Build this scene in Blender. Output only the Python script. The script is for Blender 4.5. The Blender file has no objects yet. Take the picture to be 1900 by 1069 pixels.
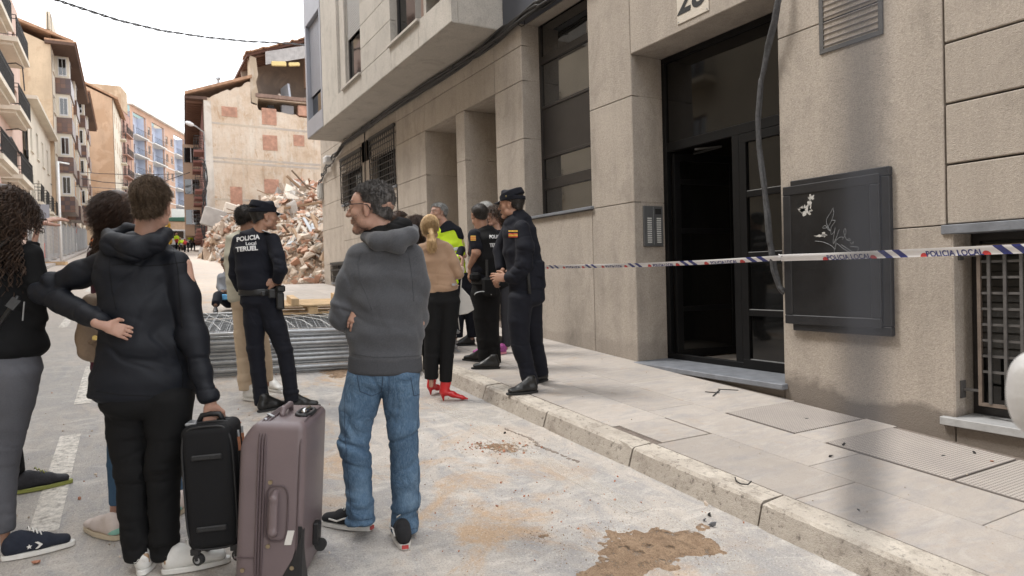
import bpy, bmesh, math, random
import numpy as np
from mathutils import Vector, Matrix
from mathutils.bvhtree import BVHTree
random.seed(7); RNG = np.random.default_rng(7)
C = bpy.context.scene.collection
sc = bpy.context.scene

# ------------------------------------------------------------------ camera
ROLL, PITCH, YAW, FPX, CXP, CYP = 0.0269882, 0.0158155, 0.5157726, 1252.1, 950.0, 530.93
def _rot():
    cr, sr = math.cos(ROLL), math.sin(ROLL); cp, sp = math.cos(PITCH), math.sin(PITCH); cy, sy = math.cos(YAW), math.sin(YAW)
    f = np.array([cy*cp, -sy*cp, -sp]); r = np.array([-sy, -cy, 0.0]); d = np.cross(f, r)
    return np.stack([cr*r+sr*d, -sr*r+cr*d, f])
CM = _rot()
cam = bpy.data.cameras.new('camera'); camo = bpy.data.objects.new('camera', cam); C.objects.link(camo)
camo.matrix_world = Matrix([[CM[0][i], -CM[1][i], -CM[2][i], 0] for i in range(3)] + [[0, 0, 0, 1]])
cam.sensor_width = 36; cam.lens = 36*FPX/1900; cam.shift_y = -0.0019
cam.clip_start = 0.02; cam.clip_end = 1500
cam.dof.use_dof = True; cam.dof.focus_distance = 5.0; cam.dof.aperture_fstop = 4.2
sc.camera = camo
# ------------------------------------------------------------------ overcast sky, soft sun
w = bpy.data.worlds.new('World'); sc.world = w; w.use_nodes = True
nt = w.node_tree; nt.nodes.clear()
out = nt.nodes.new('ShaderNodeOutputWorld'); bg = nt.nodes.new('ShaderNodeBackground')
sky = nt.nodes.new('ShaderNodeTexSky'); sky.sky_type = 'NISHITA'; sky.sun_disc = False
SUN_EL, SUN_AZ = math.radians(58), math.radians(35)
sky.sun_elevation = SUN_EL; sky.sun_rotation = SUN_AZ
tc = nt.nodes.new('ShaderNodeTexCoord'); nz = nt.nodes.new('ShaderNodeTexNoise'); nz.inputs['Scale'].default_value = 2.2; nz.inputs['Detail'].default_value = 5
cr = nt.nodes.new('ShaderNodeValToRGB'); cr.color_ramp.elements[0].color = (12.2, 12.6, 13.2, 1); cr.color_ramp.elements[1].color = (14.5, 14.6, 14.8, 1)
mx = nt.nodes.new('ShaderNodeMix'); mx.data_type = 'RGBA'; mx.inputs[0].default_value = 0.93
nt.links.new(tc.outputs['Generated'], nz.inputs['Vector']); nt.links.new(nz.outputs['Fac'], cr.inputs[0])
nt.links.new(sky.outputs[0], mx.inputs[6]); nt.links.new(cr.outputs[0], mx.inputs[7]); nt.links.new(mx.outputs[2], bg.inputs[0])
bg.inputs[1].default_value = 0.085; nt.links.new(bg.outputs[0], out.inputs[0])
sun = bpy.data.lights.new('sun', 'SUN'); sun.energy = 1.4; sun.angle = math.radians(14); sun.color = (1, .96, .9)
suno = bpy.data.objects.new('sun', sun); C.objects.link(suno)
sd = Vector((math.cos(SUN_EL)*math.sin(SUN_AZ), math.cos(SUN_EL)*math.cos(SUN_AZ), math.sin(SUN_EL)))
suno.rotation_euler = sd.to_track_quat('Z', 'Y').to_euler()
vs = sc.view_settings; vs.view_transform = 'Standard'; vs.look = 'None'; vs.gamma = 1; vs.exposure = 1.08; vs.use_curve_mapping = False

# ------------------------------------------------------------------ where things stand
S = 0.066                       # the street climbs away from the camera
WY = -4.85                      # street face of the right-hand building
KY = -2.83                      # kerb face
def gz(x, y=0.0): return S*x - 1.5 + (0.13 if y < KY else 0.0)
def ray(x, y): return CM.T @ np.array([(x-CXP)/FPX, (y-CYP)/FPX, 1.0])
def _meet(x, y, n, d): r = ray(x, y); return r*(d/float(np.dot(n, r)))
def G(x, y, dz=0.0): return _meet(x, y, np.array([-S, 0, 1.0]), -1.5+dz)
def onY(x, y, Y): return _meet(x, y, np.array([0, 1.0, 0]), Y)
def onX(x, y, X): return _meet(x, y, np.array([1.0, 0, 0]), X)
def at(x, y, D): return ray(x, y)*D
def depth(p): return float(CM[2] @ np.array(p))

# ------------------------------------------------------------------ mesh helpers
def link(name, me, mat=None, parent=None, label=None, cat=None, group=None, kind=None):
    o = bpy.data.objects.new(name, me); C.objects.link(o)
    if parent is not None: o.parent = parent
    if mat is not None and len(me.materials) == 0: me.materials.append(mat)
    for k, v in (('label', label), ('category', cat), ('group', group), ('kind', kind)):
        if v: o[k] = v
    return o
def thing(name, label, cat, group=None, loc=(0, 0, 0), rz=0):
    o = bpy.data.objects.new(name, None); C.objects.link(o); o.empty_display_size = .1
    o.location = loc; o.rotation_euler = (0, 0, rz); o['label'] = label; o['category'] = cat
    if group: o['group'] = group
    return o
def copy_tree(o, parent=None, **props):
    c = o.copy(); C.objects.link(c); c.parent = parent
    for k, v in props.items(): c[k] = v
    for ch in list(o.children): copy_tree(ch, c)
    return c
def move(o, loc=None, rz=None):
    if loc is not None: o.location = loc
    if rz is not None: o.rotation_euler = (0, 0, rz)
    return o
class MB:
    def __init__(s): s.v = []; s.f = []
    def add(s, vs, fs):
        b = len(s.v); s.v += [tuple(float(c) for c in v) for v in vs]; s.f += [tuple(b+i for i in f) for f in fs]; return s
    def box(s, x0, x1, y0, y1, z0, z1):
        return s.add([(x, y, z) for x in (x0, x1) for y in (y0, y1) for z in (z0, z1)],
                     [(0, 1, 3, 2), (4, 6, 7, 5), (0, 4, 5, 1), (2, 3, 7, 6), (0, 2, 6, 4), (1, 5, 7, 3)])
    def obb(s, c, ax, hf):
        c = np.array(c, float); A = [np.array(a, float)*h for a, h in zip(ax, hf)]
        return s.add([c+i*A[0]+j*A[1]+k*A[2] for i in (-1, 1) for j in (-1, 1) for k in (-1, 1)],
                     [(0, 1, 3, 2), (4, 6, 7, 5), (0, 4, 5, 1), (2, 3, 7, 6), (0, 2, 6, 4), (1, 5, 7, 3)])
    def bar(s, a, b, w, h=None, up=(0, 0, 1)):
        a = np.array(a, float); b = np.array(b, float); d = b-a; L = np.linalg.norm(d); d = d/L
        u = np.array(up, float)
        if abs(u @ d) > .95: u = np.array([1.0, 0, 0])
        n = np.cross(d, u); n /= np.linalg.norm(n); u = np.cross(n, d)
        return s.obb((a+b)/2, (d, n, u), (L/2, w/2, (h or w)/2))
    def tube(s, pts, r, n=8, cap=True):
        P = np.array(pts, float); m = len(P); rr = np.full(m, r, float) if np.isscalar(r) else np.array(r, float)
        T = np.gradient(P, axis=0); T /= np.linalg.norm(T, axis=1)[:, None]+1e-9
        a = np.array([0, 0, 1.0]) if abs(T[0][2]) < .9 else np.array([1.0, 0, 0])
        vs = []; N = np.cross(T[0], a); N /= np.linalg.norm(N)
        for i in range(m):
            N = N - T[i]*(N @ T[i]); N /= np.linalg.norm(N)+1e-9; B = np.cross(T[i], N)
            for k in range(n):
                t = 2*math.pi*k/n; vs.append(P[i]+rr[i]*(math.cos(t)*N+math.sin(t)*B))
        fs = [(i*n+k, i*n+(k+1) % n, (i+1)*n+(k+1) % n, (i+1)*n+k) for i in range(m-1) for k in range(n)]
        if cap: fs += [tuple(range(n-1, -1, -1)), tuple((m-1)*n+k for k in range(n))]
        return s.add(vs, fs)
    def prism(s, poly, d):           # poly: list of 3D points, d: extrusion vector
        P = [np.array(p, float) for p in poly]; d = np.array(d, float); n = len(P)
        return s.add(P+[p+d for p in P], [tuple(range(n)), tuple(range(2*n-1, n-1, -1))]+[(i, i+n, (i+1) % n+n, (i+1) % n) for i in range(n)])
    def quad(s, a, b, c, d): return s.add([a, b, c, d], [(0, 1, 2, 3)])
    def rock(s, c, r, rng, sq=(1, 1, 1)):
        vs = []; fs = []
        ico = ROCKS[rng.integers(len(ROCKS))]; R = rand_rot(rng)
        V = (ico[0]*np.array(sq)*r) @ R.T + np.array(c)
        return s.add(V, ico[1])
    def mesh(s, name):
        me = bpy.data.meshes.new(name); me.from_pydata(s.v, [], s.f); me.update(); return me
    def build(s, name, mat, parent=None, smooth=False, bevel=0, fix=True, **kw):
        me = s.mesh(name)
        if bevel or fix:
            bm = bmesh.new(); bm.from_mesh(me)
            if fix: bmesh.ops.recalc_face_normals(bm, faces=bm.faces)
            if bevel: bmesh.ops.bevel(bm, geom=bm.edges[:], offset=bevel, segments=1, affect='EDGES', clamp_overlap=True)
            bm.to_mesh(me); bm.free()
        if smooth: me.shade_smooth()
        return link(name, me, mat, parent, **kw)
def rand_rot(rng):
    q = rng.normal(size=4); q /= np.linalg.norm(q); return np.array(Matrix.Rotation(0, 3, 'X') if False else __import__('mathutils').Quaternion(q).to_matrix())
def _mk_rocks():
    out = []; rng = np.random.default_rng(3)
    for k in range(14):
        bm = bmesh.new()
        n = 9 if k % 2 else 12
        P = rng.uniform(-1, 1, (n, 3)); P /= np.abs(P).max(1)[:, None]**.6; P *= rng.uniform(.6, 1, (n, 1))
        for p in P: bm.verts.new(p)
        r = bmesh.ops.convex_hull(bm, input=bm.verts[:]); bm.verts.index_update()
        bmesh.ops.delete(bm, geom=[v for v in bm.verts if not v.link_faces], context='VERTS'); bm.verts.index_update()
        out.append((np.array([v.co[:] for v in bm.verts]), [tuple(v.index for v in f.verts) for f in bm.faces])); bm.free()
    return out
ROCKS = _mk_rocks()
def frange(a, b, n): return [a+(b-a)*i/(n-1) for i in range(n)]

# ------------------------------------------------------------------ materials
class NT:
    def __init__(s, name):
        s.m = bpy.data.materials.new(name); s.m.use_nodes = True; s.t = s.m.node_tree; s.b = s.t.nodes['Principled BSDF']
        s.out = s.t.nodes['Material Output']; s.pos = s.t.nodes.new('ShaderNodeNewGeometry').outputs['Position']
    def n(s, typ, **kw):
        x = s.t.nodes.new(typ)
        for k, v in kw.items(): setattr(x, k, v)
        return x
    def l(s, a, b): s.t.links.new(a, b)
    def vec(s, scale=(1, 1, 1), rot=(0, 0, 0), obj=False):
        m = s.n('ShaderNodeMapping'); m.inputs['Scale'].default_value = scale; m.inputs['Rotation'].default_value = rot
        src = s.pos
        if obj:
            t = s.n('ShaderNodeTexCoord'); src = t.outputs['Object']
        s.l(src, m.inputs[0]); return m.outputs[0]
    def noise(s, scale, detail=3, rough=.5, vec=None, dist=0):
        x = s.n('ShaderNodeTexNoise'); x.inputs['Scale'].default_value = scale; x.inputs['Detail'].default_value = detail
        x.inputs['Roughness'].default_value = rough; x.inputs['Distortion'].default_value = dist
        s.l(vec if vec is not None else s.pos, x.inputs['Vector']); return x.outputs['Fac']
    def ramp(s, fac, stops):
        x = s.n('ShaderNodeValToRGB'); e = x.color_ramp.elements
        while len(e) < len(stops): e.new(.5)
        for i, (p, c) in enumerate(stops):
            e[i].position = p; e[i].color = (c, c, c, 1) if np.isscalar(c) else (*c, 1)
        s.l(fac, x.inputs[0]); return x.outputs[0]
    def mix(s, fac, a, b, mode='MIX'):
        x = s.n('ShaderNodeMix', data_type='RGBA', blend_type=mode)
        for sock, v in ((x.inputs[0], fac), (x.inputs[6], a), (x.inputs[7], b)):
            if hasattr(v, 'links'): s.l(v, sock)
            elif np.isscalar(v): sock.default_value = v if sock == x.inputs[0] else (v, v, v, 1)
            else: sock.default_value = (*v, 1)
        return x.outputs[2]
    def math(s, op, a, b=0.0, c=None):
        x = s.n('ShaderNodeMath', operation=op)
        for i, v in enumerate((a, b) if c is None else (a, b, c)):
            if hasattr(v, 'links'): s.l(v, x.inputs[i])
            else: x.inputs[i].default_value = v
        return x.outputs[0]
    def bump(s, h, dist=.01, strength=1.0, prev=None):
        x = s.n('ShaderNodeBump'); x.inputs['Distance'].default_value = dist; x.inputs['Strength'].default_value = strength
        s.l(h, x.inputs['Height'])
        if prev is not None: s.l(prev, x.inputs['Normal'])
        return x.outputs[0]
    def done(s, col=None, rough=None, normal=None, metal=None, spec=None, **kw):
        b = s.b
        for key, v in (('Base Color', col), ('Roughness', rough), ('Normal', normal), ('Metallic', metal), ('Specular IOR Level', spec)):
            if v is None: continue
            if hasattr(v, 'links'): s.l(v, b.inputs[key])
            elif key == 'Base Color': b.inputs[key].default_value = (*v, 1)
            else: b.inputs[key].default_value = v
        for k, v in kw.items(): b.inputs[k.replace('_', ' ')].default_value = v
        return s.m
def srgb(r, g, b):
    f = lambda c: (c/255/12.92) if c/255 <= .04045 else ((c/255+.055)/1.055)**2.4
    return (f(r), f(g), f(b))
_mc = {}
def simple(name, col, rough=.6, var=.12, scale=6, bump=.003, bscale=60, metal=0, spec=.5, **kw):
    if name in _mc: return _mc[name]
    t = NT(name); c = np.array(col)
    f = t.noise(scale, 4, .6)
    cc = t.ramp(f, [(.25, tuple(c*(1-var))), (.75, tuple(np.minimum(c*(1+var), .95)))])
    nb = t.bump(t.noise(bscale, 3), bump) if bump else None
    _mc[name] = t.done(cc, rough, nb, metal, spec, **kw); return _mc[name]

def concrete(name, base, speck=.35, streak=.25, damp=False):
    """washed aggregate facing: fine dark and light grains, soft vertical dirt runs, a damp band along the pavement"""
    t = NT(name); b = np.array(base)
    big = t.noise(.9, 4, .6); c = t.ramp(big, [(.3, tuple(b*.9)), (.7, tuple(b*1.08))])
    st = t.noise(1.0, 5, .65, t.vec((5, 5, .35))); c = t.mix(t.ramp(st, [(.42, 0.0), (.75, streak)]), c, tuple(b*.55), 'MIX')
    g1 = t.noise(150, 2, .7); c = t.mix(t.ramp(g1, [(.5, 0.0), (.68, speck)]), c, tuple(b*.45))
    g2 = t.noise(210, 2, .7, t.vec((1, 1, 1), (1, 2, 3))); c = t.mix(t.ramp(g2, [(.56, 0.0), (.7, speck*.8)]), c, tuple(np.minimum(b*1.6, .8)))
    g3 = t.noise(62, 3, .65); c = t.mix(t.ramp(g3, [(.48, 0.0), (.66, .42)]), c, tuple(b*.5))
    g4 = t.noise(70, 3, .65, t.vec((1, 1, 1), (1, 0, 2))); c = t.mix(t.ramp(g4, [(.54, 0.0), (.68, .3)]), c, tuple(np.minimum(b*1.5, .8)))
    gr_ = t.noise(3.2, 7, .72, t.vec((1, 1, .6)), .7); c = t.mix(t.ramp(gr_, [(.5, 0.0), (.70, .5)]), c, tuple(b*.48))
    oi = t.n('ShaderNodeObjectInfo'); c = t.mix(t.math('MULTIPLY', oi.outputs['Random'], .22), c, tuple(b*.55))
    if damp:
        sx = t.n('ShaderNodeSeparateXYZ'); t.l(t.pos, sx.inputs[0])
        hgt = t.math('SUBTRACT', sx.outputs[2], t.math('MULTIPLY_ADD', sx.outputs[0], S, -1.37))
        nn = t.noise(1.6, 5, .6); lim = t.math('MULTIPLY_ADD', nn, .55, -.08)
        e = t.math('SUBTRACT', lim, hgt); e = t.math('MULTIPLY', e, 14.0); e = t.math('MINIMUM', t.math('MAXIMUM', e, 0.0), 1.0)
        # the damp edge is strongest on the near half of the wall
        nx = t.math('MINIMUM', t.math('MAXIMUM', t.math('MULTIPLY_ADD', sx.outputs[0], -.45, 2.6), .25), .85)
        c = t.mix(t.math('MULTIPLY', e, nx), c, (b[0]*.36, b[1]*.35, b[2]*.35))
    h = t.math('ADD', t.math('MULTIPLY', g1, 1.0), t.math('MULTIPLY', g3, .5))
    return t.done(c, .9, t.bump(h, .006, .9), spec=.25)
M_wall = concrete('aggregate_facing', (.455, .40, .345), speck=.42, streak=.42, damp=True)
M_bay = concrete('bay_facing', (.50, .465, .42), speck=.2, streak=.16)
M_slate = simple('slate', (.16, .17, .19), .6, .25, 8, .002)
M_black = simple('black_metal', (.007, .007, .0075), .45, .2, 10, .0008, 40, spec=.2)
M_dark = simple('dark_frame', (.02, .017, .016), .4, .2, 10, .0008, 40)
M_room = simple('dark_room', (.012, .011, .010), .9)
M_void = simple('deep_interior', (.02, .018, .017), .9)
def glass(name, col, rough=.04, spec=.8):
    t = NT(name); n = t.bump(t.noise(1.3, 1), .02, .25)
    return t.done(col, rough, n, 0, spec, Coat_Weight=1.0 if spec > .5 else 0.0, Coat_Roughness=.02)
M_glass = glass('window_glass', (.012, .012, .012))
M_glassd = glass('door_glass', (.005, .005, .005), .05, .5)
M_iron = simple('wrought_iron', (.03, .029, .028), .6, .3, 10, .002)
M_galv = simple('galvanised_steel', (.36, .37, .38), .42, .2, 14, .0008, 80, .55)
M_white = simple('white_paint', (.72, .72, .70), .5, .05)
M_rubber = simple('black_rubber', (.02, .02, .02), .75)
M_wood = simple('pale_pine', (.5, .35, .2), .75, .25, 9, .003)
M_cable = simple('cable_sheath', (.022, .021, .021), .55, .3, 12, .001)
# ------------------------------------------------------------------ ground
def road_mat():
    t = NT('dusty_asphalt')
    c = t.ramp(t.noise(.55, 6, .62, dist=.4), [(.3, (.35, .335, .32)), (.5, (.46, .42, .38)), (.7, (.54, .49, .44))])
    sw = t.noise(2.2, 6, .7, t.vec((1, 2.2, 1), (0, 0, .5)), 1.2)
    c = t.mix(t.ramp(sw, [(.42, 0.0), (.62, .65)]), c, (.30, .30, .31))
    sw2 = t.noise(3.1, 6, .7, t.vec((1.6, .8, 1), (0, 0, -.6)), 1.4)
    c = t.mix(t.ramp(sw2, [(.5, 0.0), (.68, .55)]), c, (.68, .64, .585))
    sx = t.n('ShaderNodeSeparateXYZ'); t.l(t.pos, sx.inputs[0])
    # orange building dust drifts on the parking strip in front of the kerb
    band = t.math('MINIMUM', t.math('MAXIMUM', t.math('MULTIPLY_ADD', t.math('ABSOLUTE', t.math('ADD', sx.outputs[1], 1.6)), -1.1, 1.35), .12), 1.0)
    o = t.ramp(t.noise(1.5, 6, .68, t.vec((1, 1, 1), (0, 0, 1)), .6), [(.5, 0.0), (.62, .75)])
    c = t.mix(t.math('MULTIPLY', o, band), c, (.50, .33, .19))
    left = t.math('MINIMUM', t.math('MAXIMUM', t.math('MULTIPLY_ADD', sx.outputs[1], .9, .1), 0.0), 1.0)
    c = t.mix(t.math('MULTIPLY', left, .55), c, (.33, .32, .305))
    far = t.math('MINIMUM', t.math('MAXIMUM', t.math('MULTIPLY_ADD', sx.outputs[0], .09, -.8), 0.0), 1.0)
    c = t.mix(t.math('MULTIPLY', far, .55), c, (.60, .50, .41))
    g = t.noise(120, 2, .75); c = t.mix(t.ramp(g, [(.5, 0.0), (.72, .55)]), c, (.13, .125, .12))
    g2 = t.noise(90, 2, .7, t.vec((1, 1, 1), (2, 1, 0))); c = t.mix(t.ramp(g2, [(.58, 0.0), (.7, .5)]), c, (.7, .66, .6))
    h = t.math('ADD', g, t.math('MULTIPLY', sw, .4))
    return t.done(c, .92, t.bump(h, .006, .8), spec=.2)
def pave_mat(name, base, bands=False):
    t = NT(name); b = np.array(base)
    c = t.ramp(t.noise(.8, 6, .65, dist=.5), [(.3, tuple(b*.86)), (.7, tuple(b*1.12))])
    sw = t.noise(2.6, 7, .72, t.vec((2.6, .8, 1), (0, 0, .9)), 1.3)
    c = t.mix(t.ramp(sw, [(.46, 0.0), (.68, .6)]), c, (.29, .29, .305))
    sw2 = t.noise(3.3, 7, .7, t.vec((2.4, .9, 1), (0, 0, .6)), 1.5)
    c = t.mix(t.ramp(sw2, [(.5, 0.0), (.72, .45)]), c, (.58, .54, .50))
    c = t.mix(t.ramp(t.noise(5, 6, .7), [(.58, 0.0), (.72, .4)]), c, (.47, .34, .24))
    g = t.noise(140, 2, .75); c = t.mix(t.ramp(g, [(.52, 0.0), (.75, .45)]), c, tuple(b*.45))
    oi = t.n('ShaderNodeObjectInfo'); c = t.mix(t.math('MULTIPLY', oi.outputs['Random'], .35), c, tuple(b*.55))
    return t.done(c, .9, t.bump(t.math('ADD', g, t.math('MULTIPLY', sw, .5)), .004, .7), spec=.25)
M_road = road_mat(); M_pave = pave_mat('pavement_slabs', (.445, .40, .36))
def kerb_mat():
    t = NT('kerb_stone'); 
    c = t.ramp(t.noise(2.2, 6, .65), [(.3, (.46, .41, .355)), (.7, (.68, .62, .54))])
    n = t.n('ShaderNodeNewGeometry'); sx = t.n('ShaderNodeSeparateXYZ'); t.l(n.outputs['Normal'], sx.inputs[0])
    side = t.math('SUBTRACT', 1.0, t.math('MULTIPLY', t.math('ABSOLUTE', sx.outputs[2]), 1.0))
    c = t.mix(t.math('MULTIPLY', side, .6), c, (.27, .235, .20))   # upright face toned browner and darker than the top
    pit = t.noise(26, 5, .7); c = t.mix(t.ramp(pit, [(.56, 0.0), (.68, .75)]), c, (.10, .085, .075)); c = t.mix(t.ramp(t.noise(7, 6, .75), [(.5, 0.0), (.68, .5)]), c, (.20, .165, .135))
    g = t.noise(170, 2, .7); c = t.mix(t.ramp(g, [(.5, 0.0), (.75, .35)]), c, (.16, .14, .12))
    return t.done(c, .9, t.bump(t.math('ADD', t.math('MULTIPLY', pit, -2.0), g), .008, .8), spec=.25)
M_kerb = kerb_mat()
m = MB()
xs = [-60, -10, 0, 10, 20, 40, 80, 160, 400]; ys = [-400, -60, -20, -9, KY, 0, 3.2, 8, 20, 60, 400]
for i in range(len(xs)-1):
    for j in range(len(ys)-1):
        m.quad(*[(x, y, S*min(max(x, -30), 165)-1.5-(0.0 if -9.0 <= y <= 8 else .02)) for x, y in ((xs[i], ys[j]), (xs[i+1], ys[j]), (xs[i+1], ys[j+1]), (xs[i], ys[j+1]))])
m.build('road', M_road, kind='structure')
# right pavement: one sloping bed with the slabs, covers and kerb stones set on it
pv = MB()
pv.prism([(-8, KY-.17, gz(-8)-.1), (19.6, KY-.17, gz(19.6)-.1), (19.6, KY-.17, gz(19.6)+.122), (-8, KY-.17, gz(-8)+.122)], (0, -5.2, 0))
pavement = pv.build('pavement', simple('bed_dirt', (.17, .14, .12), .95, .4, 30), kind='structure')
def slab(x0, x1, y0, y1, t0=.122, t1=.130, name='paving_slab', mat=None, parent=None, gap=.004, bevel=.002):
    x0 += gap; x1 -= gap; y0 += gap; y1 -= gap
    return MB().prism([(x0, y0, gz(x0)+t0), (x1, y0, gz(x1)+t0), (x1, y0, gz(x1)+t1), (x0, y0, gz(x0)+t1)], (0, y1-y0, 0)).build(name, mat or M_pave, parent or pavement, bevel=bevel)
yrow = [(-3.008, -3.52), (-3.52, -4.02), (-4.02, -4.85)]
for r, (ya, yb) in enumerate(yrow):
    for xa_, xb_ in (((-1, 3.42), (3.89, 19.4)), ((-.7, 19.4),), ((-.4, 1.3), (2.9, 3.14), (3.77, 19.4)))[r]:
        x = xa_
        while x < xb_-.01:
            L = .95 + .25*((r*7+int(x*3)) % 3); xe = x+L
            if xb_-xe < .45: xe = xb_
            slab(x, xe, yb, ya, gap=.0028); x = xe
t = NT('ribbed_tile')
c = t.ramp(t.noise(1.2, 6, .65, dist=.5), [(.3, (.36, .325, .30)), (.7, (.50, .45, .40))])
wv = t.n('ShaderNodeTexWave'); wv.inputs['Scale'].default_value = 14; wv.inputs['Distortion'].default_value = .4; t.l(t.vec((1, 1, 0)), wv.inputs[0])
wv2 = t.n('ShaderNodeTexWave', bands_direction='Y'); wv2.inputs['Scale'].default_value = 14; wv2.inputs['Distortion'].default_value = .4; t.l(t.vec((1, 1, 0)), wv2.inputs[0])
hh = t.math('MINIMUM', wv.outputs['Fac'], wv2.outputs['Fac'])
c = t.mix(t.ramp(hh, [(.05, .75), (.35, 0.0)]), c, (.13, .115, .11))
M_rib = t.done(c, .85, t.bump(hh, .004, .7))
for x0, x1, y0, y1 in ((3.14, 3.77, -4.81, -4.03), (1.3, 2.1, -4.78, -4.03), (2.1, 2.9, -4.78, -4.03)):
    o = slab(x0, x1, y0, y1, t1=.134, name='access_cover', mat=M_rib, gap=.008, bevel=.003)
    for xx in (.32, .36): MB().box(x0+xx*(x1-x0), x0+xx*(x1-x0)+.012, -4.45, -4.42, 0, .002).build('lifting_slot', M_rubber, o, fix=False).location = (0, 0, gz(x0+.33*(x1-x0))+.1335)
o = slab(3.42, 3.89, -3.50, -3.06, t1=.132, name='access_cover', gap=.007); o.location.z = .001
kerb = MB().prism([(-8, KY-.02, gz(-8)-.2), (19.6, KY-.02, gz(19.6)-.2), (19.6, KY-.02, gz(19.6)+.115), (-8, KY-.02, gz(-8)+.10)], (0, -.14, 0)).build('kerb', simple('joint_dirt', (.12, .10, .085), .95, .4, 30), kind='structure')
x = 4.50-1.04*12
KR = np.random.default_rng(5)
while x < 19.2:
    a, b = x+.007, x+1.033; nseg = 14; v = []; fcs = []
    dy = KR.uniform(-.004, .004); dz = KR.uniform(-.003, .003)
    prof = [(KY+.050, -.03), (KY+.006, .112), (KY-.012, .132), (KY-.17, .13), (KY-.17, -.1)]
    for i in range(nseg+1):
        xx = a+(b-a)*i/nseg; e = min(i, nseg-i); rd = (.010 if e == 0 else 0)
        for k, (py, pz) in enumerate(prof):
            chip = KR.uniform(0, .006) if k in (1, 2) else 0
            if KR.random() < .1 and k in (1, 2): chip += .008
            v.append((xx, py+dy-(chip+rd if k < 3 else 0), gz(xx)+pz+dz-(chip*.8+rd*.5 if k in (2,) else 0)))
    n = len(prof)
    for i in range(nseg):
        for k in range(n-1): fcs.append((i*n+k, i*n+k+1, (i+1)*n+k+1, (i+1)*n+k))
    fcs += [tuple(range(n)), tuple(nseg*n+k for k in range(n-1, -1, -1))]
    MB().add(v, fcs).build('kerb_stone', M_kerb, kerb)
    x += 1.04
# painted lines (worn)
def paint_mat():
    t = NT('worn_road_paint')
    c = t.ramp(t.noise(6, 5, .6), [(.3, (.60, .56, .50)), (.7, (.74, .70, .64))])
    tr = t.n('ShaderNodeBsdfTransparent'); mx = t.n('ShaderNodeMixShader')
    sxp = t.n('ShaderNodeSeparateXYZ'); t.l(t.pos, sxp.inputs[0]); lf_ = t.math('MINIMUM', t.math('MAXIMUM', t.math('ADD', sxp.outputs[1], 1.8), .34), 1.0)
    a = t.math('MULTIPLY', t.ramp(t.noise(22, 7, .78), [(.30, .25), (.58, 1.0)]), lf_)
    t.done(c, .85, t.bump(t.noise(120, 2), .004, .6)); t.l(a, mx.inputs[0]); t.l(tr.outputs[0], mx.inputs[1]); t.l(t.b.outputs[0], mx.inputs[2]); t.l(mx.outputs[0], t.out.inputs[0])
    return t.m
M_paint = paint_mat()
def strip(name, p, q, wdt, **kw):
    p = np.array(p); q = np.array(q); d = q-p; d /= np.linalg.norm(d); n = np.array([-d[1], d[0]])*wdt/2
    return MB().quad(*[(x, y, gz(x)+.004) for x, y in (p+n, q+n, q-n, p-n)]).build(name, M_paint, kind='structure')
a1, a2 = G(80, 990), G(131, 808); strip('dashed_line', a1[:2], a2[:2], .13)
b1, b2 = G(153, 750), G(172, 680); strip('dashed_line', b1[:2], b2[:2], .13)
for k in range(2, 9): strip('dashed_line', (b1[0]+3.9*k-1.9, .95+.0*k), (b1[0]+3.9*k-.2, .95), .12)
c1, c2 = G(1190, 950), G(800, 745); strip('parking_line', c1[:2], c2[:2], .13)
# left pavement
lp = MB(); lp.prism([(-20, 3.0, gz(-20)), (150, 3.0, gz(150)), (150, 3.0, gz(150)+.13), (-20, 3.0, gz(-20)+.13)], (0, 3.0, 0))
left_pave = lp.build('left_pavement', M_pave, kind='structure')
# sand drift and loose grit
t = NT('brown_sand'); c = t.ramp(t.noise(14, 6, .7), [(.3, (.27, .185, .125)), (.7, (.43, .31, .21))]); c = t.mix(t.ramp(t.noise(160, 2, .8), [(.5, 0.0), (.68, .6)]), c, (.10, .065, .045))
t.done(c, .95, t.bump(t.noise(70, 4, .7), .02, .9), spec=.1); tr = t.n('ShaderNodeBsdfTransparent'); mxs = t.n('ShaderNodeMixShader'); t.l(t.ramp(t.noise(15, 8, .8), [(.36, .12), (.47, 1.0)]), mxs.inputs[0])
t.l(tr.outputs[0], mxs.inputs[1]); t.l(t.b.outputs[0], mxs.inputs[2]); t.l(mxs.outputs[0], t.out.inputs[0]); M_sand = t.m
def heap(name, outline, hgt, mat, label, **kw):
    P = [G(x, y)[:2] for x, y in outline]; c = np.mean(P, 0)
    rng = np.random.default_rng(len(outline)); V = []; F = []; nr = 14; na = 96
    ring = []; nr, na = 34, 150
    for i in range(na):
        u = i/na*len(P); k = int(u); f = u-k; p = P[k]*(1-f)+P[(k+1) % len(P)]*f
        p = c+(p-c)*(.86+.5*vnoise(np.array([[p[0]*9, p[1]*9, 4.0]]))[0]+rng.uniform(-.02, .02)); ring.append(p)
    for r in range(nr+1):
        t_ = r/nr
        for i in range(na):
            p = c+(ring[i]-c)*t_; nz_ = vnoise(np.array([[p[0]*7, p[1]*7, 1.0], [p[0]*24, p[1]*24, 2.0], [p[0]*60, p[1]*60, 5.0]])); hh = hgt*1.3*((1-t_**1.6)*.75+.9*(nz_[0]-.5)+.6*(nz_[1]-.5)+.35*(nz_[2]-.5))-.006*t_**2-.002
            V.append((p[0], p[1], gz(p[0])+max(hh, -.01)-.001))
    for r in range(nr):
        for i in range(na): F.append((r*na+i, r*na+(i+1) % na, (r+1)*na+(i+1) % na, (r+1)*na+i))
    return MB().add(V, F).build(name, mat, smooth=True, label=label, kind='stuff', **kw)
def _hash(ix, iy, iz): 
    h = (ix*374761393+iy*668265263+iz*2147483647+1013) & 0xffffffff; h = ((h ^ (h >> 13))*1274126177) & 0xffffffff
    return ((h ^ (h >> 16)) & 0xffff)/65535.0
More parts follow.
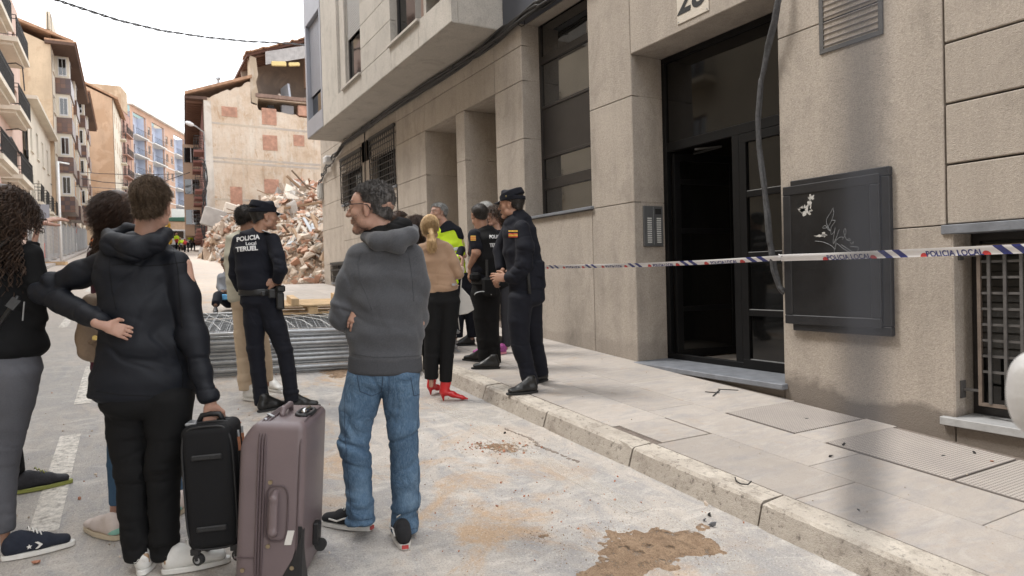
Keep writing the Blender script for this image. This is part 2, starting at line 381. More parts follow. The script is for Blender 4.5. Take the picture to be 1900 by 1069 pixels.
def vnoise(P):
    P = np.asarray(P, float); i = np.floor(P).astype(np.int64); f = P-i; f = f*f*(3-2*f); o = 0
    for a in (0, 1):
        for b in (0, 1):
            for c in (0, 1):
                w_ = (f[:, 0] if a else 1-f[:, 0])*(f[:, 1] if b else 1-f[:, 1])*(f[:, 2] if c else 1-f[:, 2])
                o = o+w_*_hash(i[:, 0]+a, i[:, 1]+b, i[:, 2]+c)
    return o
heap('sand_drift', [(1050, 1075), (1062, 1030), (1105, 1010), (1115, 990), (1160, 985), (1195, 962), (1240, 975), (1300, 985), (1352, 1012), (1345, 1032), (1290, 1035), (1250, 1048), (1205, 1055), (1190, 1075), (1120, 1085)], .018, M_sand, 'brown sand spilled on the road near the kerb', cat='sand')
heap('sand_drift', [(985, 995), (1000, 988), (1025, 990), (1022, 1003), (998, 1006)], .012, M_sand, 'small round patch of brown sand on the road', cat='sand')
heap('sand_drift', [(870, 826), (905, 820), (960, 822), (982, 830), (950, 842), (900, 838)], .012, M_sand, 'small drift of reddish grit beside the kerb', cat='sand')
heap('sand_drift', [(590, 692), (620, 683), (660, 686), (650, 700), (610, 702)], .015, M_sand, 'sand scraped up at the foot of the barrier stack', cat='sand')
M_stone = simple('rubble_stone', (.5, .42, .35), .95, .3, 5, .01, 40, spec=.15)
M_brickc = simple('brick_fragment', (.42, .2, .13), .95, .3, 8, .01, 40, spec=.15)
g = MB(); g2 = MB(); rr = np.random.default_rng(11)
def scatter(mb, cx_, cy_, sx_, sy_, n, r0, r1):
    for _ in range(n):
        px_, py_ = cx_+rr.normal()*sx_, cy_+rr.normal()*sy_
        p = G(px_, py_)
        if p[1] < KY+.03: continue
        r = rr.uniform(r0, r1)**1.0; mb.rock((p[0], p[1], gz(p[0])+r*.4), r, rr)
scatter(g, 930, 832, 30, 6, 70, .005, .016); scatter(g2, 915, 830, 35, 6, 50, .004, .013)
scatter(g, 1190, 975, 90, 22, 90, .002, .005); scatter(g2, 1100, 900, 180, 70, 130, .002, .008)
scatter(g, 900, 860, 200, 110, 260, .002, .007); scatter(g, 250, 850, 200, 120, 200, .002, .008); scatter(g2, 300, 800, 150, 130, 60, .003, .01)
for _ in range(160):
    x_ = rr.uniform(1.2, 8); y_ = rr.uniform(-4.8, -2.9); r = rr.uniform(.002, .007); g.rock((x_, y_, gz(x_, y_)+r*.5), r, rr)
g3 = MB(); scatter(g3, 1205, 1015, 110, 30, 700, .001, .0035); scatter(g3, 925, 830, 55, 10, 260, .0015, .004); scatter(g3, 1005, 996, 22, 8, 60, .0015, .004)
g3.build('sand_grains', M_sand, label='brown sand grains strewn round the spilled sand patches', kind='stuff', cat='grit', fix=False)
g.build('gravel', M_stone, label='pale grit scattered over road and pavement', kind='stuff', cat='grit', fix=False)
g2.build('brick_grit', M_brickc, label='reddish brick crumbs scattered over the road', kind='stuff', cat='grit', fix=False)
def pebble(px_, py_, r, mat, label, name='stone', dz=0.0, sq=(1, 1, .7), cat='stone', group=None):
    p = G(px_, py_, dz); return MB().rock((p[0], p[1], p[2]+r*.55), r, rr, sq).build(name, mat, label=label, cat=cat, group=group)
pebble(67, 1047, .016, M_brickc, 'orange brick chip on the asphalt in front of the star sneaker')
pebble(147, 927, .014, M_brickc, 'reddish stone beside the dashed line, right of the black and yellow shoe')
pebble(178, 882, .010, M_stone, 'small pale stone between the two dashes of the centre line')
pebble(1310, 938, .02, M_stone, 'grey white stone chip by the kerb foot')
pebble(1316, 957, .016, M_rubber, 'small black plastic plug on the road by the kerb', 'plastic_plug', sq=(1.3, .7, .6), cat='plastic bit')
pebble(1320, 978, .026, M_slate, 'dark flat slate flake on the road by the kerb', 'slate_flake', sq=(1.2, 1, .3), cat='stone flake')
pebble(1308, 967, .02, M_slate, 'smaller dark slate flake just above the other one', 'slate_flake', sq=(1.2, 1, .3), cat='stone flake')
pebble(1565, 828, .018, M_rubber, 'short black plastic pipe piece on the pavement near the hatch', 'plastic_plug', .13, (1.6, .7, .6), 'plastic bit')
pebble(1541, 848, .02, M_rubber, 'curved black rubber scrap lying on the pavement tiles', 'plastic_plug', .13, (1.4, .8, .5), 'plastic bit')
pebble(1594, 948, .01, M_rubber, 'tiny black plastic bit in the middle of the near pavement', 'plastic_plug', .13, (1.5, .7, .6), 'plastic bit')
pebble(1808, 843, .014, M_rubber, 'tiny black clip on the ribbed tiles under the barred window', 'plastic_plug', .13, (1.5, .8, .6), 'plastic bit')
pebble(1842, 858, .018, M_brickc, 'orange stone chip on the ribbed tiles', 'stone', .13)
pebble(936, 805, .014, M_rubber, 'black plastic cap on the road beside the crack', 'plastic_plug', 0, (1, 1, .9), 'plastic bit')
p = [G(1364, 886, .14), G(1366, 893, .14), G(1375, 898, .142), G(1388, 899, .142), G(1394, 893, .15)]
MB().tube(p, .004, 6).build('cable_tie', M_rubber, smooth=True, label='curled black cable tie lying on the kerb top', cat='cable tie')
for a_, b_, lab in (((1308, 727), (1335, 729), 'thin black strip of plastic on the pavement, left arm of the crossed bits'), ((1332, 722), (1370, 724), 'thin black strip of plastic on the pavement nearest the doorstep'), ((1323, 735), (1335, 724), 'short black strip joining the two others before the doorstep')):
    p, q = G(*a_, .134), G(*b_, .134); MB().bar(p, q, .012, .005).build('plastic_strip', M_rubber, label=lab, cat='plastic strip')
M_crack = simple('crack_dirt', (.24, .20, .17), .95, .4, 30)
cr_ = [G(*q) for q in ((935, 795), (955, 803), (985, 815), (1000, 828), (1030, 840), (1060, 852), (1075, 858))]
mbc = MB()
for i in range(len(cr_)-1):
    a_, b_ = cr_[i], cr_[i+1]; d_ = (b_-a_)/6
    for j_ in range(6):
        if rr.random() < .8: mbc.bar(a_+d_*j_+[0, rr.uniform(-.012, .012), 0], a_+d_*(j_+1)+[0, rr.uniform(-.012, .012), 0], rr.uniform(.006, .03), .007)
mbc.build('road_crack', M_crack, kind='structure')
# ------------------------------------------------------------------ near right building
rb = thing('apartment_building', 'near apartment block faced in beige washed concrete with jutting upper floor and black entrance', 'building')
TH = .10
def panel(x0, x1, z0, z1, y=WY, mat=None, parent=rb, name='wall_panel', g=.004, th=TH, bev=.004):
    return MB().box(x0+g, x1-g, y-th, y, z0+g, z1-g).build(name, mat or M_wall, parent, bevel=bev)
def shell(x0, x1, z0, z1, y0, y1, mat=M_wall, name='wall_core'): return MB().box(x0, x1, y0, y1, z0, z1).build(name, mat, rb)
# core behind the facing
core = MB()
BK = -15
for x0, x1, z0, z1 in ((-3, 2.5, .262, 7.4), (-3, 3.87, -2, -1.1), (2.5, 3.87, -1.1, 7.4), (3.87, 5.79, 2.39, 7.4), (5.79, 6.56, -1.6, 7.4), (6.56, 8.12, -1.6, .765), (8.12, 8.92, -1.6, 7.4), (6.56, 8.12, 3.5, 7.4),
                     (8.92, 11.68, 2.79, 7.4), (9.99, 10.32, -1.6, 2.715), (11.68, 19.3, 3.1, 12), (11.68, 13.27, -1.6, 3.1), (14.86, 15.55, -1.6, 3.1), (13.27, 14.86, -1.6, 1.93), (15.55, 17.27, -1.6, 1.93), (17.27, 19.3, .43, 3.1), (18.5, 19.3, -1.6, .43), (17.27, 18.5, -1.6, -.06)):
    core.box(x0, x1, WY-.42, WY-TH-.002, z0, z1)
core.build('wall_core', M_wall, rb)
MB().box(-3, 19.3, BK, WY-1.9, -2, 12).build('rear_wing', M_wall, rb)
# right part: rusticated panels above the lintel
zz = [.262, .67, 1.08, 1.49, 1.90, 2.31, 2.72, 3.13, 3.54, 7.4]
for i in range(len(zz)-1):
    for xa, xb in ((-.6, 2.54), (-3, -.6)): panel(xa, xb, zz[i], zz[i+1], y=WY-.004, g=.007, bev=.006)
panel(2.54, 3.87, .262, 1.94); panel(2.54, 3.87, 1.94, 3.55); panel(2.54, 3.87, 3.55, 7.4)
panel(2.50, 3.87, -1.75, .262)
panel(-3, 2.50, -2.1, -1.10)
panel(3.87, 5.79, 2.385, 3.55); panel(3.87, 5.79, 3.55, 7.4)
for z0, z1 in ((-1.5, .77), (.77, 1.935), (1.935, 3.55), (3.55, 7.4)): panel(5.79, 6.56, z0, z1)
for x0, x1 in ((6.56, 8.12),): panel(x0, x1, -1.5, .765)
for z0, z1 in ((-1.4, .77), (.77, 1.91), (1.91, 2.715), (2.715, 3.2), (3.2, 4.2)): panel(8.12, 8.92, z0, z1)
for z0, z1 in ((2.72, 3.2), (3.2, 3.56)):
    for x0, x1 in ((8.92, 11.68), (11.68, 13.2), (13.2, 15.2), (15.2, 17.3), (17.3, 19.38)): panel(x0, x1, z0, z1)
for z0, z1 in ((-1.2, 1.91), (1.91, 2.72)):
    panel(9.99, 10.32, z0, z1)
for z0, z1 in ((-1.1, 1.41), (1.41, 1.91), (1.91, 2.72)): panel(11.68, 13.2, z0, z1)
def joints_x(x0, x1, zs):
    for a, b in zip(zs[:-1], zs[1:]): panel(x0, x1, a, b)
joints_x(14.86, 15.55, (-.9, .45, 1.3, 1.93, 3.2)) ; joints_x(13.2, 13.27, (-.9, 1.93, 2.72))
panel(13.2, 14.86, -.9, 1.0); panel(13.2, 14.86, 1.0, 1.93); panel(15.55, 17.27, -.9, 1.0); panel(15.55, 17.27, 1.0, 1.93)
joints_x(17.27, 19.38, (.43, 1.40, 2.1, 2.72)); panel(18.5, 19.38, -1.0, .43); panel(17.27, 18.5, -1, -.06)
for z0, z1 in ((3.56, 5.2), (5.2, 7.4)): panel(17.3, 19.38, z0, z1)
# far corner return seen from the rubble side, and reveals
MB().box(19.3, 19.38, BK, WY-TH, -1, 12).build('end_wall', M_wall, rb)
def returns(x, y1, z0, z1, side, js):   # reveal slabs, jointed
    zs = [z0]+[j for j in js if z0 < j < z1]+[z1]
    for a, b in zip(zs[:-1], zs[1:]):
        MB().box(min(x, x+side*.06), max(x, x+side*.06), y1, WY-TH-.001 if False else WY-.004, a+.004, b-.004).build('reveal_slab', M_wall, rb, bevel=.003)
returns(5.787, -5.30, -1.4, 2.385, 1, (.77, 1.935))
returns(3.873, -5.30, -1.4, 2.385, -1, (1.94,))
returns(8.117, -5.16, .70, 3.6, 1, (.77, 1.91, 2.715, 3.2))
returns(6.563, -5.16, .70, 3.6, -1, (1.935,))
returns(2.497, -5.10, -1.10, .21, 1, ())
returns(10.317, -5.52, -1.2, 2.72, -1, (1.91,)); returns(9.993, -5.52, -1.2, 2.72, 1, (1.91,))
returns(11.677, -5.52, -1.2, 2.72, 1, (1.91,)); returns(8.923, -5.52, -1.2, 2.72, -1, (1.91,))
MB().box(3.87, 5.79, -5.30, WY-.006, 2.385, 2.45).build('soffit_slab', M_wall, rb)
MB().box(8.92, 11.68, -5.9, WY-TH, 2.72, 2.78).build('soffit_slab', M_wall, rb)
MB().box(8.9, 11.7, -6.0, -5.52, -1.2, 2.75).build('niche_back_wall', M_wall, rb)
# ---- entrance: step, frame, open leaf, glazed fixed leaf, transom
st = MB().box(3.84, 5.79, -5.32, WY+.07, -1.035, -.985).build('doorstep', M_slate, rb, bevel=.006)
MB().box(3.88, 5.78, -5.7, WY-.01, -1.5, -1.036).build('step_riser', M_wall, rb)
YD = -5.28
dr = MB(); fw = .055
def frame_rect(mb, x0, x1, z0, z1, y0, y1, w_):
    mb.box(x0, x1, y0, y1, z0, z0+w_).box(x0, x1, y0, y1, z1-w_, z1).box(x0, x0+w_, y0, y1, z0+w_, z1-w_).box(x1-w_, x1, y0, y1, z0+w_, z1-w_)
frame_rect(dr, 3.80, 5.784, -.985, 2.38, YD-.06, YD, .06)
dr.box(3.86, 5.724, YD-.055, YD-.002, 1.33, 1.43); dr.box(4.70, 4.79, YD-.055, YD-.002, -.925, 1.33)
doorframe = dr.build('door_frame', M_black, rb, bevel=.004)
MB().box(3.86, 5.724, YD-.03, YD-.024, 1.43, 2.32).build('transom_pane', M_glassd, rb)
# fixed right leaf with rails
lf = MB(); frame_rect(lf, 3.865, 4.695, -.975, 1.325, YD-.05, YD+.005, .085)
for z in (-.43, .13, .73): lf.box(3.95, 4.61, YD-.045, YD+.003, z-.03, z+.03)
leaf = lf.build('door', M_black, rb, bevel=.003)
for z0, z1 in ((-.89, -.46), (-.40, .10), (.16, .70), (.76, 1.24)):
    MB().box(3.95, 4.61, YD-.03, YD-.02, z0, z1).build('pane', M_glassd, leaf)
    MB().box(3.95, 4.61, YD-.02, YD-.003, z0, z0+.006).build('glazing_bead', M_galv, leaf)
# open left leaf, swung inwards about its left hinge
ang = math.radians(84)
ol = MB(); frame_rect(ol, 0, .87, -.975, 1.315, -.045, 0, .085)
for z in (-.43, .45, 1.0): ol.box(.085, .785, -.04, -.003, z-.03, z+.03)
oleaf = ol.build('door', M_black, rb, bevel=.003, label='open left leaf of the black entrance door')
for z0, z1 in ((-.89, -.46), (-.40, .42), (.48, .97), (1.03, 1.23)): MB().box(.085, .785, -.03, -.02, z0, z1).build('pane', M_glassd, oleaf)
MB().bar((.8, .02, .0), (.8, .06, .0), .02).bar((.8, .06, .06), (.8, .06, -.06), .018).build('handle', M_galv, oleaf)
oleaf.location = (5.70, YD-.05, 0); oleaf.rotation_euler = (0, 0, math.pi+ang)
cl = MB().bar((5.3, YD-.01, 1.29), (5.1, YD-.2, 1.30), .02).bar((5.1, YD-.2, 1.3), (5.55, YD-.25, 1.30), .02).build('door_closer', M_iron, rb)
# hall behind
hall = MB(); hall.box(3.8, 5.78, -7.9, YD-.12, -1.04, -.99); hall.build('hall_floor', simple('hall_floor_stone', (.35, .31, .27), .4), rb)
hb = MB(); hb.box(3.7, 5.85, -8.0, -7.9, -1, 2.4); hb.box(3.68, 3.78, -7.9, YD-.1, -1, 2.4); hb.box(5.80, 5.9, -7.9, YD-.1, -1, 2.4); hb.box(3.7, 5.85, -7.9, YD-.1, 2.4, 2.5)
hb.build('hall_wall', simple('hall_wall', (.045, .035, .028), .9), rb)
# ---- tall window beside the entrance
YW = -5.14
fr = MB(); frame_rect(fr, 6.56, 8.12, .80, 3.55, YW-.06, YW, .05)
for z0, z1 in ((1.19, 1.33), (1.62, 1.66), (2.32, 2.36), (2.95, 3.05)): fr.box(6.61, 8.07, YW-.055, YW+.002, z0, z1)
wf = fr.build('window', M_dark, rb, bevel=.003)
for z0, z1 in ((.85, 1.19), (1.33, 1.62), (2.36, 2.95), (3.05, 3.5)): MB().box(6.61, 8.07, YW-.03, YW-.024, z0, z1).build('pane', M_glass, wf)
MB().box(6.61, 8.07, YW-.03, YW-.012, 1.66, 2.32).build('spandrel_panel', M_dark, wf)
MB().box(6.52, 8.45, YW-.05, WY+.045, .765, .80).build('window_sill', M_slate, rb, bevel=.004)
M_mauve = simple('mauve_grey_metal', (.30, .31, .35), .45, .06, 3, 0, metal=.2)
M_bluegrey = simple('blue_grey_sheet', (.06, .065, .08), .5, .1, 5, 0)
MB().box(6.9, 8.56, WY-.08, WY+.03, 3.50, 7.2).build('cladding_sheet', M_bluegrey, rb)
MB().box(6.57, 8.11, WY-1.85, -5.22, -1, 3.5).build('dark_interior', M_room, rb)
# ---- right window (barred) with slate lintel and sill
MB().box(-3, 2.565, WY-.25, WY+.02, .20, .262).build('window_lintel', M_slate, rb, bevel=.004)
MB().box(-3, 2.58, -5.45, WY+.045, -1.10, -1.045).build('window_sill', simple('pale_slate', (.33, .33, .33), .6, .2, 8, .002), rb, bevel=.004)
fr = MB(); frame_rect(fr, .9, 2.49, -1.04, .20, -5.12, -5.07, .05); wf = fr.build('window', M_dark, rb)
sh = MB().box(.95, 2.44, -5.12, -5.11, -.62, .15)
shut = MB().box(.95, 2.44, -5.115, -5.11, -.62, .15).build('roller_shutter', simple('dark_shutter', (.035, .033, .03), .6), wf)
for k in range(15): 
    z = .12-k*.052; MB().obb((1.695, -5.10, z), ((1, 0, 0), (0, 1, .25), (0, -.25, 1)), (.745, .004, .022)).build('shutter_slat', _mc['dark_shutter'], shut, fix=False)
MB().box(.95, 2.44, -5.115, -5.105, -.99, -.62).build('pane', M_glassd, wf)
MB().box(-3, .9, -5.3, -5.07, -1.04, .2).build('side_pier', M_wall, rb)
gr = thing('window_grille', 'iron bar grille in front of the shuttered window at the right edge', 'grille'); yg = -4.955
M_bar = simple('weathered_iron_bar', (.085, .08, .078), .6, .35, 14, .002)
q = MB(); frame_rect(q, .95, 2.40, -.96, .12, yg-.012, yg+.012, .022); q.build('grille_frame', simple('rusty_bar', (.14, .11, .09), .65, .3, 10, .002), gr)
for k in range(13): MB().box(2.326-.094*k-.009, 2.326-.094*k+.009, yg+.004, yg+.018, -.94, .10).build('vertical_bar', M_bar, gr, fix=False)
for z in [-.728+.105*k for k in range(8)]: MB().box(.97, 2.38, yg+.006-.014, yg+.004, z-.008, z+.008).build('horizontal_bar', M_bar, gr, fix=False)
MB().bar((2.40, yg, -.86), (2.49, yg+.02, -.86), .016).box(2.488, 2.496, yg-.01, yg+.05, -.92, -.80).build('anchor', M_bar, gr)
MB().bar((2.40, yg, .05), (2.49, yg+.02, .05), .016).box(2.488, 2.496, yg-.01, yg+.05, .02, .08).build('anchor', M_bar, gr)
# ---- vent louvre
vx0, vx1, vz0, vz1 = 2.95, 3.47, 1.69, 2.35
M_vent = simple('vent_paint', (.085, .083, .082), .5, .1)
vt = MB(); frame_rect(vt, vx0, vx1, vz0, vz1, WY-.03, WY+.012, .035)
vent = vt.build('ventilation_louvre', M_vent, rb, bevel=.002)
MB().box(vx0+.03, vx1-.03, WY-.012, WY-.003, vz0+.03, vz1-.03).build('vent_back', M_room, vent)
for k in range(13):
    z = vz0+.05+k*.045
    MB().obb(((vx0+vx1)/2, WY-.002, z), ((1, 0, 0), (0, .8, .6), (0, -.6, .8)), ((vx1-vx0)/2-.036, .014, .0015)).build('louvre_blade', simple('vent_blade', (.30, .27, .25), .5, .1), vent, fix=False)
# ---- niche and grille windows
def grille_win(x0, x1, z0, z1):
    f = MB(); frame_rect(f, x0, x1, z0, z1, WY-.22, WY-.16, .06); wi = f.build('window', M_dark, rb)
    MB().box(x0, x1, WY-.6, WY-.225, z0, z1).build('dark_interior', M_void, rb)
    MB().box(x0+.06, x1-.06, WY-.20, WY-.19, z0+.06, z1-.06).build('pane', M_glassd, wi)
    MB().box(x0-.04, x1+.04, WY-.16, WY+.03, z0-.05, z0).build('window_sill', M_slate, rb)
    MB().box(x0-.05, x1+.05, WY-.02, WY+.05, z1-.01, z1+.05).build('shutter_box', M_iron, rb)
    gg = MB(); frame_rect(gg, x0-.02, x1+.02, z0+.02, z1-.02, WY+.02, WY+.045, .02)
    gg.bar((x0-.1, WY+.03, z1-.15), (x1+.1, WY+.03, z1-.15), .015).bar((x0-.1, WY+.03, z0+.15), (x1+.1, WY+.03, z0+.15), .015)
    return gg
for i, (x0, x1, z0, z1) in enumerate(((13.27, 14.86, 1.93, 3.14), (15.55, 17.27, 1.93, 3.05), (17.27, 18.5, -.06, .43))):
    gg = grille_win(x0, x1, z0, z1)
    t_ = thing('window_grille', ('square mesh iron grille on the first floor window nearest the tall niches', 'square mesh iron grille on the window close to the building corner', 'small iron grille over the low vent at the foot of the corner')[i], 'grille')
    gg.build('grille_frame', M_iron, t_)
    n = int((x1-x0)/.125)
    for k in range(1, n): MB().box(x0+(x1-x0)*k/n-.008, x0+(x1-x0)*k/n+.008, WY+.028, WY+.04, z0+.03, z1-.03).build('vertical_bar', M_iron, t_, fix=False)
    n = int((z1-z0)/.125)
    for k in range(1, n): MB().box(x0, x1, WY+.04, WY+.052, z0+(z1-z0)*k/n-.008, z0+(z1-z0)*k/n+.008).build('horizontal_bar', M_iron, t_, fix=False)
# ---- jutting bay
BY = -4.01; bz = 3.545
bay = thing('oriel', '', '') ; del bay['label']; del bay['category']; bay.name = 'jutting_upper_floor'; bay.parent = rb
MB().box(8.60, 17.22, WY-.1, BY-.36, bz+.03, 7.4).build('bay_core', M_bay, bay)
MB().box(8.575, 17.245, WY, BY-.01, bz, bz+.03).build('bay_soffit', M_bay, bay)
def bpanel(x0, x1, z0, z1): MB().box(x0+.004, x1-.004, BY-.10, BY, z0+.004, z1-.004).build('wall_panel', M_bay, bay, bevel=.003)
zj = [3.552, 3.98, 4.42, 4.86, 5.30, 5.74, 6.18, 6.62, 7.4]
for a, b in zip(zj[:-1], zj[1:]):
    bpanel(8.57, 9.72, a, b) if a > 4 else None
    if a > 3.9: bpanel(11.05, 12.74, a, b)
bpanel(8.57, 9.72, 3.552, 4.42) if False else bpanel(8.57, 9.80, 3.552, 3.98)
bpanel(9.80, 11.05, 3.552, 3.98); bpanel(11.05, 12.80, 3.552, 3.98); bpanel(12.80, 14.0, 3.552, 3.98)
bpanel(14.38, 15.68, 3.552, 7.4); MB().box(14.0, 14.38, BY-.10, BY-.09+.03, 3.98, 7.4).build('wall_panel', M_bay, bay)
bpanel(14.0, 14.38, 3.552, 3.98)
for z0, z1 in ((3.552, 4.9), (4.9, 7.4)): MB().box(8.57, 8.67, WY-.05, BY-.102, z0+.003, z1-.003).build('end_panel', M_bay, bay, bevel=.003)
for x0, x1, zs in ((9.80, 11.05, 4.9), (12.80, 13.95, 4.97)):
    f = MB(); frame_rect(f, x0, x1, 3.99, 7.0, BY-.17, BY-.13, .05); wi = f.build('window', M_dark, bay)
    MB().box(x0+.05, x1-.05, BY-.160, BY-.155, 4.04, zs).build('pane', M_glassd, wi)
    MB().box(x0-.06, x1+.06, BY-.13, BY+.05, 3.95, 3.99).build('window_sill', M_bay, bay)
    for xr in (x0-.03, x1+.002): MB().box(xr, xr+.028, BY-.36, BY-.101, 3.99, 7.3).build('reveal_slab', M_bay, bay)
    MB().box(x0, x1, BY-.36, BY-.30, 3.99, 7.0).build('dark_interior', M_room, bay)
    if x0 > 12:
        M_shut = simple('grey_shutter', (.33, .32, .31), .5, .06)
        k = 0; z = 4.97; sp = MB().box(x0+.04, x1-.04, BY-.125, BY-.12, 4.97, 6.9).build('roller_shutter', M_dark, wi)  # dark backing sheet paints shade into the gaps between slats
        while z < 6.9: MB().box(x0+.05, x1-.05, BY-.119, BY-.108, z, z+.036).build('shutter_slat', M_shut, sp, fix=False); z += .05
    else:
        MB().box(x0+.06, x0+.42, BY-.150, BY-.13, 4.04, 6.9).build('curtain', simple('curtain', (.14, .13, .12), .9), wi)
        MB().box(x0+.0, x0+.10, BY-.128, BY-.10, 4.0, 6.9).build('shutter_rail', simple('brown_rail', (.16, .09, .06), .6), wi)
for xx in (9.72, 11.05-.0): MB().box(xx, xx+.08 if xx < 10 else xx+.02, BY-.13, BY-.105, 3.99, 7.4).build('reveal_slab', M_bay, bay)
# mauve metal strip with shuttered window at the far end of the bay
mv = MB(); mv.box(15.70, 17.25, BY-.13, BY+.01, 3.56, 3.98).box(15.70, 15.80, BY-.13, BY+.008, 3.98, 6.30).box(17.10, 17.25, BY-.13, BY+.008, 3.98, 6.30).box(15.70, 17.25, BY-.13, BY+.01, 6.30, 7.4).box(17.15, 17.25, WY, BY-.131, 3.56, 7.4)
mv.build('metal_cladding', M_mauve, bay, bevel=.004)
sp = MB().box(15.80, 17.10, BY-.10, BY-.095, 4.56, 6.30).build('roller_shutter', M_dark, bay); z = 4.56  # dark sheet stands in for the shadow lines between these slats
while z < 6.27: MB().box(15.805, 17.095, BY-.094, BY-.08, z, z+.034).build('shutter_slat', M_mauve, sp, fix=False); z += .048
MB().box(15.8, 17.1, BY-.125, BY-.12, 3.98, 4.56).build('pane', M_glassd, bay)
# ---- number plate, intercom, noticeboard
def text_mesh(s, size, bold=.0, depth_=0, font=None, spacing=1.0):
    cu = bpy.data.curves.new('t', 'FONT'); cu.body = s; cu.size = size; cu.offset = bold; cu.extrude = depth_; cu.space_character = spacing; cu.align_x = 'CENTER'; cu.align_y = 'CENTER'
    o = bpy.data.objects.new('t', cu); C.objects.link(o)
    dg = bpy.context.evaluated_depsgraph_get(); me = bpy.data.meshes.new_from_object(o.evaluated_get(dg)); bpy.data.objects.remove(o); bpy.data.curves.remove(cu)
    return me
def text_on(s, size, c, xdir, zdir, mat, parent, name='lettering', bold=0.0, shear=0.0, off=.002, sy=1.0, spacing=1.0):
    me = text_mesh(s, size, bold, spacing=spacing); X = Vector(xdir).normalized(); Z = Vector(zdir).normalized(); N = X.cross(Z); c = Vector(c)
    for v in me.vertices: a, b = v.co.x+shear*v.co.y, v.co.y*sy; v.co = c+X*a+Z*b+N*off
    return link(name, me, mat, parent)
plate = thing('number_plate', 'beige house number plate reading 28 above the black entrance', 'number plate')
MB().box(4.63, 5.05, WY+.001, WY+.010, 2.455, 2.83).build('plate', simple('plate_enamel', (.55, .50, .43), .4, .08), plate, bevel=.002)
text_on('28', .38, (4.84, WY+.011, 2.66), (-1, 0, 0), (0, 0, 1), M_rubber, plate, 'digits', .008, .15)
for xx in (4.65, 5.03):
    for z in (2.475, 2.81): MB().tube([(xx, WY+.01, z), (xx, WY+.014, z)], .007, 8).build('screw', M_galv, plate)
ic = thing('intercom_panel', 'grey two column intercom panel on the reveal beside the entrance', 'intercom'); xi = 5.787
MB().box(xi-.022, xi, -5.245, -4.965, .28, .73).build('housing', simple('intercom_metal', (.16, .165, .17), .4, .05, metal=.4), ic, bevel=.004)
for yy in (-5.175, -5.04):
    for k in range(12): MB().box(xi-.027, xi-.022, yy-.035, yy+.025, .32+k*.024, .335+k*.024).build('button', simple('button_label', (.62, .62, .6), .4), ic, fix=False)
MB().box(xi-.026, xi-.022, -5.215, -5.13, .64, .70).build('speaker_grid', M_rubber, ic)
MB().box(xi-.026, xi-.022, -5.108, -5.102, .30, .72).build('divider', M_galv, ic)
nb = thing('notice_board', 'black framed notice board with torn paper and scratched scrawl beside the entrance', 'notice board')
nx0, nx1, nz0, nz1 = 2.90, 3.74, -.52, .72
M_board = simple('board_black', (.016, .016, .018), .38, .25, 10, .001)
fb = MB(); frame_rect(fb, nx0-.00, nx1, nz0, nz1, WY+.002, WY+.05, .07); fb.build('frame', M_board, nb, bevel=.006)
fb = MB(); frame_rect(fb, nx0+.065, nx1+.06, nz0+.055, nz1-.045, WY+.052, WY+.070, .075); fb.build('door_frame', M_board, nb, bevel=.006)
MB().box(nx0+.1, nx1, WY+.055, WY+.062, nz0+.1, nz1-.08).build('panel', simple('board_sheet', (.012, .012, .013), .3, .5, 5, .0008), nb)
M_paper = simple('torn_paper', (.40, .39, .37), .9, .5, 60, .001)
pr = np.random.default_rng(4)
def scrap(cx_, cz_, w_, h_, n):
    mb = MB(); P = []
    for i in range(n):
        a = 2*math.pi*i/n; r = 1.1*pr.uniform(.35, 1.15); P.append((cx_+w_*r*math.cos(a), WY+.064, cz_+h_*r*math.sin(a)))
    mb.add([(cx_, WY+.064, cz_)]+P, [(0, 1+i, 1+(i+1) % n) for i in range(n)]); mb.build('paper_scrap', M_paper, nb, fix=False)
scrap(3.585, .465, .055, .045, 26); scrap(3.62, .47, .035, .03, 20); scrap(3.545, .50, .02, .05, 18); scrap(3.53, .56, .035, .025, 22); scrap(3.46, .25, .06, .012, 24); scrap(3.42, .255, .025, .02, 16)
M_chalk = simple('scratched_paint', (.20, .205, .21), .8, .5, 60)
def scribble(pts, r=.0025):
    P = [onY(x, y, WY+.066) for x, y in pts]
    # smooth
    Q = []
    for i in range(len(P)-1):
        p0, p1, p2, p3 = P[max(i-1, 0)], P[i], P[i+1], P[min(i+2, len(P)-1)]
        for t_ in (0, .25, .5, .75): Q.append(.5*((2*p1)+(-p0+p2)*t_+(2*p0-5*p1+4*p2-p3)*t_**2+(-p0+3*p1-3*p2+p3)*t_**3))
    Q.append(P[-1]); MB().tube(Q, r, 4).build('scrawl', M_chalk, nb, fix=False)
sc_ = lambda L: [(1430+a/5.343, 280+b/5.343) for a, b in L]
scribble(sc_([(620, 565), (590, 620), (555, 680), (560, 740), (590, 790), (570, 780), (540, 740), (515, 765), (560, 760), (600, 700), (625, 620), (618, 570)]))
scribble(sc_([(600, 690), (640, 695), (600, 760), (600, 830), (630, 800), (640, 760), (625, 850), (620, 915), (650, 860), (680, 780)]))
scribble(sc_([(670, 800), (640, 900), (620, 920), (680, 860), (720, 860), (710, 880), (745, 820), (740, 770), (725, 800), (745, 870), (770, 890), (790, 885), (775, 870), (760, 890)]))
scribble(sc_([(440, 895), (520, 905), (600, 940), (640, 975), (655, 920), (720, 970), (790, 1010)]))
scribble(sc_([(790, 905), (800, 925), (820, 900), (815, 930)])); scribble(sc_([(700, 930), (830, 1010), (870, 960), (790, 950)])); scribble(sc_([(650, 900), (630, 1000), (660, 1015)]))
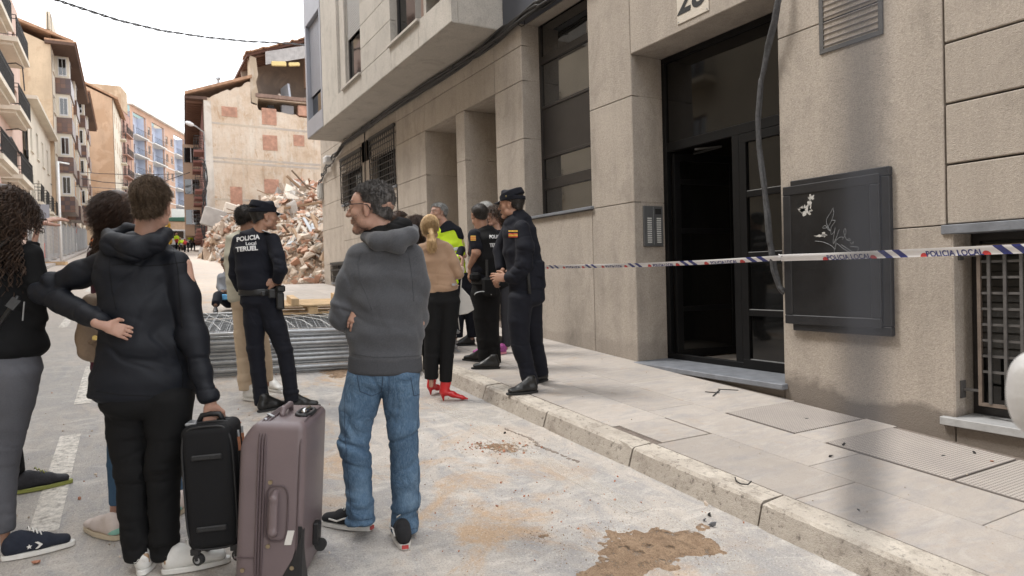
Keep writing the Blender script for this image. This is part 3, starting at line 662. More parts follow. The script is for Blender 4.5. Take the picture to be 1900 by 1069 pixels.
# ---- cables on the facade
def bundle(name, label, paths, r, mat=M_cable, cat='cable bundle', amp=.012, n=8, seg=40):
    t_ = thing(name, label, cat); rg = np.random.default_rng(len(label))
    for k in range(n):
        P = []; ph = rg.uniform(0, 6.28); am = rg.uniform(.4, 1)*amp; w1 = rg.uniform(.6, 1.4)
        for i in range(seg+1):
            u = i/seg*(len(paths)-1); j = min(int(u), len(paths)-2); f_ = u-j; f_ = f_*f_*(3-2*f_) if len(paths) > 3 else f_
            p = np.array(paths[j])*(1-f_)+np.array(paths[j+1])*f_
            L = i/seg*14
            p = p+am*np.array([.3*math.sin(L*w1+ph), math.cos(L*w1*1.3+ph), math.sin(L*w1+ph*2)]); P.append(p)
        MB().tube(P, r, 6).build('cable', mat, t_, smooth=True, fix=False)
    return t_
ca = bundle('cable_bundle', 'thick bundle of black cables running along under the jutting floor', [(17.6, WY+.06, 3.25), (16.9, WY+.05, 3.42), (14.5, WY+.05, 3.46), (12.0, WY+.05, 3.46), (9.6, WY+.06, 3.47), (8.4, WY+.07, 3.49), (7.5, WY+.08, 3.52), (6.4, WY+.08, 3.5), (5.2, WY+.08, 3.6)], .017, n=12, amp=.05, seg=90)
for k in range(13):
    x_ = 8.0+k*.72; MB().tube([(x_+.01*math.cos(a), WY+.055+.05*math.cos(a), 3.465+.05*math.sin(a)) for a in frange(0, 6.2, 9)], .006, 5).build('cable_clip', M_rubber, ca, smooth=True, fix=False)
bundle('cable_bundle', 'grey twisted cable hanging loose down in front of the entrance', [onY(x, y, YY) for x, y, YY in ((1447, -40, WY+.10), (1444, 0, WY+.10), (1437, 40, WY+.10), (1424, 90, WY+.09), (1412, 150, WY+.09), (1407, 220, WY+.09), (1409, 280, WY+.09), (1418, 350, WY+.10), (1425, 400, WY+.10), (1428, 450, WY+.10), (1435, 500, WY+.09), (1447, 528, WY+.05), (1456, 540, WY+.03))], .017, simple('grey_cable', (.05, .05, .053), .6, .5, 40, .004), n=6, amp=.019, seg=90)
vb = thing('cable', 'thin black cable dropping between the two grille windows', 'cable'); MB().tube([onY(x, y, WY+.02) for x, y in ((676, 240), (677, 300), (678, 380), (678, 420))], .012, 6).build('cable_run', M_cable, vb)
jb = thing('junction_box', 'pale grey electrical box hanging on cables at the corner of the near building', 'junction box')
MB().box(19.2, 19.5, WY, WY+.10, 2.30, 2.75).build('box_body', simple('aged_plastic', (.42, .41, .39), .6, .15), jb, bevel=.02)
MB().box(19.25, 19.45, WY+.10, WY+.115, 2.36, 2.69).build('box_lid', _mc['aged_plastic'], jb, bevel=.01)
bundle('cable_bundle', 'loose grey cables looping at the corner above the junction box', [(17.6, WY+.06, 3.3), (18.3, WY+.08, 3.1), (18.9, WY+.08, 2.95), (19.35, WY+.06, 2.75)], .012, simple('grey_cable', (.1, .1, .1)), n=4, amp=.05, seg=30)
lampw = thing('floodlight', 'small white floodlight under the far end of the jutting floor', 'lamp')
MB().box(17.9, 18.2, WY+.05, WY+.25, 3.1, 3.3).build('lamp_head', simple('lamp_white', (.6, .6, .6), .4), lampw, bevel=.03); MB().bar((18.05, WY, 3.3), (18.05, WY+.15, 3.3), .04).build('bracket', M_galv, lampw)
# ---- police tape
def tape(name, pts, wd, label, text_scale=1.0):
    t_ = thing(name, label, 'barrier tape')
    P = np.array([np.array(p) for p in pts]); seg = np.linalg.norm(np.diff(P, axis=0), axis=1); cum = np.r_[0, np.cumsum(seg)]; L = cum[-1]
    def pos(s_, v, off=0):
        p = np.array([np.interp(s_, cum, P[:, i]) for i in range(3)])
        q = np.array([np.interp(min(s_+.02, L), cum, P[:, i]) for i in range(3)])-np.array([np.interp(max(s_-.02, 0), cum, P[:, i]) for i in range(3)]); q /= np.linalg.norm(q)
        nrm = np.cross(q, [0, 0, 1]); nrm /= np.linalg.norm(nrm)
        if nrm[1] < 0: nrm = -nrm
        fold = .012*math.sin(v/wd*3.0+.3*math.sin(s_*3))
        return p+np.array([0, 0, v])+nrm*(fold+off+.004*math.sin(s_*7))
    m = MB(); n = int(L/.05); k = 6
    V = [pos(L*i/n, wd*(j/k-.5)) for i in range(n+1) for j in range(k+1)]
    m.add(V, [(i*(k+1)+j, i*(k+1)+j+1, (i+1)*(k+1)+j+1, (i+1)*(k+1)+j) for i in range(n) for j in range(k)])
    band = m.build('tape_band', simple('tape_white', (.78, .78, .80), .3, .04, 4, 0), t_, smooth=True, fix=False)
    Mb = simple('tape_blue', (.03, .04, .20), .35, .1); Mr = simple('tape_red', (.55, .05, .05), .35)
    def patch(s0, s1, slant, mat, name_):
        mm = MB(); kk = 6; nn = 4
        V = [pos(min(max(s0+(s1-s0)*i/nn+slant*(j/kk-.5), 0), L), wd*(j/kk-.5)*.999, .0016) for i in range(nn+1) for j in range(kk+1)]
        mm.add(V, [(i*(kk+1)+j, i*(kk+1)+j+1, (i+1)*(kk+1)+j+1, (i+1)*(kk+1)+j) for i in range(nn) for j in range(kk)]).build(name_, mat, t_, fix=False)
    def disc(s0, r, mat):
        mm = MB(); V = []
        for i in range(13):
            a = math.pi*i/12; V.append(pos(min(max(s0+r*math.cos(a), 0), L), -wd*.5+r*math.sin(a)*.9, .002))
        mm.add(V, [tuple(range(13))]).build('red_disc', mat, t_, fix=False)
    s_ = .15
    while s_ < L-.7:
        patch(s_, s_+.055, .05, Mb, 'blue_stripe'); patch(s_+.11, s_+.165, .05, Mb, 'blue_stripe'); disc(s_+.24, .028, Mr)
        me = text_mesh('POLICIA LOCAL', .052*text_scale, .0012, spacing=1.05)
        for v in me.vertices:
            a = (s_+.45)-v.co.x if True else 0
            b = v.co.y-.012
            b = max(b, -wd*.5)
            v.co = Vector(pos(min(max(a, 0), L), b, .0022))
        link('tape_lettering', me, Mb, t_); disc(s_+.66, .028, Mr); s_ += .80
    return t_
kn = np.array([3.80, WY+.11, .085])
tape('barrier_tape', [(1.0, -4.25, .07), (2.0, -4.52, .075), (2.6, -4.62, .078), (3.3, -4.70, .08), (3.66, -4.73, .085), kn], .055, 'white police tape with blue stripes from the notice board to the right edge')
tape('barrier_tape', [kn, (4.5, WY+.14, .075), (5.5, WY+.14, .072), (6.6, WY+.13, .085), (7.7, WY+.13, .10), (8.8, WY+.12, .12)], .042, 'white police tape with blue stripes stretched across the entrance', .8)
rg = np.random.default_rng(2); mbk = MB()
for k in range(5): mbk.tube([kn+rg.normal(size=3)*.012 for _ in range(5)], .008, 5)
mbk.build('tape_knot', simple('tape_white', (.78, .78, .80)), None, label='crumpled knot of tape tied at the left edge of the notice board', cat='tape knot', smooth=True)
# ------------------------------------------------------------------ facades
def render_mat(name, base, patch=None, streak=.25, var=.12, dirt=.3):
    t = NT(name); b = np.array(base)
    c = t.ramp(t.noise(.5, 5, .6), [(.3, tuple(b*(1-var))), (.7, tuple(np.minimum(b*(1+var), .9)))])
    if patch: c = t.mix(t.ramp(t.noise(.35, 6, .62, dist=.6), [(.5, 0.0), (.56, .8)]), c, patch)
    c = t.mix(t.ramp(t.noise(1, 6, .7, t.vec((1.5, 1.5, .22))), [(.48, 0.0), (.75, streak)]), c, tuple(b*.45))
    g = t.noise(9, 5, .7); c = t.mix(t.ramp(g, [(.5, 0.0), (.8, dirt)]), c, tuple(b*.5))
    return t.done(c, .92, t.bump(g, .02, .6), spec=.2)
M_pink = render_mat('pink_render', (.62, .46, .385)); M_tan = render_mat('tan_party_render', (.50, .385, .27), (.42, .30, .20), .35)
M_cream = render_mat('cream_render', (.66, .60, .50), None, .15); M_whit = render_mat('white_render', (.70, .69, .66), None, .1)
M_orange = render_mat('orange_party_render', (.50, .34, .23), (.42, .27, .17), .3)
M_blue = render_mat('pale_blue_render', (.50, .55, .66), None, .08); M_terra = render_mat('terracotta_brick_face', (.50, .335, .25), None, .1)
M_beige = render_mat('beige_render', (.55, .47, .36)); M_brownf = render_mat('brown_pink_render', (.44, .28, .23), None, .15)
M_eave = simple('brown_eave', (.09, .05, .035), .8, .3, 5, .004); M_winw = simple('white_window_frame', (.62, .62, .62), .5, .05)
M_shopd = simple('shop_front_dark', (.05, .045, .045), .5); M_brownd = simple('brown_door', (.16, .075, .045), .6, .2, 6, .002)
M_rooft = simple('clay_roof_tiles', (.36, .21, .13), .9, .3, 3, .02)
t = NT('brown_tile_cladding'); bk = t.n('ShaderNodeTexBrick'); bk.offset = 0
for k, v in (('Scale', 1.0), ('Mortar Size', .012), ('Brick Width', .33), ('Row Height', .33)): bk.inputs[k].default_value = v
bk.inputs['Color1'].default_value = (.20, .10, .06, 1); bk.inputs['Color2'].default_value = (.075, .05, .055, 1); bk.inputs['Mortar'].default_value = (.07, .05, .04, 1)
sx = t.n('ShaderNodeSeparateXYZ'); t.l(t.pos, sx.inputs[0]); cx_ = t.n('ShaderNodeCombineXYZ'); t.l(t.math('ADD', sx.outputs[0], sx.outputs[1]), cx_.inputs[0]); t.l(sx.outputs[2], cx_.inputs[1]); t.l(cx_.outputs[0], bk.inputs[0])
M_tile = t.done(bk.outputs[0], .35)
glass_far = M_glass
class Face:
    """one facade: wall with real openings, framed panes, sills"""
    def __init__(s, par, P0, P1, z0, z1, mat, flip=False, th=.3):
        s.par = par; s.P0 = np.array(P0, float); d = np.array(P1, float)-s.P0; s.L = np.linalg.norm(d); s.u = d/s.L
        s.n = np.array([s.u[1], -s.u[0]])*(-1 if flip else 1); s.z0, s.z1, s.mat, s.th, s.op = z0, z1, mat, th, []; s.deep = set()
    def p(s, u, z, o=0.0): q = s.P0+s.u*u+s.n*o; return (q[0], q[1], z)
    def upx(s, px, py=300):
        r = ray(px, py)[:2]; A = np.array([[r[0], -s.u[0]], [r[1], -s.u[1]]]); k = np.linalg.solve(A, s.P0); return k[1]
    def zpx(s, px, py):
        r = ray(px, py); A = np.array([[r[0], -s.u[0]], [r[1], -s.u[1]]]); k = np.linalg.solve(A, s.P0); return r[2]*k[0]
    def ubox(s, u0, u1, z0, z1, o0, o1, name, mat, par=None, **kw):
        return MB().prism([s.p(u0, z0, o0), s.p(u1, z0, o0), s.p(u1, z1, o0), s.p(u0, z1, o0)], tuple((s.n*(o1-o0)))+(0,)).build(name, mat, par or s.par, **kw)
    def window(s, u0, u1, z0, z1, frame=None, sill=True, mull=1, shutter=0, name='window', sillmat=None):
        s.op.append((u0, u1, z0, z1)); w_ = .06; mb = MB(); D0, D1 = -.2, -.15
        def bx(a, b, c, d): mb.prism([s.p(a, c, D0), s.p(b, c, D0), s.p(b, d, D0), s.p(a, d, D0)], tuple(s.n*(D1-D0))+(0,))
        bx(u0, u1, z0, z0+w_); bx(u0, u1, z1-w_, z1); bx(u0, u0+w_, z0+w_, z1-w_); bx(u1-w_, u1, z0+w_, z1-w_)
        for k in range(mull): m_ = u0+(u1-u0)*(k+1)/(mull+1); bx(m_-.03, m_+.03, z0+w_, z1-w_)
        wo = mb.build(name, frame or M_winw, s.par)
        s.ubox(u0+w_, u1-w_, z0+w_, z1-w_, -.185, -.18, 'pane', glass_far, wo, fix=False)
        if shutter: s.ubox(u0+.02, u1-.02, z1-(z1-z0)*shutter, z1-.01, -.14, -.10, 'shutter', simple('beige_blind', (.42, .38, .33), .7), wo, fix=False)
        if sill: s.ubox(u0-.08, u1+.08, z0-.07, z0-.002, .002, .08, 'window_sill', sillmat or s.mat, wo)
    def balcony(s, u0, u1, z, out=.8, h=1.0, slabmat=None, rail=None, solid=None, th=.15, n=None):
        b = s.ubox(u0, u1, z-th, z, .002, out, 'balcony', slabmat or s.mat)
        if solid:
            s.ubox(u0, u1, z+.002, z+h, out-.08, out, 'parapet', solid, b); s.ubox(u0, u0+.08, z+.002, z+h, .004, out-.082, 'parapet', solid, b); s.ubox(u1-.08, u1, z+.002, z+h, .004, out-.082, 'parapet', solid, b); return
        mb = MB(); rw = .03
        for a, c in (((u0+.03, .0), (u0+.03, out-.05)), ((u0+.03, out-.05), (u1-.03, out-.05)), ((u1-.03, out-.05), (u1-.03, 0.0))):
            for zz_ in (z+h, z+.08, z+h*.82): mb.bar(s.p(a[0], zz_, a[1]), s.p(c[0], zz_, c[1]), rw)
            L = abs(a[0]-c[0])+abs(a[1]-c[1]); k = max(2, int(L/(n or .13)))
            for i in range(k+1): f_ = i/k; uu = a[0]+(c[0]-a[0])*f_; oo = a[1]+(c[1]-a[1])*f_; mb.bar(s.p(uu, z, oo), s.p(uu, z+h, oo), .018)
        mb.build('railing', rail or M_iron, b, fix=False)
    def wall(s, name='wall'):
        us = sorted({0, s.L, *[round(v, 4) for o in s.op for v in o[:2]]}); zs = sorted({s.z0, s.z1, *[round(v, 4) for o in s.op for v in o[2:]]})
        mb = MB()
        for i in range(len(us)-1):
            for j in range(len(zs)-1):
                uc, zc = (us[i]+us[i+1])/2, (zs[j]+zs[j+1])/2
                if any(o[0] < uc < o[1] and o[2] < zc < o[3] for o in s.op): continue
                mb.quad(s.p(us[i], zs[j]), s.p(us[i+1], zs[j]), s.p(us[i+1], zs[j+1]), s.p(us[i], zs[j+1]))
        for u0, u1, z0, z1 in s.op:
            D = -s.th
            mb.quad(s.p(u0, z0), s.p(u0, z1), s.p(u0, z1, D), s.p(u0, z0, D)); mb.quad(s.p(u1, z0), s.p(u1, z1), s.p(u1, z1, D), s.p(u1, z0, D))
            mb.quad(s.p(u0, z0), s.p(u1, z0), s.p(u1, z0, D), s.p(u0, z0, D)); mb.quad(s.p(u0, z1), s.p(u1, z1), s.p(u1, z1, D), s.p(u0, z1, D))
            if (u0, u1) not in s.deep: mb.quad(s.p(u0, z0, D), s.p(u1, z0, D), s.p(u1, z1, D), s.p(u0, z1, D))
        return mb.build(name, s.mat, s.par, fix=False)
def body(par, P0, P1, n, dep, z0, z1, mat, name='side_wall'):
    u = np.array(P1, float)-np.array(P0, float); u /= np.linalg.norm(u); n = np.array(n, float)
    q = [np.array(P0)-n*.32, np.array(P1)-n*.32]; P = [(*q[0], z0), (*q[1], z0), (*q[1], z1), (*q[0], z1)]
    return MB().prism(P, (*(-n*dep), 0)).build(name, mat, par)
def edge(par, F, z0, z1, mat, o=0.0):   # closes the thin side between the facade sheet and the body
    for u in (0, F.L): F.ubox(u-.001 if u else 0, u if u else .001, z0, z1, -.33, 0, 'corner_strip', mat, par, fix=False)

# ---- left row, near part (opposite the entrance): seen in window reflections
b = thing('apartment_building', 'beige house row standing opposite the entrance, just out of the photo on the left', 'building')
F = Face(b, (-22, 5.0), (30, 5.0), -3, 12.5, M_beige); F.n = np.array([0, -1.0])
for k in range(13):
    for fl in range(4):
        u = 1.2+4*k; z = gz(-22+u)+.9+3.1*fl
        if fl and k % 2: F.window(u, u+1.0, z-.8, z+1.4, M_brownd, False, 1); F.balcony(u-.6, u+1.6, z-.85, .6)
        else: F.window(u, u+1.1, z, z+1.4, M_winw)
F.wall(); body(b, (-22, 5.0), (30, 5.0), (0, -1.0), 9, -3, 12.5, M_beige)
# ---- pink house with iron balconies
b = thing('pink_house', 'salmon pink house with three iron balconies at the left edge', 'house')
F = Face(b, (30.4, 4.9), (46, 4.9), .3, 15.2, M_pink); F.n = np.array([0, -1.0])
for z in (5.26, 8.40, 11.52):
    for u0 in (2.0, 7.6):
        for du in (.35, 2.9): F.window(u0+du, u0+du+1.0, z+.02, z+2.2, M_brownd, False, 1)
        F.balcony(u0, u0+4.3, z, .82, 1.0, M_cream, th=.22)
        F.ubox(u0+.15, u0+4.15, z-.36, z-.222, .002, .62, 'corbel', M_cream)
    F.window(13.2, 14.1, z+.9, z+2.1, M_winw)
for u0 in (1.5, 5.4, 9.3, 12.6): F.window(u0, u0+1.4, 1.6+u0*.06, 3.9, M_brownd, False, 1)
F.wall(); body(b, (30.4, 4.9), (46, 4.9), (0, -1.0), 9, .3, 15.2, M_pink)
for u0, z in ((9.6, 7.6), (9.6, 10.75)): MB().tube([F.p(u0, z+.0, 0), F.p(u0, z+.1, .5), F.p(u0, z-.05, .75), F.p(u0, z-1.2, .80)], .03, 6).build('awning_arm', M_iron, b)
b = thing('cream_house', 'low cream house squeezed between pink house and tan party wall', 'house')
F = Face(b, (46.1, 4.65), (58.9, 4.65), 1, 10.6, M_cream); F.n = np.array([0, -1.0])
for k in range(4):
    for z in (2.0, 5.0, 7.9): F.window(1+3*k, 2+3*k, z, z+1.6, M_winw); 
    F.balcony(.7+3*k, 2.3+3*k, 4.95, .5)
F.wall(); body(b, (46.1, 4.65), (58.9, 4.65), (0, -1.0), 9, 1, 10.6, M_cream); F.ubox(-.05, F.L, 10.6, 10.8, -.3, .5, 'cornice', M_cream)
# ---- tall block with tile clad bays (two halves)
b = thing('apartment_building', 'tall tan and cream block with brown tiled bay windows and wide brown eaves', 'building')
def tiled_half(par, X0, X1, Y, ztop, nb, zb):
    F = Face(par, (X0, Y), (X1, Y), 1.4, ztop, M_cream); F.n = np.array([0, -1.0])
    L = X1-X0
    for k in range(5):
        z = zb+3.0*k
        for u0, u1 in ((2.6, 6.4), (9.5, 13.3)):
            if u1 > L: continue
            bay_ = F.ubox(u0, u1, z-.15, z+1.05, .002, 1.0, 'bay', M_tile) if True else None
            if k < 4:
                F.ubox(u0+.1, u1-.1, z+1.052, z+2.85, .002, .9, 'bay_wall', M_cream, bay_)
                F.ubox(u0+.9, u1-.9, z+1.15, z+2.6, .902, .94, 'bay_window', M_winw, bay_); F.ubox(u0+1.0, u1-1.0, z+1.25, z+2.5, .942, .95, 'pane', glass_far, bay_)
                # windows in the bay's near cheek
                c = MB().box(X0+u0+.1-.03, X0+u0+.1-.002, Y-.75, Y-.2, z+1.2, z+2.6).build('bay_window', M_winw, bay_)
                for yy in (-.70, -.46): MB().box(X0+u0+.1-.04, X0+u0+.1-.031, Y+yy, Y+yy+.2, z+1.3, z+2.5).build('pane', glass_far, c)
        F.window(.6, 1.8, z+1.0, z+2.3, M_winw)
    for u0 in (1, 5.2, 9.4): 
        if u0+3 < L: F.window(u0, u0+2.8, 1.7+u0*.066+.9, 5.2, M_shopd, False, 2)
    F.ubox(0, L, 5.6, 6.2, .003, .05, 'tile_band', M_tile)
    F.wall()
    F.ubox(-.4, L+.1, ztop, ztop+.22, -.35, 1.5, 'eave', M_eave); F.ubox(-.4, L+.1, ztop+.222, ztop+.34, -.35, 1.6, 'roof_edge', M_rooft)
    return F
tiled_half(b, 59, 77, 4.4, 17.6, 2, 5.9)
zt = 17.6
q = MB().prism([(59.3, 4.72, 1), (59.3, 14, 1), (59.3, 14, 21.5), (59.3, 9.2, 21.5), (59.3, 9.0, 19.6), (59.3, 4.72, 17.7)], (17, 0, 0)).build('party_wall', M_tan, b)
MB().prism([(58.9, 4.40, 1), (58.9, 14, 1), (58.9, 14, 21.4), (58.9, 9.2, 21.4), (58.9, 9.0, 19.5), (58.9, 4.40, 17.6)], (.38, 0, 0)).build('party_wall', M_tan, b)
MB().prism([(58.7, 3.0, 17.85), (58.7, 9.6, 20.1), (58.7, 9.6, 20.3), (58.7, 3.0, 18.05)], (18.4, 0, 0)).build('roof', M_rooft, b)
MB().prism([(58.4, 8.6, 21.5), (58.4, 16, 24), (58.4, 16, 24.2), (58.4, 8.6, 21.7)], (10, 0, 0)).build('roof', M_eave, b)
b = thing('apartment_building', 'white block with brown tiled bay ends further up behind the tan block', 'building')
tiled_half(b, 77.2, 95, 4.3, 18.6, 2, 7.1); body(b, (77.2, 4.3), (95, 4.3), (0, -1.0), 9, 2, 18.6, M_tan)
# ---- orange party wall house with cream street face
b = thing('apartment_building', 'block with bare orange brown party wall facing the camera', 'building')
F = Face(b, (100, 1.1), (112.4, .3), 4.5, onX(207, 183, 100)[2], M_cream, flip=False); 
if F.n[1] > 0: F.n = -F.n
zt = F.z1
for fl in range(5):
    z = zt-2.9-3.35*fl
    for u0 in (1.2, 4.2, 7.2, 10.0): F.window(u0, u0+1.1, z, z+1.5, M_winw, False)
    F.balcony(9.6, 11.6, z-.3, .7)
F.wall(); 
pw = [(100.0, 1.1)]
MB().prism([(100.02, 1.15, 4), (100.02, 12, 4), (100.02, 12, zt+4.5), (100.02, 7.5, zt+3.2), (100.02, 4.0, zt+1.3), (100.02, 1.15, zt)], (12, -.8, 0)).build('party_wall', M_orange, b)
MB().prism([(99.8, .5, zt-.1), (99.8, 7.6, zt+3.3), (99.8, 7.6, zt+3.5), (99.8, .5, zt+.15)], (12.6, -.85, 0)).build('roof', M_rooft, b)
MB().box(98.2, 98.7, 1.6, 12, 3, onX(150, 392, 98.5)[2]).build('ruined_garden_wall', render_mat('bare_earth_wall', (.50, .38, .27), (.36, .27, .19), .4), None, label='crumbling earth coloured wall at the foot of the orange party wall', cat='wall')
b = thing('apartment_building', 'tall white block rising behind the orange party wall', 'building')
F = Face(b, (118, 5.5), (126, 3), 5, onX(230, 165, 118)[2]-.2, M_whit); F.n = -F.n if F.n[1] > 0 else F.n
F.wall(); MB().prism([(118, 5.6, 5), (118, 16, 5), (118, 16, F.z1), (118, 5.6, F.z1)], (8, -1, 0)).build('side_wall', M_whit, b)
b = thing('apartment_building', 'narrow brown pink block with dark balconies between the cream and blue facades', 'building')
F = Face(b, (112.6, .25), (118.2, -.85), 5, 0, M_brownf); F.n = -F.n if F.n[1] > 0 else F.n
F.z1 = F.zpx(240, 218); zt = F.z1
for fl in range(5):
    z = zt-2.7-3.1*fl; F.window(.7, 2.2, z-.6, z+1.4, M_shopd, False); F.window(3.3, 4.6, z-.6, z+1.4, M_shopd, False); F.balcony(.4, 4.9, z-.65, .6, slabmat=M_brownf)
F.wall(); body(b, (112.6, .25), (118.2, -.85), F.n, 8, 4, zt, M_brownf); MB().prism([(112.5, .2, zt), (112.5, 6, zt), (112.5, 6, zt+3.2), (112.5, .2, zt+3.2)], (4, -.8, 0)).build('stair_tower', M_tan, b)
# ---- long block with blue recessed balconies
b = thing('apartment_building', 'long block with pale blue recessed balconies between terracotta window bays', 'building')
P0, P1 = (118.4, -.9), (141.5, -10.6)
F = Face(b, P0, P1, 5, 0, M_terra); F.n = -F.n if F.n[0] > 0 else F.n
zt = F.zpx(260, 205); F.z1 = zt
def uu(px): return min(max(F.upx(px), 0), F.L)
blue = [(249.5, 273), (284, 306), (324, 343)]; zf = [zt-1.2-3.05*(k+1) for k in range(5)]; zs_ = F.zpx(340, 412)
for a, c in blue:
    u0, u1 = uu(a), uu(c); F.op.append((u0, u1, zf[-1]-.2, zt-.8)); F.deep.add((u0, u1))
    for o0, o1, x0, x1 in ((-1.35, -1.30, u0, u1), (-1.3, .01, u0-.08, u0-.001), (-1.3, .01, u1+.001, u1+.08)): F.ubox(x0, x1, zf[-1]-.2, zt-.8, o0, o1, 'recess_wall', M_blue)
    for z in zf:
        F.ubox(u0+.002, u1-.002, z-.16, z, -1.3, .45, 'balcony', M_whit); rb_ = MB()
        for zz_ in (z+.95, z+.1): rb_.bar(F.p(u0, zz_, .42), F.p(u1, zz_, .42), .04)
        for i in range(22): u = u0+(u1-u0)*i/21; rb_.bar(F.p(u, z, .42), F.p(u, z+.95, .42), .02)
        rb_.build('railing', M_iron, b, fix=False)
        um = u0+(u1-u0)*.45; F.ubox(um, um+1.3, z+.01, z+2.15, -1.298, -1.25, 'balcony_door', M_brownd); F.ubox(um+.15, um+1.15, z+.3, z+2.0, -1.248, -1.24, 'pane', M_glass)
for a, c, nwin in ((273, 284, 1), (306, 324, 2), (343, 351, 1)):
    u0, u1 = uu(a), uu(c)
    for z in zf:
        for i in range(nwin):
            um = u0+(u1-u0)*(i+.5)/nwin; F.window(um-.55, um+.55, z+.95, z+2.3, M_winw, True, 1, .3 if (i+int(z)) % 2 else 0, sillmat=M_whit)
        F.ubox(u0+.002, u1-.002, z-.14, z+.02, .003, .06, 'floor_band', M_whit)
F.op = [o for o in F.op]
F.wall()
# the recesses are true voids: cut their back plate out of the wall sheet by building it deep
for m_ in range(8):
    u0 = F.L*m_/8+.3; F.ubox(u0, u0+F.L/8-.6, 5.3, zf[-1]-.9, .01, .06, 'shop_window', M_shopd)
F.ubox(0, F.L, zf[-1]-.75, zf[-1]-.25, .01, 1.0, 'shop_canopy', M_shopd)
for a, c, mt, txt in ((310, 322, 'shop_sign_white', 0), (330, 345, 'shop_sign_red', 1)):
    F.ubox(uu(a), uu(c), F.zpx(a, 418), F.zpx(a, 400), 1.02, 1.1, 'shop_sign', simple(mt, (.6, .6, .58) if not txt else (.4, .04, .04), .5))
body(b, np.array(P0)-F.n*1.1, np.array(P1)-F.n*1.1, F.n, 8, 4, zt-1.3, M_terra); F.ubox(0, F.L, zt, zt+.25, -.4, .5, 'parapet', M_whit)
tq = F.ubox(uu(262), uu(320), zt+.26, zt+1.9, -3.2, -2.9, 'roof_terrace_screen', simple('green_glazing', (.16, .30, .28), .3))
F.ubox(uu(300), uu(350), zt+.3, zt+2.2, -5.5, -4.0, 'attic_wall', M_beige)
far = thing('apartment_building', 'plain cream building closing the street far behind the truck', 'building')
F2 = Face(far, (141.8, -10.8), (158, -22), 5, 22, M_cream); F2.n = -F2.n if F2.n[0] > 0 else F2.n
for fl in range(5):
    for k in range(6): F2.window(1+3*k, 2.1+3*k, 8+3*fl, 9.4+3*fl, M_winw)
F2.wall(); body(far, (141.8, -10.8), (158, -22), F2.n, 8, 4, 22, M_cream)
far = thing('apartment_building', 'tan building across the street end behind the ruined house', 'building')
MB().box(100, 125, -30, -12.5, 3, 17).build('wall', M_beige, far); MB().box(99.5, 125.5, -30.5, -12, 17, 17.3).build('roof', M_rooft, far)

# ------------------------------------------------------------------ half demolished house (gable wall with bricked-up openings)
gb = thing('half_demolished_house', 'half demolished old house with stained party wall, bricked openings and torn open attic', 'house')
def gable_mat():
    t = NT('stained_party_plaster')
    c = t.ramp(t.noise(.32, 6, .62, dist=.4), [(.32, (.42, .31, .215)), (.5, (.55, .44, .34)), (.66, (.62, .54, .45))])
    c = t.mix(t.ramp(t.noise(1.4, 6, .72, t.vec((1, 1, .35))), [(.5, 0.0), (.64, .6)]), c, (.60, .55, .48))
    c = t.mix(t.ramp(t.noise(.8, 6, .7, t.vec((1, 1.5, .9)), 1.0), [(.56, 0.0), (.66, .7)]), c, (.38, .24, .14))
    c = t.mix(t.ramp(t.noise(1, 6, .7, t.vec((2.5, 2.5, .18))), [(.55, 0.0), (.75, .5)]), c, (.23, .19, .155))
    g = t.noise(5, 6, .75); c = t.mix(t.ramp(g, [(.55, 0.0), (.75, .5)]), c, (.28, .22, .17))
    return t.done(c, .95, t.bump(g, .06, .8), spec=.1)
M_gab = gable_mat(); M_brick = simple('hollow_brick', (.46, .26, .185), .9, .3, 3, .01)
GX = 52.0
outline = [(-4.95, 0.5), (-4.95, 12.95), (-8.1, 14.55), (-8.15, 13.1), (-8.5, 13.0), (-8.6, 12.6), (-9.5, 12.5), (-11.0, 12.45), (-12.0, 12.3), (-13.5, 12.4), (-16, 12.5), (-22, 12), (-22, .5)]
rgo = np.random.default_rng(9); jag = []
for i in range(1, len(outline)-2):
    a, c = np.array(outline[i]), np.array(outline[i+1]); n = max(1, int(np.linalg.norm(c-a)/.22)); top = i >= 1
    for k in range(n): p = a+(c-a)*k/n; jag.append((p[0], p[1]+(rgo.uniform(-.09, .09) if k else 0)))
OP = [(-6.1, -7.15, 12.45, 13.12), (-8.82, -9.86, 12.25, 12.7), (-8.83, -9.86, 9.68, 10.79), (-11.02, -11.82, 10.14, 10.97), (-8.84, -9.87, 6.5, 7.56), (-10.92, -11.72, 6.77, 7.66), (-12.06, -12.45, 7.12, 7.59)]
poly = [(-4.95, .5)]+jag+[(-22, 12), (-22, .5)]
MB().prism([(GX, y, z) for y, z in poly], (.5, 0, 0)).build('party_wall', M_gab, gb)
def bricks(y0, y1, z0, z1, jagged=0, name='brick_infill'):
    mb = MB(); r = 0; z = z0
    mb.box(GX-.015, GX-.003, min(y0, y1), max(y0, y1), z0, z1)
    while z < z1-.02:
        y = max(y0, y1)-(.13 if r % 2 else 0)
        while y > min(y0, y1):
            a = max(y-.25, min(y0, y1)); 
            if not (jagged and rgo.random() < jagged): mb.box(GX-.045+rgo.uniform(-.008, .008), GX-.016, a+.008, min(y, max(y0, y1))-.006, z+.006, min(z+.085, z1))
            y -= .26
        z += .092; r += 1
    return mb.build(name, M_brick, gb, kind='stuff', fix=False)
for q in ((-6.1, -7.15, 11.9, 12.6), (-8.82, -9.86, 11.55, 12.75), (-8.83, -9.86, 9.68, 10.79), (-11.02, -11.82, 10.14, 10.97), (-8.84, -9.87, 6.5, 7.56), (-10.92, -11.72, 6.77, 7.66), (-12.06, -12.45, 7.12, 7.59)): bricks(*q)
for q, z0 in (((-6.3, -7.6), 4.0), ((-6.5, -7.3), 5.4)): bricks(q[0], q[1], z0, z0+1.5, .12)
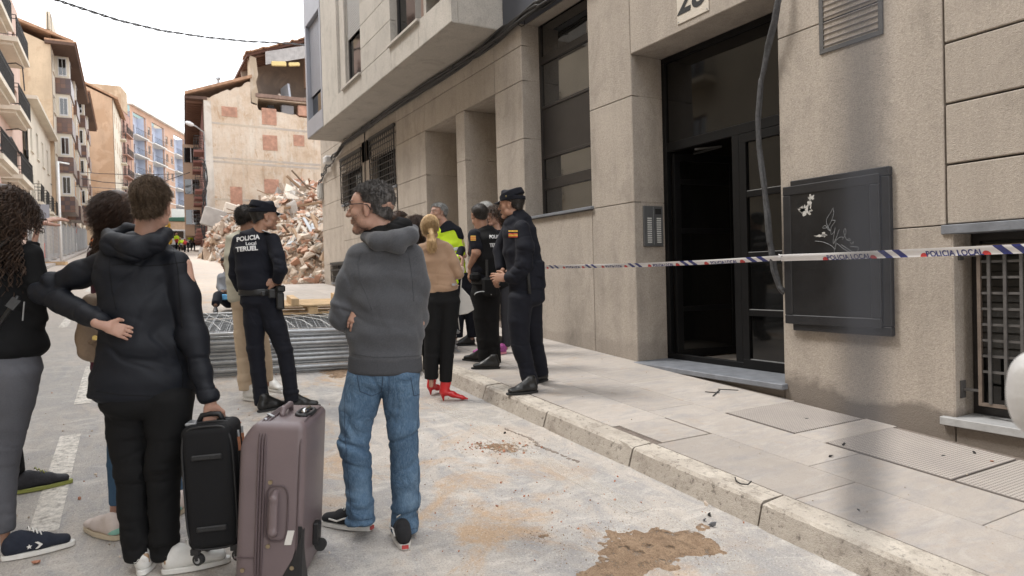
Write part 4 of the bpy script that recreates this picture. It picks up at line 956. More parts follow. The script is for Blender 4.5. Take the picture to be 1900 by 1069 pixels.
MB().prism([(GX-.02, -4.95, .5), (GX-.02, -5.5, .5), (GX-.02, -5.42, 12.9), (GX-.02, -4.95, 12.9)], (.05, 0, 0)).build('quoin_strip', render_mat('pale_mortar', (.58, .53, .47), (.45, .37, .30)), gb)
for z in (11.35, 8.9, 8.62, 5.95): MB().prism([(GX-.012, -5.3, z-.04), (GX-.012, -13.2, z-.18), (GX-.012, -13.2, z-.02), (GX-.012, -5.3, z+.10)], (.03, 0, 0)).build('floor_scar', render_mat('grey_scar', (.42, .37, .32), (.5, .42, .33)), gb)
# street face, balconies, eave
F = Face(gb, (52.3, -4.9), (76, -6.45), 2, 12.9, simple('faded_red_render', (.25, .12, .10), .9, .2, 2)); F.n = F.n if F.n[1] > 0 else -F.n
for k in range(5):
    for z in (4.0, 6.8, 9.6): F.window(1+4.6*k, 2.0+4.6*k, z, z+2.1, M_brownd, False, 1); F.balcony(.5+4.6*k, 2.6+4.6*k, z-.05, .65)
gl = F.ubox(14, 18, 4.3, 12.4, .002, 1.35, 'glazed_gallery', render_mat('gallery_panel', (.46, .33, .24), None, .2))
for z in (5.3, 8.0, 10.8):
    F.ubox(13.96, 13.999, z, z+1.3, .1, 1.25, 'gallery_window', M_glass, gl); F.ubox(13.93, 13.959, z, z+1.3, .65, .72, 'glazing_bar', M_winw, gl)
F.wall()
ev = F.ubox(-.35, F.L, 12.95, 13.15, -.3, 1.15, 'eave', M_eave)
for k in range(34): F.ubox(.2+.68*k, .32+.68*k, 12.78, 12.948, .01, 1.05, 'rafter', simple('rafter_wood', (.17, .09, .06), .85), ev)
MB().prism([(51.8, -3.75, 13.16), (51.8, -8.2, 14.85), (51.8, -8.2, 15.05), (51.8, -3.75, 13.36)], (24, -1.57, 0)).build('roof', M_rooft, gb)
MB().prism([(52.52, -5.25, 1), (76, -6.85, 1), (76, -22, 1), (52.52, -22, 1)], (0, 0, 11.3)).build('house_body', M_gab, gb)
MB().tube([(55, -6.3, 13.8), (55, -6.3, 15.3)], .09, 8).tube([(55, -6.3, 15.3), (55, -6.3, 15.45)], .16, 8).build('flue', M_galv, gb)
MB().tube([(58, -4.3, 13.2), (58, -4.3, 15.6)], .03, 6).build('aerial', M_iron, gb)
# torn open attic
at_ = MB(); jp = [(-8.1, 13.0), (-8.55, 12.9), (-8.62, 13.9), (-8.5, 14.6), (-8.66, 15.1), (-8.55, 16.35), (-8.12, 16.5)]
at_.prism([(GX, y, z) for y, z in jp], (1.1, 0, 0)); at_.build('attic_pillar', render_mat('mortar_rough', (.46, .38, .30), (.36, .28, .2)), gb)
MB().box(GX-.05, GX+.10, -16, -8.45, 13.52, 13.78).box(GX+.0, GX+.25, -16, -8.45, 13.50, 13.53).build('steel_beam', simple('rusted_beam', (.20, .13, .10), .8, .3, 4, .01), gb)
MB().box(GX+.12, 58.5, -16, -8.4, 13.42, 13.50).build('attic_floor', M_gab, gb)
MB().prism([(55.5, -8.4, 12.4), (55.5, -16, 12.4), (55.5, -16, 17.9), (55.5, -12.6, 18.2), (55.5, -8.0, 16.4)], (.3, 0, 0)).build('attic_back_wall', render_mat('attic_plaster', (.30, .23, .18), (.22, .17, .14)), gb)
MB().prism([(52.3, -10.9, 13.55), (57.9, -10.9, 13.55), (57.9, -10.9, 15.5), (52.9, -10.9, 15.0)], (0, -.15, 0)).build('attic_partition', render_mat('attic_white', (.42, .43, .46), None, .2), gb)
rf = MB().prism([(GX-.1, -7.9, 16.35), (GX-.1, -12.6, 18.2), (GX-.1, -12.6, 18.38), (GX-.1, -7.9, 16.55)], (8, 0, 0)).build('attic_roof', simple('roof_boards', (.10, .045, .03), .85, .2, 3), gb)
for k in range(11): MB().prism([(GX+.3+.6*k, -8.0, 16.22), (GX+.3+.6*k, -12.6, 18.04), (GX+.3+.6*k, -12.6, 18.19), (GX+.3+.6*k, -8.0, 16.37)], (.12, 0, 0)).build('rafter', _mc['rafter_wood'], rf)
MB().prism([(GX-.4, -12.6, 18.4), (GX-.4, -16.5, 17.2), (GX-.4, -16.5, 17.0), (GX-.4, -12.6, 18.2)], (8, 0, 0)).build('attic_roof', M_rooft, gb)
tl = MB()
for k in range(150):
    y = -7.9-4.7*(k % 25)/25; tl.obb((GX-.15+.35*(k//25)*.8+rgo.uniform(-.1, .1), y, 16.6+(-7.9-y)*.394+rgo.uniform(-.03, .06)), ((1, 0, 0), (0, 1, -.394), (0, .394, 1)), (.2, .09, .03))
tl.build('broken_roof_tiles', M_rooft, gb, kind='stuff', fix=False)
sh_ = MB().prism([(GX-.18, -9.2, 15.9), (GX-.18, -12.0, 16.75), (GX-.18, -12.1, 17.7), (GX-.18, -9.2, 16.85)], (.03, .02, 0)).build('corrugated_sheet', simple('grey_corrugated', (.40, .38, .37), .7, .2, 3), gb)
for k in range(20): MB().box(GX-.21, GX-.182, -9.3-.14*k-.03, -9.3-.14*k, 16.0+.043*k, 16.8+.043*k).build('sheet_rib', _mc['grey_corrugated'], sh_, fix=False)
MB().obb((GX-.25, -10.1, 16.05), ((0, .95, -.1), (1, 0, 0), (0, .1, .95)), (.55, .1, .18)).obb((GX-.25, -11.2, 16.15), ((0, .95, -.15), (1, 0, 0), (0, .15, .95)), (.42, .1, .14)).build('insulation_pad', simple('yellow_foam', (.62, .48, .22), .9), gb, bevel=.05)
MB().box(GX+.02, GX+.5, -16, -12.05, 14.6, 18.0).build('attic_wall', simple('attic_brown', (.22, .13, .08), .8), gb)
MB().tube([(GX-.02, -12.6, 16.0), (GX+.02, -12.6, 16.0)], .42, 20).build('satellite_dish', simple('dish', (.35, .31, .28), .7), gb)
for y0, w_, mt, z_ in ((-9.3, .5, M_room, .6), (-10.3, .9, simple('grey_mattress', (.16, .15, .15)), .7), (-11.5, .8, M_brick, .8), (-12.6, .6, M_brick, .7)):
    MB().box(GX+.3, GX+.9, y0-w_, y0, 12.5, 12.5+z_).build('attic_junk', mt, gb, bevel=.05)
mbj = MB()
for k in range(60): mbj.rock((GX+rgo.uniform(.1, 1), rgo.uniform(-13, -10), 13.6+abs(rgo.normal())*.12), rgo.uniform(.06, .2), rgo)
mbj.build('attic_debris', M_stone, gb, kind='stuff', fix=False)
MB().obb((GX+.3, -12.6, 13.72), ((0, 1, 0), (1, 0, 0), (0, 0, 1)), (.4, .2, .12)).build('blue_tarp', simple('blue_tarp', (.05, .25, .5), .5), gb, bevel=.04)

# ------------------------------------------------------------------ rubble heap
rh = np.random.default_rng(21)
def rubh(x, y):
    g0 = S*x-1.5
    e = (-4.5+.5*np.sin(x*.6)+.35*np.sin(x*1.7+1)-y)            # distance inwards from the street edge
    near = np.clip((x-19.4)/2.6, 0, 1)
    ridge = 1.55+.4*np.sin(x*.35+1.2)+.5*np.sin(y*.7+x*.2)+np.clip((x-23)*.13, 0, 2.7)
    return g0+ridge*(1-np.exp(-np.maximum(e, 0)/1.5))*(.75+.25*near)+.0
nx_, ny_ = 130, 70; X_ = np.linspace(19.45, 51.9, nx_); Y_ = np.linspace(-3.9, -20, ny_)
XX, YY_ = np.meshgrid(X_, Y_, indexing='ij'); ZZ = rubh(XX, YY_)
nn_ = vnoise(np.stack([XX.ravel()*1.5, YY_.ravel()*1.5, ZZ.ravel()*0+3], 1)).reshape(XX.shape)*.5+vnoise(np.stack([XX.ravel()*5, YY_.ravel()*5, ZZ.ravel()*0+9], 1)).reshape(XX.shape)*.22
inside = ZZ > S*XX-1.5+.02; ZZ = np.where(inside, ZZ+nn_*.7-.25, S*XX-1.56)
mb = MB(); mb.add(np.stack([XX, YY_, ZZ], -1).reshape(-1, 3), [(i*ny_+j, (i+1)*ny_+j, (i+1)*ny_+j+1, i*ny_+j+1) for i in range(nx_-1) for j in range(ny_-1)])
M_dust = render_mat('rubble_dust', (.36, .27, .20), (.26, .19, .14), .1);  # dust brown, deepened to paint shade into the crevices between pieces
mb.build('rubble_mound', M_dust, label='dusty mound of fine demolition rubble filling the gap between the houses', kind='stuff', cat='rubble')
mats_r = [simple('pale_plaster_lump', (.52, .43, .35), .95, .2, 2, .02), simple('pinkish_brick_lump', (.45, .26, .18), .95, .3, 2, .02), simple('grey_concrete_lump', (.40, .37, .34), .95, .2, 2, .02), simple('cream_plaster_lump', (.60, .53, .45), .95, .15, 2, .02), simple('earth_lump', (.36, .26, .18), .95, .3, 2, .02)]
mbs = [MB() for _ in mats_r]
def surf(x, y): return float(rubh(x, y))
def rpos():
    x = 19.7+32*rh.random()**1.6; y = -4.1-rh.random()**1.2*8.5
    return x, y
for k in range(14000):
    x, y = rpos(); z = surf(x, y)
    if z < S*x-1.5+.03 and rh.random() > .12: continue
    r = min(.30, .04+abs(rh.normal())**1.4*.075)*(1+(x-20)/60); i = rh.choice(5, p=(.3, .25, .15, .18, .12))
    mbs[i].rock((x, y, max(z, S*x-1.5)+.12+rh.uniform(-.05, .12)), r, rh, (1, rh.uniform(.4, 1), rh.uniform(.25, .9)))
for i, mb in enumerate(mbs): mb.build('rubble', mats_r[i], label='small %s fragments covering the collapsed house heap' % ('cream plaster', 'reddish brick', 'grey concrete', 'white plaster', 'brown earth')[i], kind='stuff', cat='rubble', fix=False)
for k in range(110):
    x, y = 20+31*rh.random()**1.2, -4.7-rh.random()*6.5; z = surf(x, y)+.18; i = rh.choice(4, p=(.35, .2, .25, .2)); r = rh.uniform(.28, .55)*(1+(x-20)/45)
    MB().rock((x, y, z), r, rh, (1, rh.uniform(.5, .9), rh.uniform(.2, .6))).build('masonry_chunk', mats_r[i], fix=False, label='%s masonry chunk lying in the %s part of the rubble heap' % (('pale', 'reddish', 'grey', 'cream')[i], 'near' if x < 27 else 'middle' if x < 38 else 'far'), cat='rubble chunk', group='masonry chunks in the rubble heap')
for k in range(48):
    x, y = 20.5+26*rh.random()**1.3, -5.2-rh.random()*5; z = surf(x, y)+.35; L = rh.uniform(.7, 2.4); a = rh.uniform(0, 6.28); el = rh.uniform(-.3, .8)
    d = np.array([math.cos(a)*math.cos(el), math.sin(a)*math.cos(el), math.sin(el)])*L/2; c = np.array([x, y, z])
    mt = [simple('splintered_timber', (.30, .20, .125), .9), simple('old_beam_wood', (.16, .11, .075), .9), M_galv, simple('whitewashed_lath', (.42, .37, .31), .9)][rh.choice(4, p=(.4, .2, .12, .28))]
    MB().bar(c-d, c+d, rh.uniform(.05, .14), rh.uniform(.03, .10)).build('broken_timber', mt, label='%s sticking out of the %s part of the rubble heap' % ({'splintered_timber': 'splintered yellow timber', 'old_beam_wood': 'dark old beam', 'galvanised_steel': 'bent grey metal bar', 'whitewashed_lath': 'whitewashed lath'}[mt.name], 'near' if x < 25 else 'middle' if x < 33 else 'far'), cat='timber', group='splintered timbers in the rubble heap')
for q, sz, lab in (((405, 415), (.95, .2, .62), 'large tilted grey wall slab at the left end of the rubble heap'), ((432, 400), (.55, .25, .45), 'pale upright wall fragment leaning on the party wall'), ((450, 425), (.8, .5, .5), 'square cream block half way up the left rubble heap')):
    c = onX(q[0], q[1]-8, 46.5); MB().obb(c, (np.array([.2, .93, .3]), np.array([.95, -.2, 0]), np.array([.1, -.3, .95])), sz).build('wall_slab', mats_r[2] if sz[0] > .9 else mats_r[3], label=lab, cat='wall slab', bevel=.06)
for q, X, sz, lab, mi in (((500, 455), 26, (.9, .12, .45), 'large pale slab lying askew in the right part of the rubble', 0), ((560, 500), 22.5, (.55, .3, .4), 'big rounded masonry lump near the corner of the intact building', 2), ((575, 455), 24, (.5, .1, .35), 'white curved plaster fragment near the top of the right rubble', 3), ((520, 480), 25, (.6, .3, .35), 'dark earth block in the middle of the rubble', 4)):
    c = onX(q[0], q[1], X); MB().rock(c, 1, rh, sz).build('wall_slab', mats_r[mi], label=lab, cat='wall slab')
for k in range(9):
    a = onX(560+rh.uniform(-30, 20), 400+rh.uniform(-10, 40), 25+rh.uniform(-2, 2)); b_ = onX(600+rh.uniform(-20, 20), 440+rh.uniform(0, 60), 22+rh.uniform(-1, 1))
    if k % 2: b_ = onX(530+rh.uniform(-20, 20), 450+rh.uniform(0, 40), 24)
    MB().bar(a, b_, .10, .05).build('broken_timber', [_mc['splintered_timber'], _mc['whitewashed_lath'], M_galv][k % 3], label='splintered timber sticking out of the rubble heap', cat='timber', group='splintered timbers in the rubble heap')
MB().bar(G(535, 527), G(600, 521), .08, .05).build('plank', _mc['old_beam_wood'], label='dark flat plank lying on the road before the rubble', cat='plank')

# ------------------------------------------------------------------ stacked site fences and pallets
M_wire = simple('galvanised_wire', (.42, .43, .44), .4, .2, 20, 0, metal=.5)
A = G(222, 712); B = G(790, 678); dA = (B-A)[:2]; LA = 3.5; dA /= np.linalg.norm(dA); nA = np.array([-dA[1], dA[0]])
if nA @ np.array([1, -.5]) < 0: nA = -nA
ORD = 'first second third fourth fifth sixth seventh eighth ninth tenth eleventh twelfth thirteenth'.split()
def make_panel():
    t_ = thing('mesh_barrier', 'grey tubular wire mesh barrier at the very bottom of the flat stack', 'mesh barrier', 'fence panels stacked flat on the road')
    L, W_ = 3.5, 2.0; r = .021
    fr_ = MB(); P = [(0, 0, 0), (L, 0, 0), (L, W_, 0), (0, W_, 0)]
    for i in range(4): fr_.tube([P[i], P[(i+1) % 4]], r, 8)
    fr_.build('tube_frame', M_galv, t_, smooth=True, fix=False)
    wr = MB()
    for k in range(1, 34): x = L*k/34; wr.bar((x, 0, .003), (x, W_, .003), .0045)
    for k in range(1, 9): y = W_*k/9; wr.bar((0, y, -.003), (L, y, -.003), .0045)
    wr.build('wire_mesh', M_wire, t_, kind='stuff', fix=False)
    return t_
pr0 = make_panel(); rp = np.random.default_rng(12); base_ang = math.atan2(dA[1], dA[0]); sgn = 1 if nA @ np.array([-math.sin(base_ang), math.cos(base_ang)]) > 0 else -1
slope_x = math.atan(S*dA[0]); NP = 11
for k in range(NP):
    o = pr0 if k == 0 else copy_tree(pr0)
    p = A[:2]+dA*rp.uniform(-.06, .06)+nA*rp.uniform(-.03, .03)
    Rz = Matrix.Rotation(base_ang+rp.uniform(-.012, .012), 4, 'Z')
    ex = Vector((dA[0], dA[1], S*dA[0])).normalized(); ey = Vector((nA[0], nA[1], S*nA[0])).normalized(); ez = ex.cross(ey)
    if ez.z < 0: ez = -ez; 
    Mx = Matrix((ex, ey, ez)).transposed().to_4x4() @ Matrix.Rotation(rp.uniform(-.012, .012), 4, 'Z')
    if Mx.determinant() < 0: Mx = Matrix((ex, ey, ez)).transposed().to_4x4()
    Mx.translation = Vector((p[0], p[1], gz(p[0])+.03+.0425*k)); o.matrix_world = Mx
    if k: o['label'] = 'grey tubular wire mesh barrier, %s in the flat stack on the road' % ('topmost' if k == NP-1 else ORD[k]+' from the bottom')
zt_ = .03+.0425*(NP-1)+.024
def stack_pt(u, v, dz=0): q = A[:2]+dA*u+nA*v; return np.array([q[0], q[1], gz(q[0])+zt_+dz])
for k in range(13):      # loose bent tie wires on top
    u = .75+.19*k; v0 = .15
    MB().tube([stack_pt(u, v0, .004), stack_pt(u-.12+rp.uniform(-.05, .05), .7, .012), stack_pt(u-.35, 1.3, .010), stack_pt(u-.5+rp.uniform(-.1, .1), 1.9, .006)], .004, 5).build('loose_wire', simple('bright_wire', (.6, .6, .58), .4), label='bent pale wire lying across the top of the barrier stack, %s from the left' % ORD[k], cat='wire', group='loose wires on the fence stack', fix=False)
def pallet(u, v, rot, label):
    t_ = thing('pallet', label, 'pallet'); c = stack_pt(u, v); ex = dA*math.cos(rot)+nA*math.sin(rot); ey = -dA*math.sin(rot)+nA*math.cos(rot)
    e3 = lambda w_: np.array([w_[0], w_[1], S*w_[0]])
    ex, ey = e3(ex), e3(ey); ez = np.array([0, 0, 1.0])
    for k in range(7): MB().obb(c+ey*(-.36+.12*k)+ez*.115, (ex, ey, ez), (.6, .045, .011)).build('deck_board', M_wood, t_, bevel=.002)
    for i in (-1, 0, 1):
        for j in (-1, 0, 1): MB().obb(c+ex*.53*i+ey*.34*j+ez*.06, (ex, ey, ez), (.06, .05, .04)).build('block', M_wood, t_, bevel=.002)
        MB().obb(c+ey*.34*i+ez*.012, (ex, ey, ez), (.6, .05, .010)).build('bottom_board', M_wood, t_)
    return t_
pallet(1.95, 1.80, .05, 'pale wooden pallet lying on the back of the fence stack')
for (u, v), lab in (((1.75, 1.55), 'short squared timber lying across the pallet on the fence stack'), ((2.35, 1.8), 'second squared timber on the pallet, half hidden by the grey hoodie')):
    a = stack_pt(u, v-.25, .17); c = stack_pt(u-.05, v+.35, .17); MB().bar(a, c, .09, .09).build('timber_block', M_wood, label=lab, cat='timber', bevel=.004)

# ------------------------------------------------------------------ upright site fence on the left, poles, lamps, wires
FY = 3.45
def site_panel():
    t_ = thing('site_fence', '', 'fence panel', 'upright site fence panels along the left kerb'); fr_ = MB()
    for x in (.02, 3.38): fr_.tube([(x, 0, .05), (x, 0, 2.0)], .025, 6)
    for z in (.15, 1.98): fr_.tube([(0, 0, z), (3.4, 0, z)], .018, 6)
    fr_.build('tube_frame', M_galv, t_, fix=False); wr = MB()
    for k in range(1, 26): wr.bar((.13*k, 0, .15), (.13*k, 0, 1.98), .006)
    for k in range(1, 8): wr.bar((0, 0, .15+.23*k), (3.4, 0, .15+.23*k), .008)
    wr.build('wire_mesh', M_wire, t_, kind='stuff', fix=False); MB().box(-.25, .25, -.12, .12, 0, .12).build('foot_block', mats_r[2], t_, bevel=.02)
    return t_
pr1 = site_panel()
for k in range(13):
    o = pr1 if k == 0 else copy_tree(pr1); x = 33+3.45*k; o.location = (x, FY+.0, gz(x)+.13); o['label'] = 'upright galvanised mesh fence panel on the left kerb, %s' % ('nearest of the row' if k == 0 else ORD[k]+' one going away')
def pole(name, foot, htop, r, label, cat, arm=None, mat=M_white):
    t_ = thing(name, label, cat); f_ = np.array(foot); MB().tube([f_, f_+[0, 0, htop]], r, 10).build('post', mat, t_, smooth=True)
    if arm is not None: MB().tube([f_+[0, 0, htop-.03], f_+[0, 0, htop-.03]+np.array(arm)], r*.7, 8).build('arm', mat, t_, smooth=True)
    return t_
f0 = G(114, 484, .13); pole('lamp_post', f0, 5.1, .06, 'slim white pole with short arm behind the site fence', 'pole', (.5, -.45, .0))
f0 = np.array([44.5, 3.9, gz(44.5)+.13]); t_ = pole('sign_post', f0, 3.0, .04, 'grey rectangular back of a traffic sign on a post behind the fence', 'sign', mat=M_galv)
MB().box(44.4, 44.43, 3.65, 4.2, gz(44.5)+2.3, gz(44.5)+3.1).build('sign_board', M_mauve, t_)
MB().obb(G(102, 493)+np.array([0, 0, .1]), ((.3, .95, 0), (.95, -.3, 0), (0, 0, 1)), (.5, .15, .08)).build('timber_sleeper', M_wood, label='short wooden sleeper lying at the foot of the site fence', cat='timber')
for (px, py), c_, lab in (((142, 465), (.8, .8, .8), 'white paper sheet tied to the site fence'), ((83, 470), (.6, .1, .08), 'red and white tape scrap hanging on the nearest fence panel'), ((142, 434), (.6, .1, .08), 'small red and white tape scrap high on the fence')):
    c = onY(px, py-5, FY-.05); MB().obb(c, ((1, .1, 0), (0, 1, 0), (.15, 0, 1)), (.16, .01, .35 if py > 440 else .15)).build('fence_scrap', simple('scrap_%d' % px+str(py), c_, .6), label=lab, cat='paper' if c_[1] > .5 else 'tape scrap')
ob = thing('barrier', 'orange plastic barrier behind the fence left of the long haired head', 'barrier')
c = np.array([82, 3.2, gz(82)]); MB().box(81, 84, 3.1, 3.3, gz(82)+.1, gz(82)+1.1).build('board', simple('orange_plastic', (.75, .2, .05), .5), ob, bevel=.05); MB().box(81.2, 81.4, 2.9, 3.5, gz(82), gz(82)+.1).box(83.6, 83.8, 2.9, 3.5, gz(82), gz(82)+.1).build('feet', M_rubber, ob)
def lamp(head, root, label):
    t_ = thing('street_lamp', label, 'street lamp'); h_ = np.array(head); r_ = np.array(root); mid = (h_+r_)/2+np.array([0, 0, .5])
    P = [r_, r_+[0, 0, .6], r_*.35+h_*.65+[0, 0, .25], h_]; MB().tube([tuple(p) for p in P], .05, 8).build('arm', M_galv, t_, smooth=True)
    d = (h_-r_); d[2] = 0; d /= np.linalg.norm(d)
    MB().tube([h_-d*.1, h_+d*.1, h_+d*.4, h_+d*.7, h_+d*.8], [.05, .13, .16, .12, .03], 10).build('lamp_head', simple('lamp_shell', (.6, .6, .6), .4), t_, smooth=True)
lamp(onX(358, 232, 50.5), onX(379, 262, 51.5), 'curved arm street lamp fixed to the corner of the ruined house')
lamp(onX(136, 297, 70), onX(122, 300, 74), 'pale street lamp head reaching out from the tiled block')
MB().tube([onX(380, 262, 51.6), onX(384, 400, 51.6)], .04, 6).build('downpipe', M_galv, label='thin pale pipe running down the corner of the ruined house', cat='pipe')
def wire(pts, r, label, twist=False, n=40):
    P = [np.array(p) for p in pts]; Q = []
    for i in range(n+1):
        u = i/n*(len(P)-1); j = min(int(u), len(P)-2); Q.append(P[j]*(1-(u-j))+P[j+1]*(u-j))
    t_ = thing('overhead_cable', label, 'cable')
    for k in range(2 if twist else 1): MB().tube([q+r*1.1*np.array([0, math.cos(i*.55+k*3.14), math.sin(i*.55+k*3.14)]) for i, q in enumerate(Q)] if twist else Q, r, 5).build('cable_strand', M_cable, t_, smooth=True, fix=False)
wire([at(80, -8, 24), at(140, 12, 25), at(220, 38, 27), at(300, 57, 30), at(380, 69, 33), at(460, 77, 36), at(540, 81, 40), at(600, 88, 44)], .028, 'twisted black overhead cable crossing the white sky', True, 160)
wire([at(-40, 300, 22), at(20, 255, 33), at(45, 300, 38), at(75, 333, 44), at(100, 345, 50), at(130, 360, 56)], .05, 'thick grey cable sagging along the pink house toward the tan wall')
wire([at(120, 316, 58), at(180, 322, 62), at(260, 325, 66), at(350, 322, 70)], .03, 'upper thin wire spanning the street in front of the orange party wall')
wire([at(120, 326, 58), at(190, 338, 62), at(260, 343, 66), at(300, 338, 70), at(352, 320, 52)], .035, 'lower sagging wire spanning the street behind the two heads')
wire([at(70, 345, 50), at(110, 345, 54), at(160, 347, 60), at(240, 352, 80)], .03, 'thin horizontal wire passing in front of the tiled bays')
bundle('cable_bundle', 'messy cables and brackets hanging on the street face of the ruined house', [onX(379, 300, 51.3), onX(381, 350, 51.3), onX(377, 400, 51.5), onX(380, 450, 51.5)], .035, n=4, amp=.18, seg=30)

# ------------------------------------------------------------------ far vehicles
def wheels(t_, pts, r, w_, ax):
    for p in pts:
        p = np.array(p, float); a = np.array(ax)*w_/2
        wo = MB().tube([p-a, p+a], r, 14).build('wheel', M_rubber, t_, smooth=False); MB().tube([p-a*1.05, p+a*1.05], r*.55, 12).build('rim', M_galv, wo)
van = thing('van', 'white van seen from behind next to the hi-vis workers', 'van')
vx, vy = at(326, 465, 64)[:2]; vz = gz(vx)
MB().prism([(vx, vy+.95, vz+.35), (vx, vy+.95, vz+1.1), (vx+.15, vy+.85, vz+2.0), (vx+3.6, vy+.85, vz+2.05), (vx+4.4, vy+.9, vz+1.2), (vx+5.0, vy+.9, vz+1.0), (vx+5.0, vy+.9, vz+.35)], (0, -1.85, 0)).build('body', simple('van_white', (.62, .63, .62), .35), van, bevel=.06)
MB().box(vx-.0, vx+.06, vy-.72, vy+.72, vz+1.15, vz+1.85).build('rear_window', M_glass, van); MB().box(vx-.06, vx+.1, vy-.9, vy+.9, vz+.35, vz+.55).build('bumper', M_rubber, van)
for s_ in (-1, 1): MB().box(vx-.02, vx+.05, vy+.02+s_*.82-.07, vy+.02+s_*.82+.07, vz+.75, vz+1.1).build('tail_light', simple('tail_red', (.4, .02, .02), .3), van)
wheels(van, [(vx+.9, vy+.85, vz+.35), (vx+.9, vy-.85, vz+.35), (vx+4.1, vy+.85, vz+.35), (vx+4.1, vy-.85, vz+.35)], .34, .22, (0, 1, 0))
tr = thing('truck', 'tan tipper truck with green tarpaulin and orange light bar behind the van', 'truck'); tx, ty = at(338, 462, 76)[:2]; tz = gz(tx)
MB().box(tx, tx+5, ty-1.4, ty+1.4, tz+1.2, tz+3.0).build('tipper_body', simple('tipper_tan', (.42, .30, .21), .7, .2), tr, bevel=.05)
MB().prism([(tx-.1, ty-1.5, tz+3.0), (tx-.1, ty+1.5, tz+3.0), (tx-.1, ty+1.1, tz+3.45), (tx-.1, ty-1.0, tz+3.5)], (5.2, 0, 0)).build('tarpaulin', simple('green_tarp', (.03, .10, .07), .7), tr, bevel=.05)
MB().box(tx+5.2, tx+7, ty-1.2, ty+1.2, tz+.8, tz+3.6).build('cab', simple('cab_white', (.6, .6, .6), .4), tr, bevel=.12); MB().box(tx+5.4, tx+5.8, ty-.8, ty+.8, tz+3.62, tz+3.85).build('light_bar', simple('orange_lamp', (.8, .25, .05), .4), tr)
MB().box(tx+4.9, tx+5.1, ty-.8, ty+.7, tz+3.9, tz+4.9).build('hoarding', M_white, tr)
MB().box(tx+.1, tx+7, ty-.5, ty+.5, tz+.7, tz+1.19).build('chassis', M_rubber, tr)
wheels(tr, [(tx+a, ty+s_*1.05, tz+.5) for a in (1.2, 2.4, 6.1) for s_ in (-1, 1)], .5, .3, (0, 1, 0))
car = thing('parked_car', 'small silver car parked beyond the workers near the ruined house', 'car'); cx0, cy0 = at(367, 461, 86)[:2]; cz = gz(cx0)
MB().prism([(cx0, cy0+.85, cz+.3), (cx0, cy0+.85, cz+.95), (cx0+.7, cy0+.7, cz+1.45), (cx0+2.6, cy0+.7, cz+1.45), (cx0+3.3, cy0+.8, cz+.95), (cx0+4.1, cy0+.8, cz+.8), (cx0+4.1, cy0+.8, cz+.3)], (0, -1.7, 0)).build('body', simple('car_silver', (.35, .36, .38), .3, metal=.5), car, bevel=.08)
MB().prism([(cx0+.12, cy0+.6, cz+1.0), (cx0+.12, cy0-.6, cz+1.0), (cx0+.58, cy0-.5, cz+1.4), (cx0+.58, cy0+.5, cz+1.4)], (-.03, 0, .02)).build('rear_window', M_glass, car)
for s_ in (-1, 1): MB().box(cx0-.04, cx0+.02, cy0+s_*.65-.12, cy0+s_*.65+.12, cz+.65, cz+.85).build('tail_light', _mc['tail_red'], car)
wheels(car, [(cx0+a, cy0+s_*.75, cz+.3) for a in (.7, 3.3) for s_ in (-1, 1)], .3, .18, (0, 1, 0))
ex = thing('excavator', 'yellow excavator arm standing upright left of the van', 'excavator'); e0 = at(314, 465, 58)*1.0; e0[2] = gz(e0[0]); EX = e0[0]-66; EY = e0[1]+1.45; M_yel = simple('machine_yellow', (.62, .38, .04), .5, .2)
MB().box(65.5+EX, 68+EX, -1.7+EY, .1+EY, e0[2]+.7, e0[2]+1.6).build('engine_house', M_yel, ex, bevel=.08); MB().box(65.2+EX, 68.3+EX, -1.8+EY, -1.4+EY, e0[2], e0[2]+.6).box(65.2+EX, 68.3+EX, -.4+EY, .0+EY, e0[2], e0[2]+.6).build('track', M_rubber, ex, bevel=.1)
MB().bar(e0+[-.6, .1, .5], e0+[-.7, .0, 2.4], .28, .35).bar(e0+[-.7, 0, 2.4], e0+[-1.3, .3, 1.9], .2, .25).build('arm', M_yel, ex, bevel=.02)
MB().box(66.6+EX, 67.9+EX, -1.4+EY, -.5+EY, e0[2]+1.62, e0[2]+2.7).build('cab', M_glass, ex, bevel=.05)
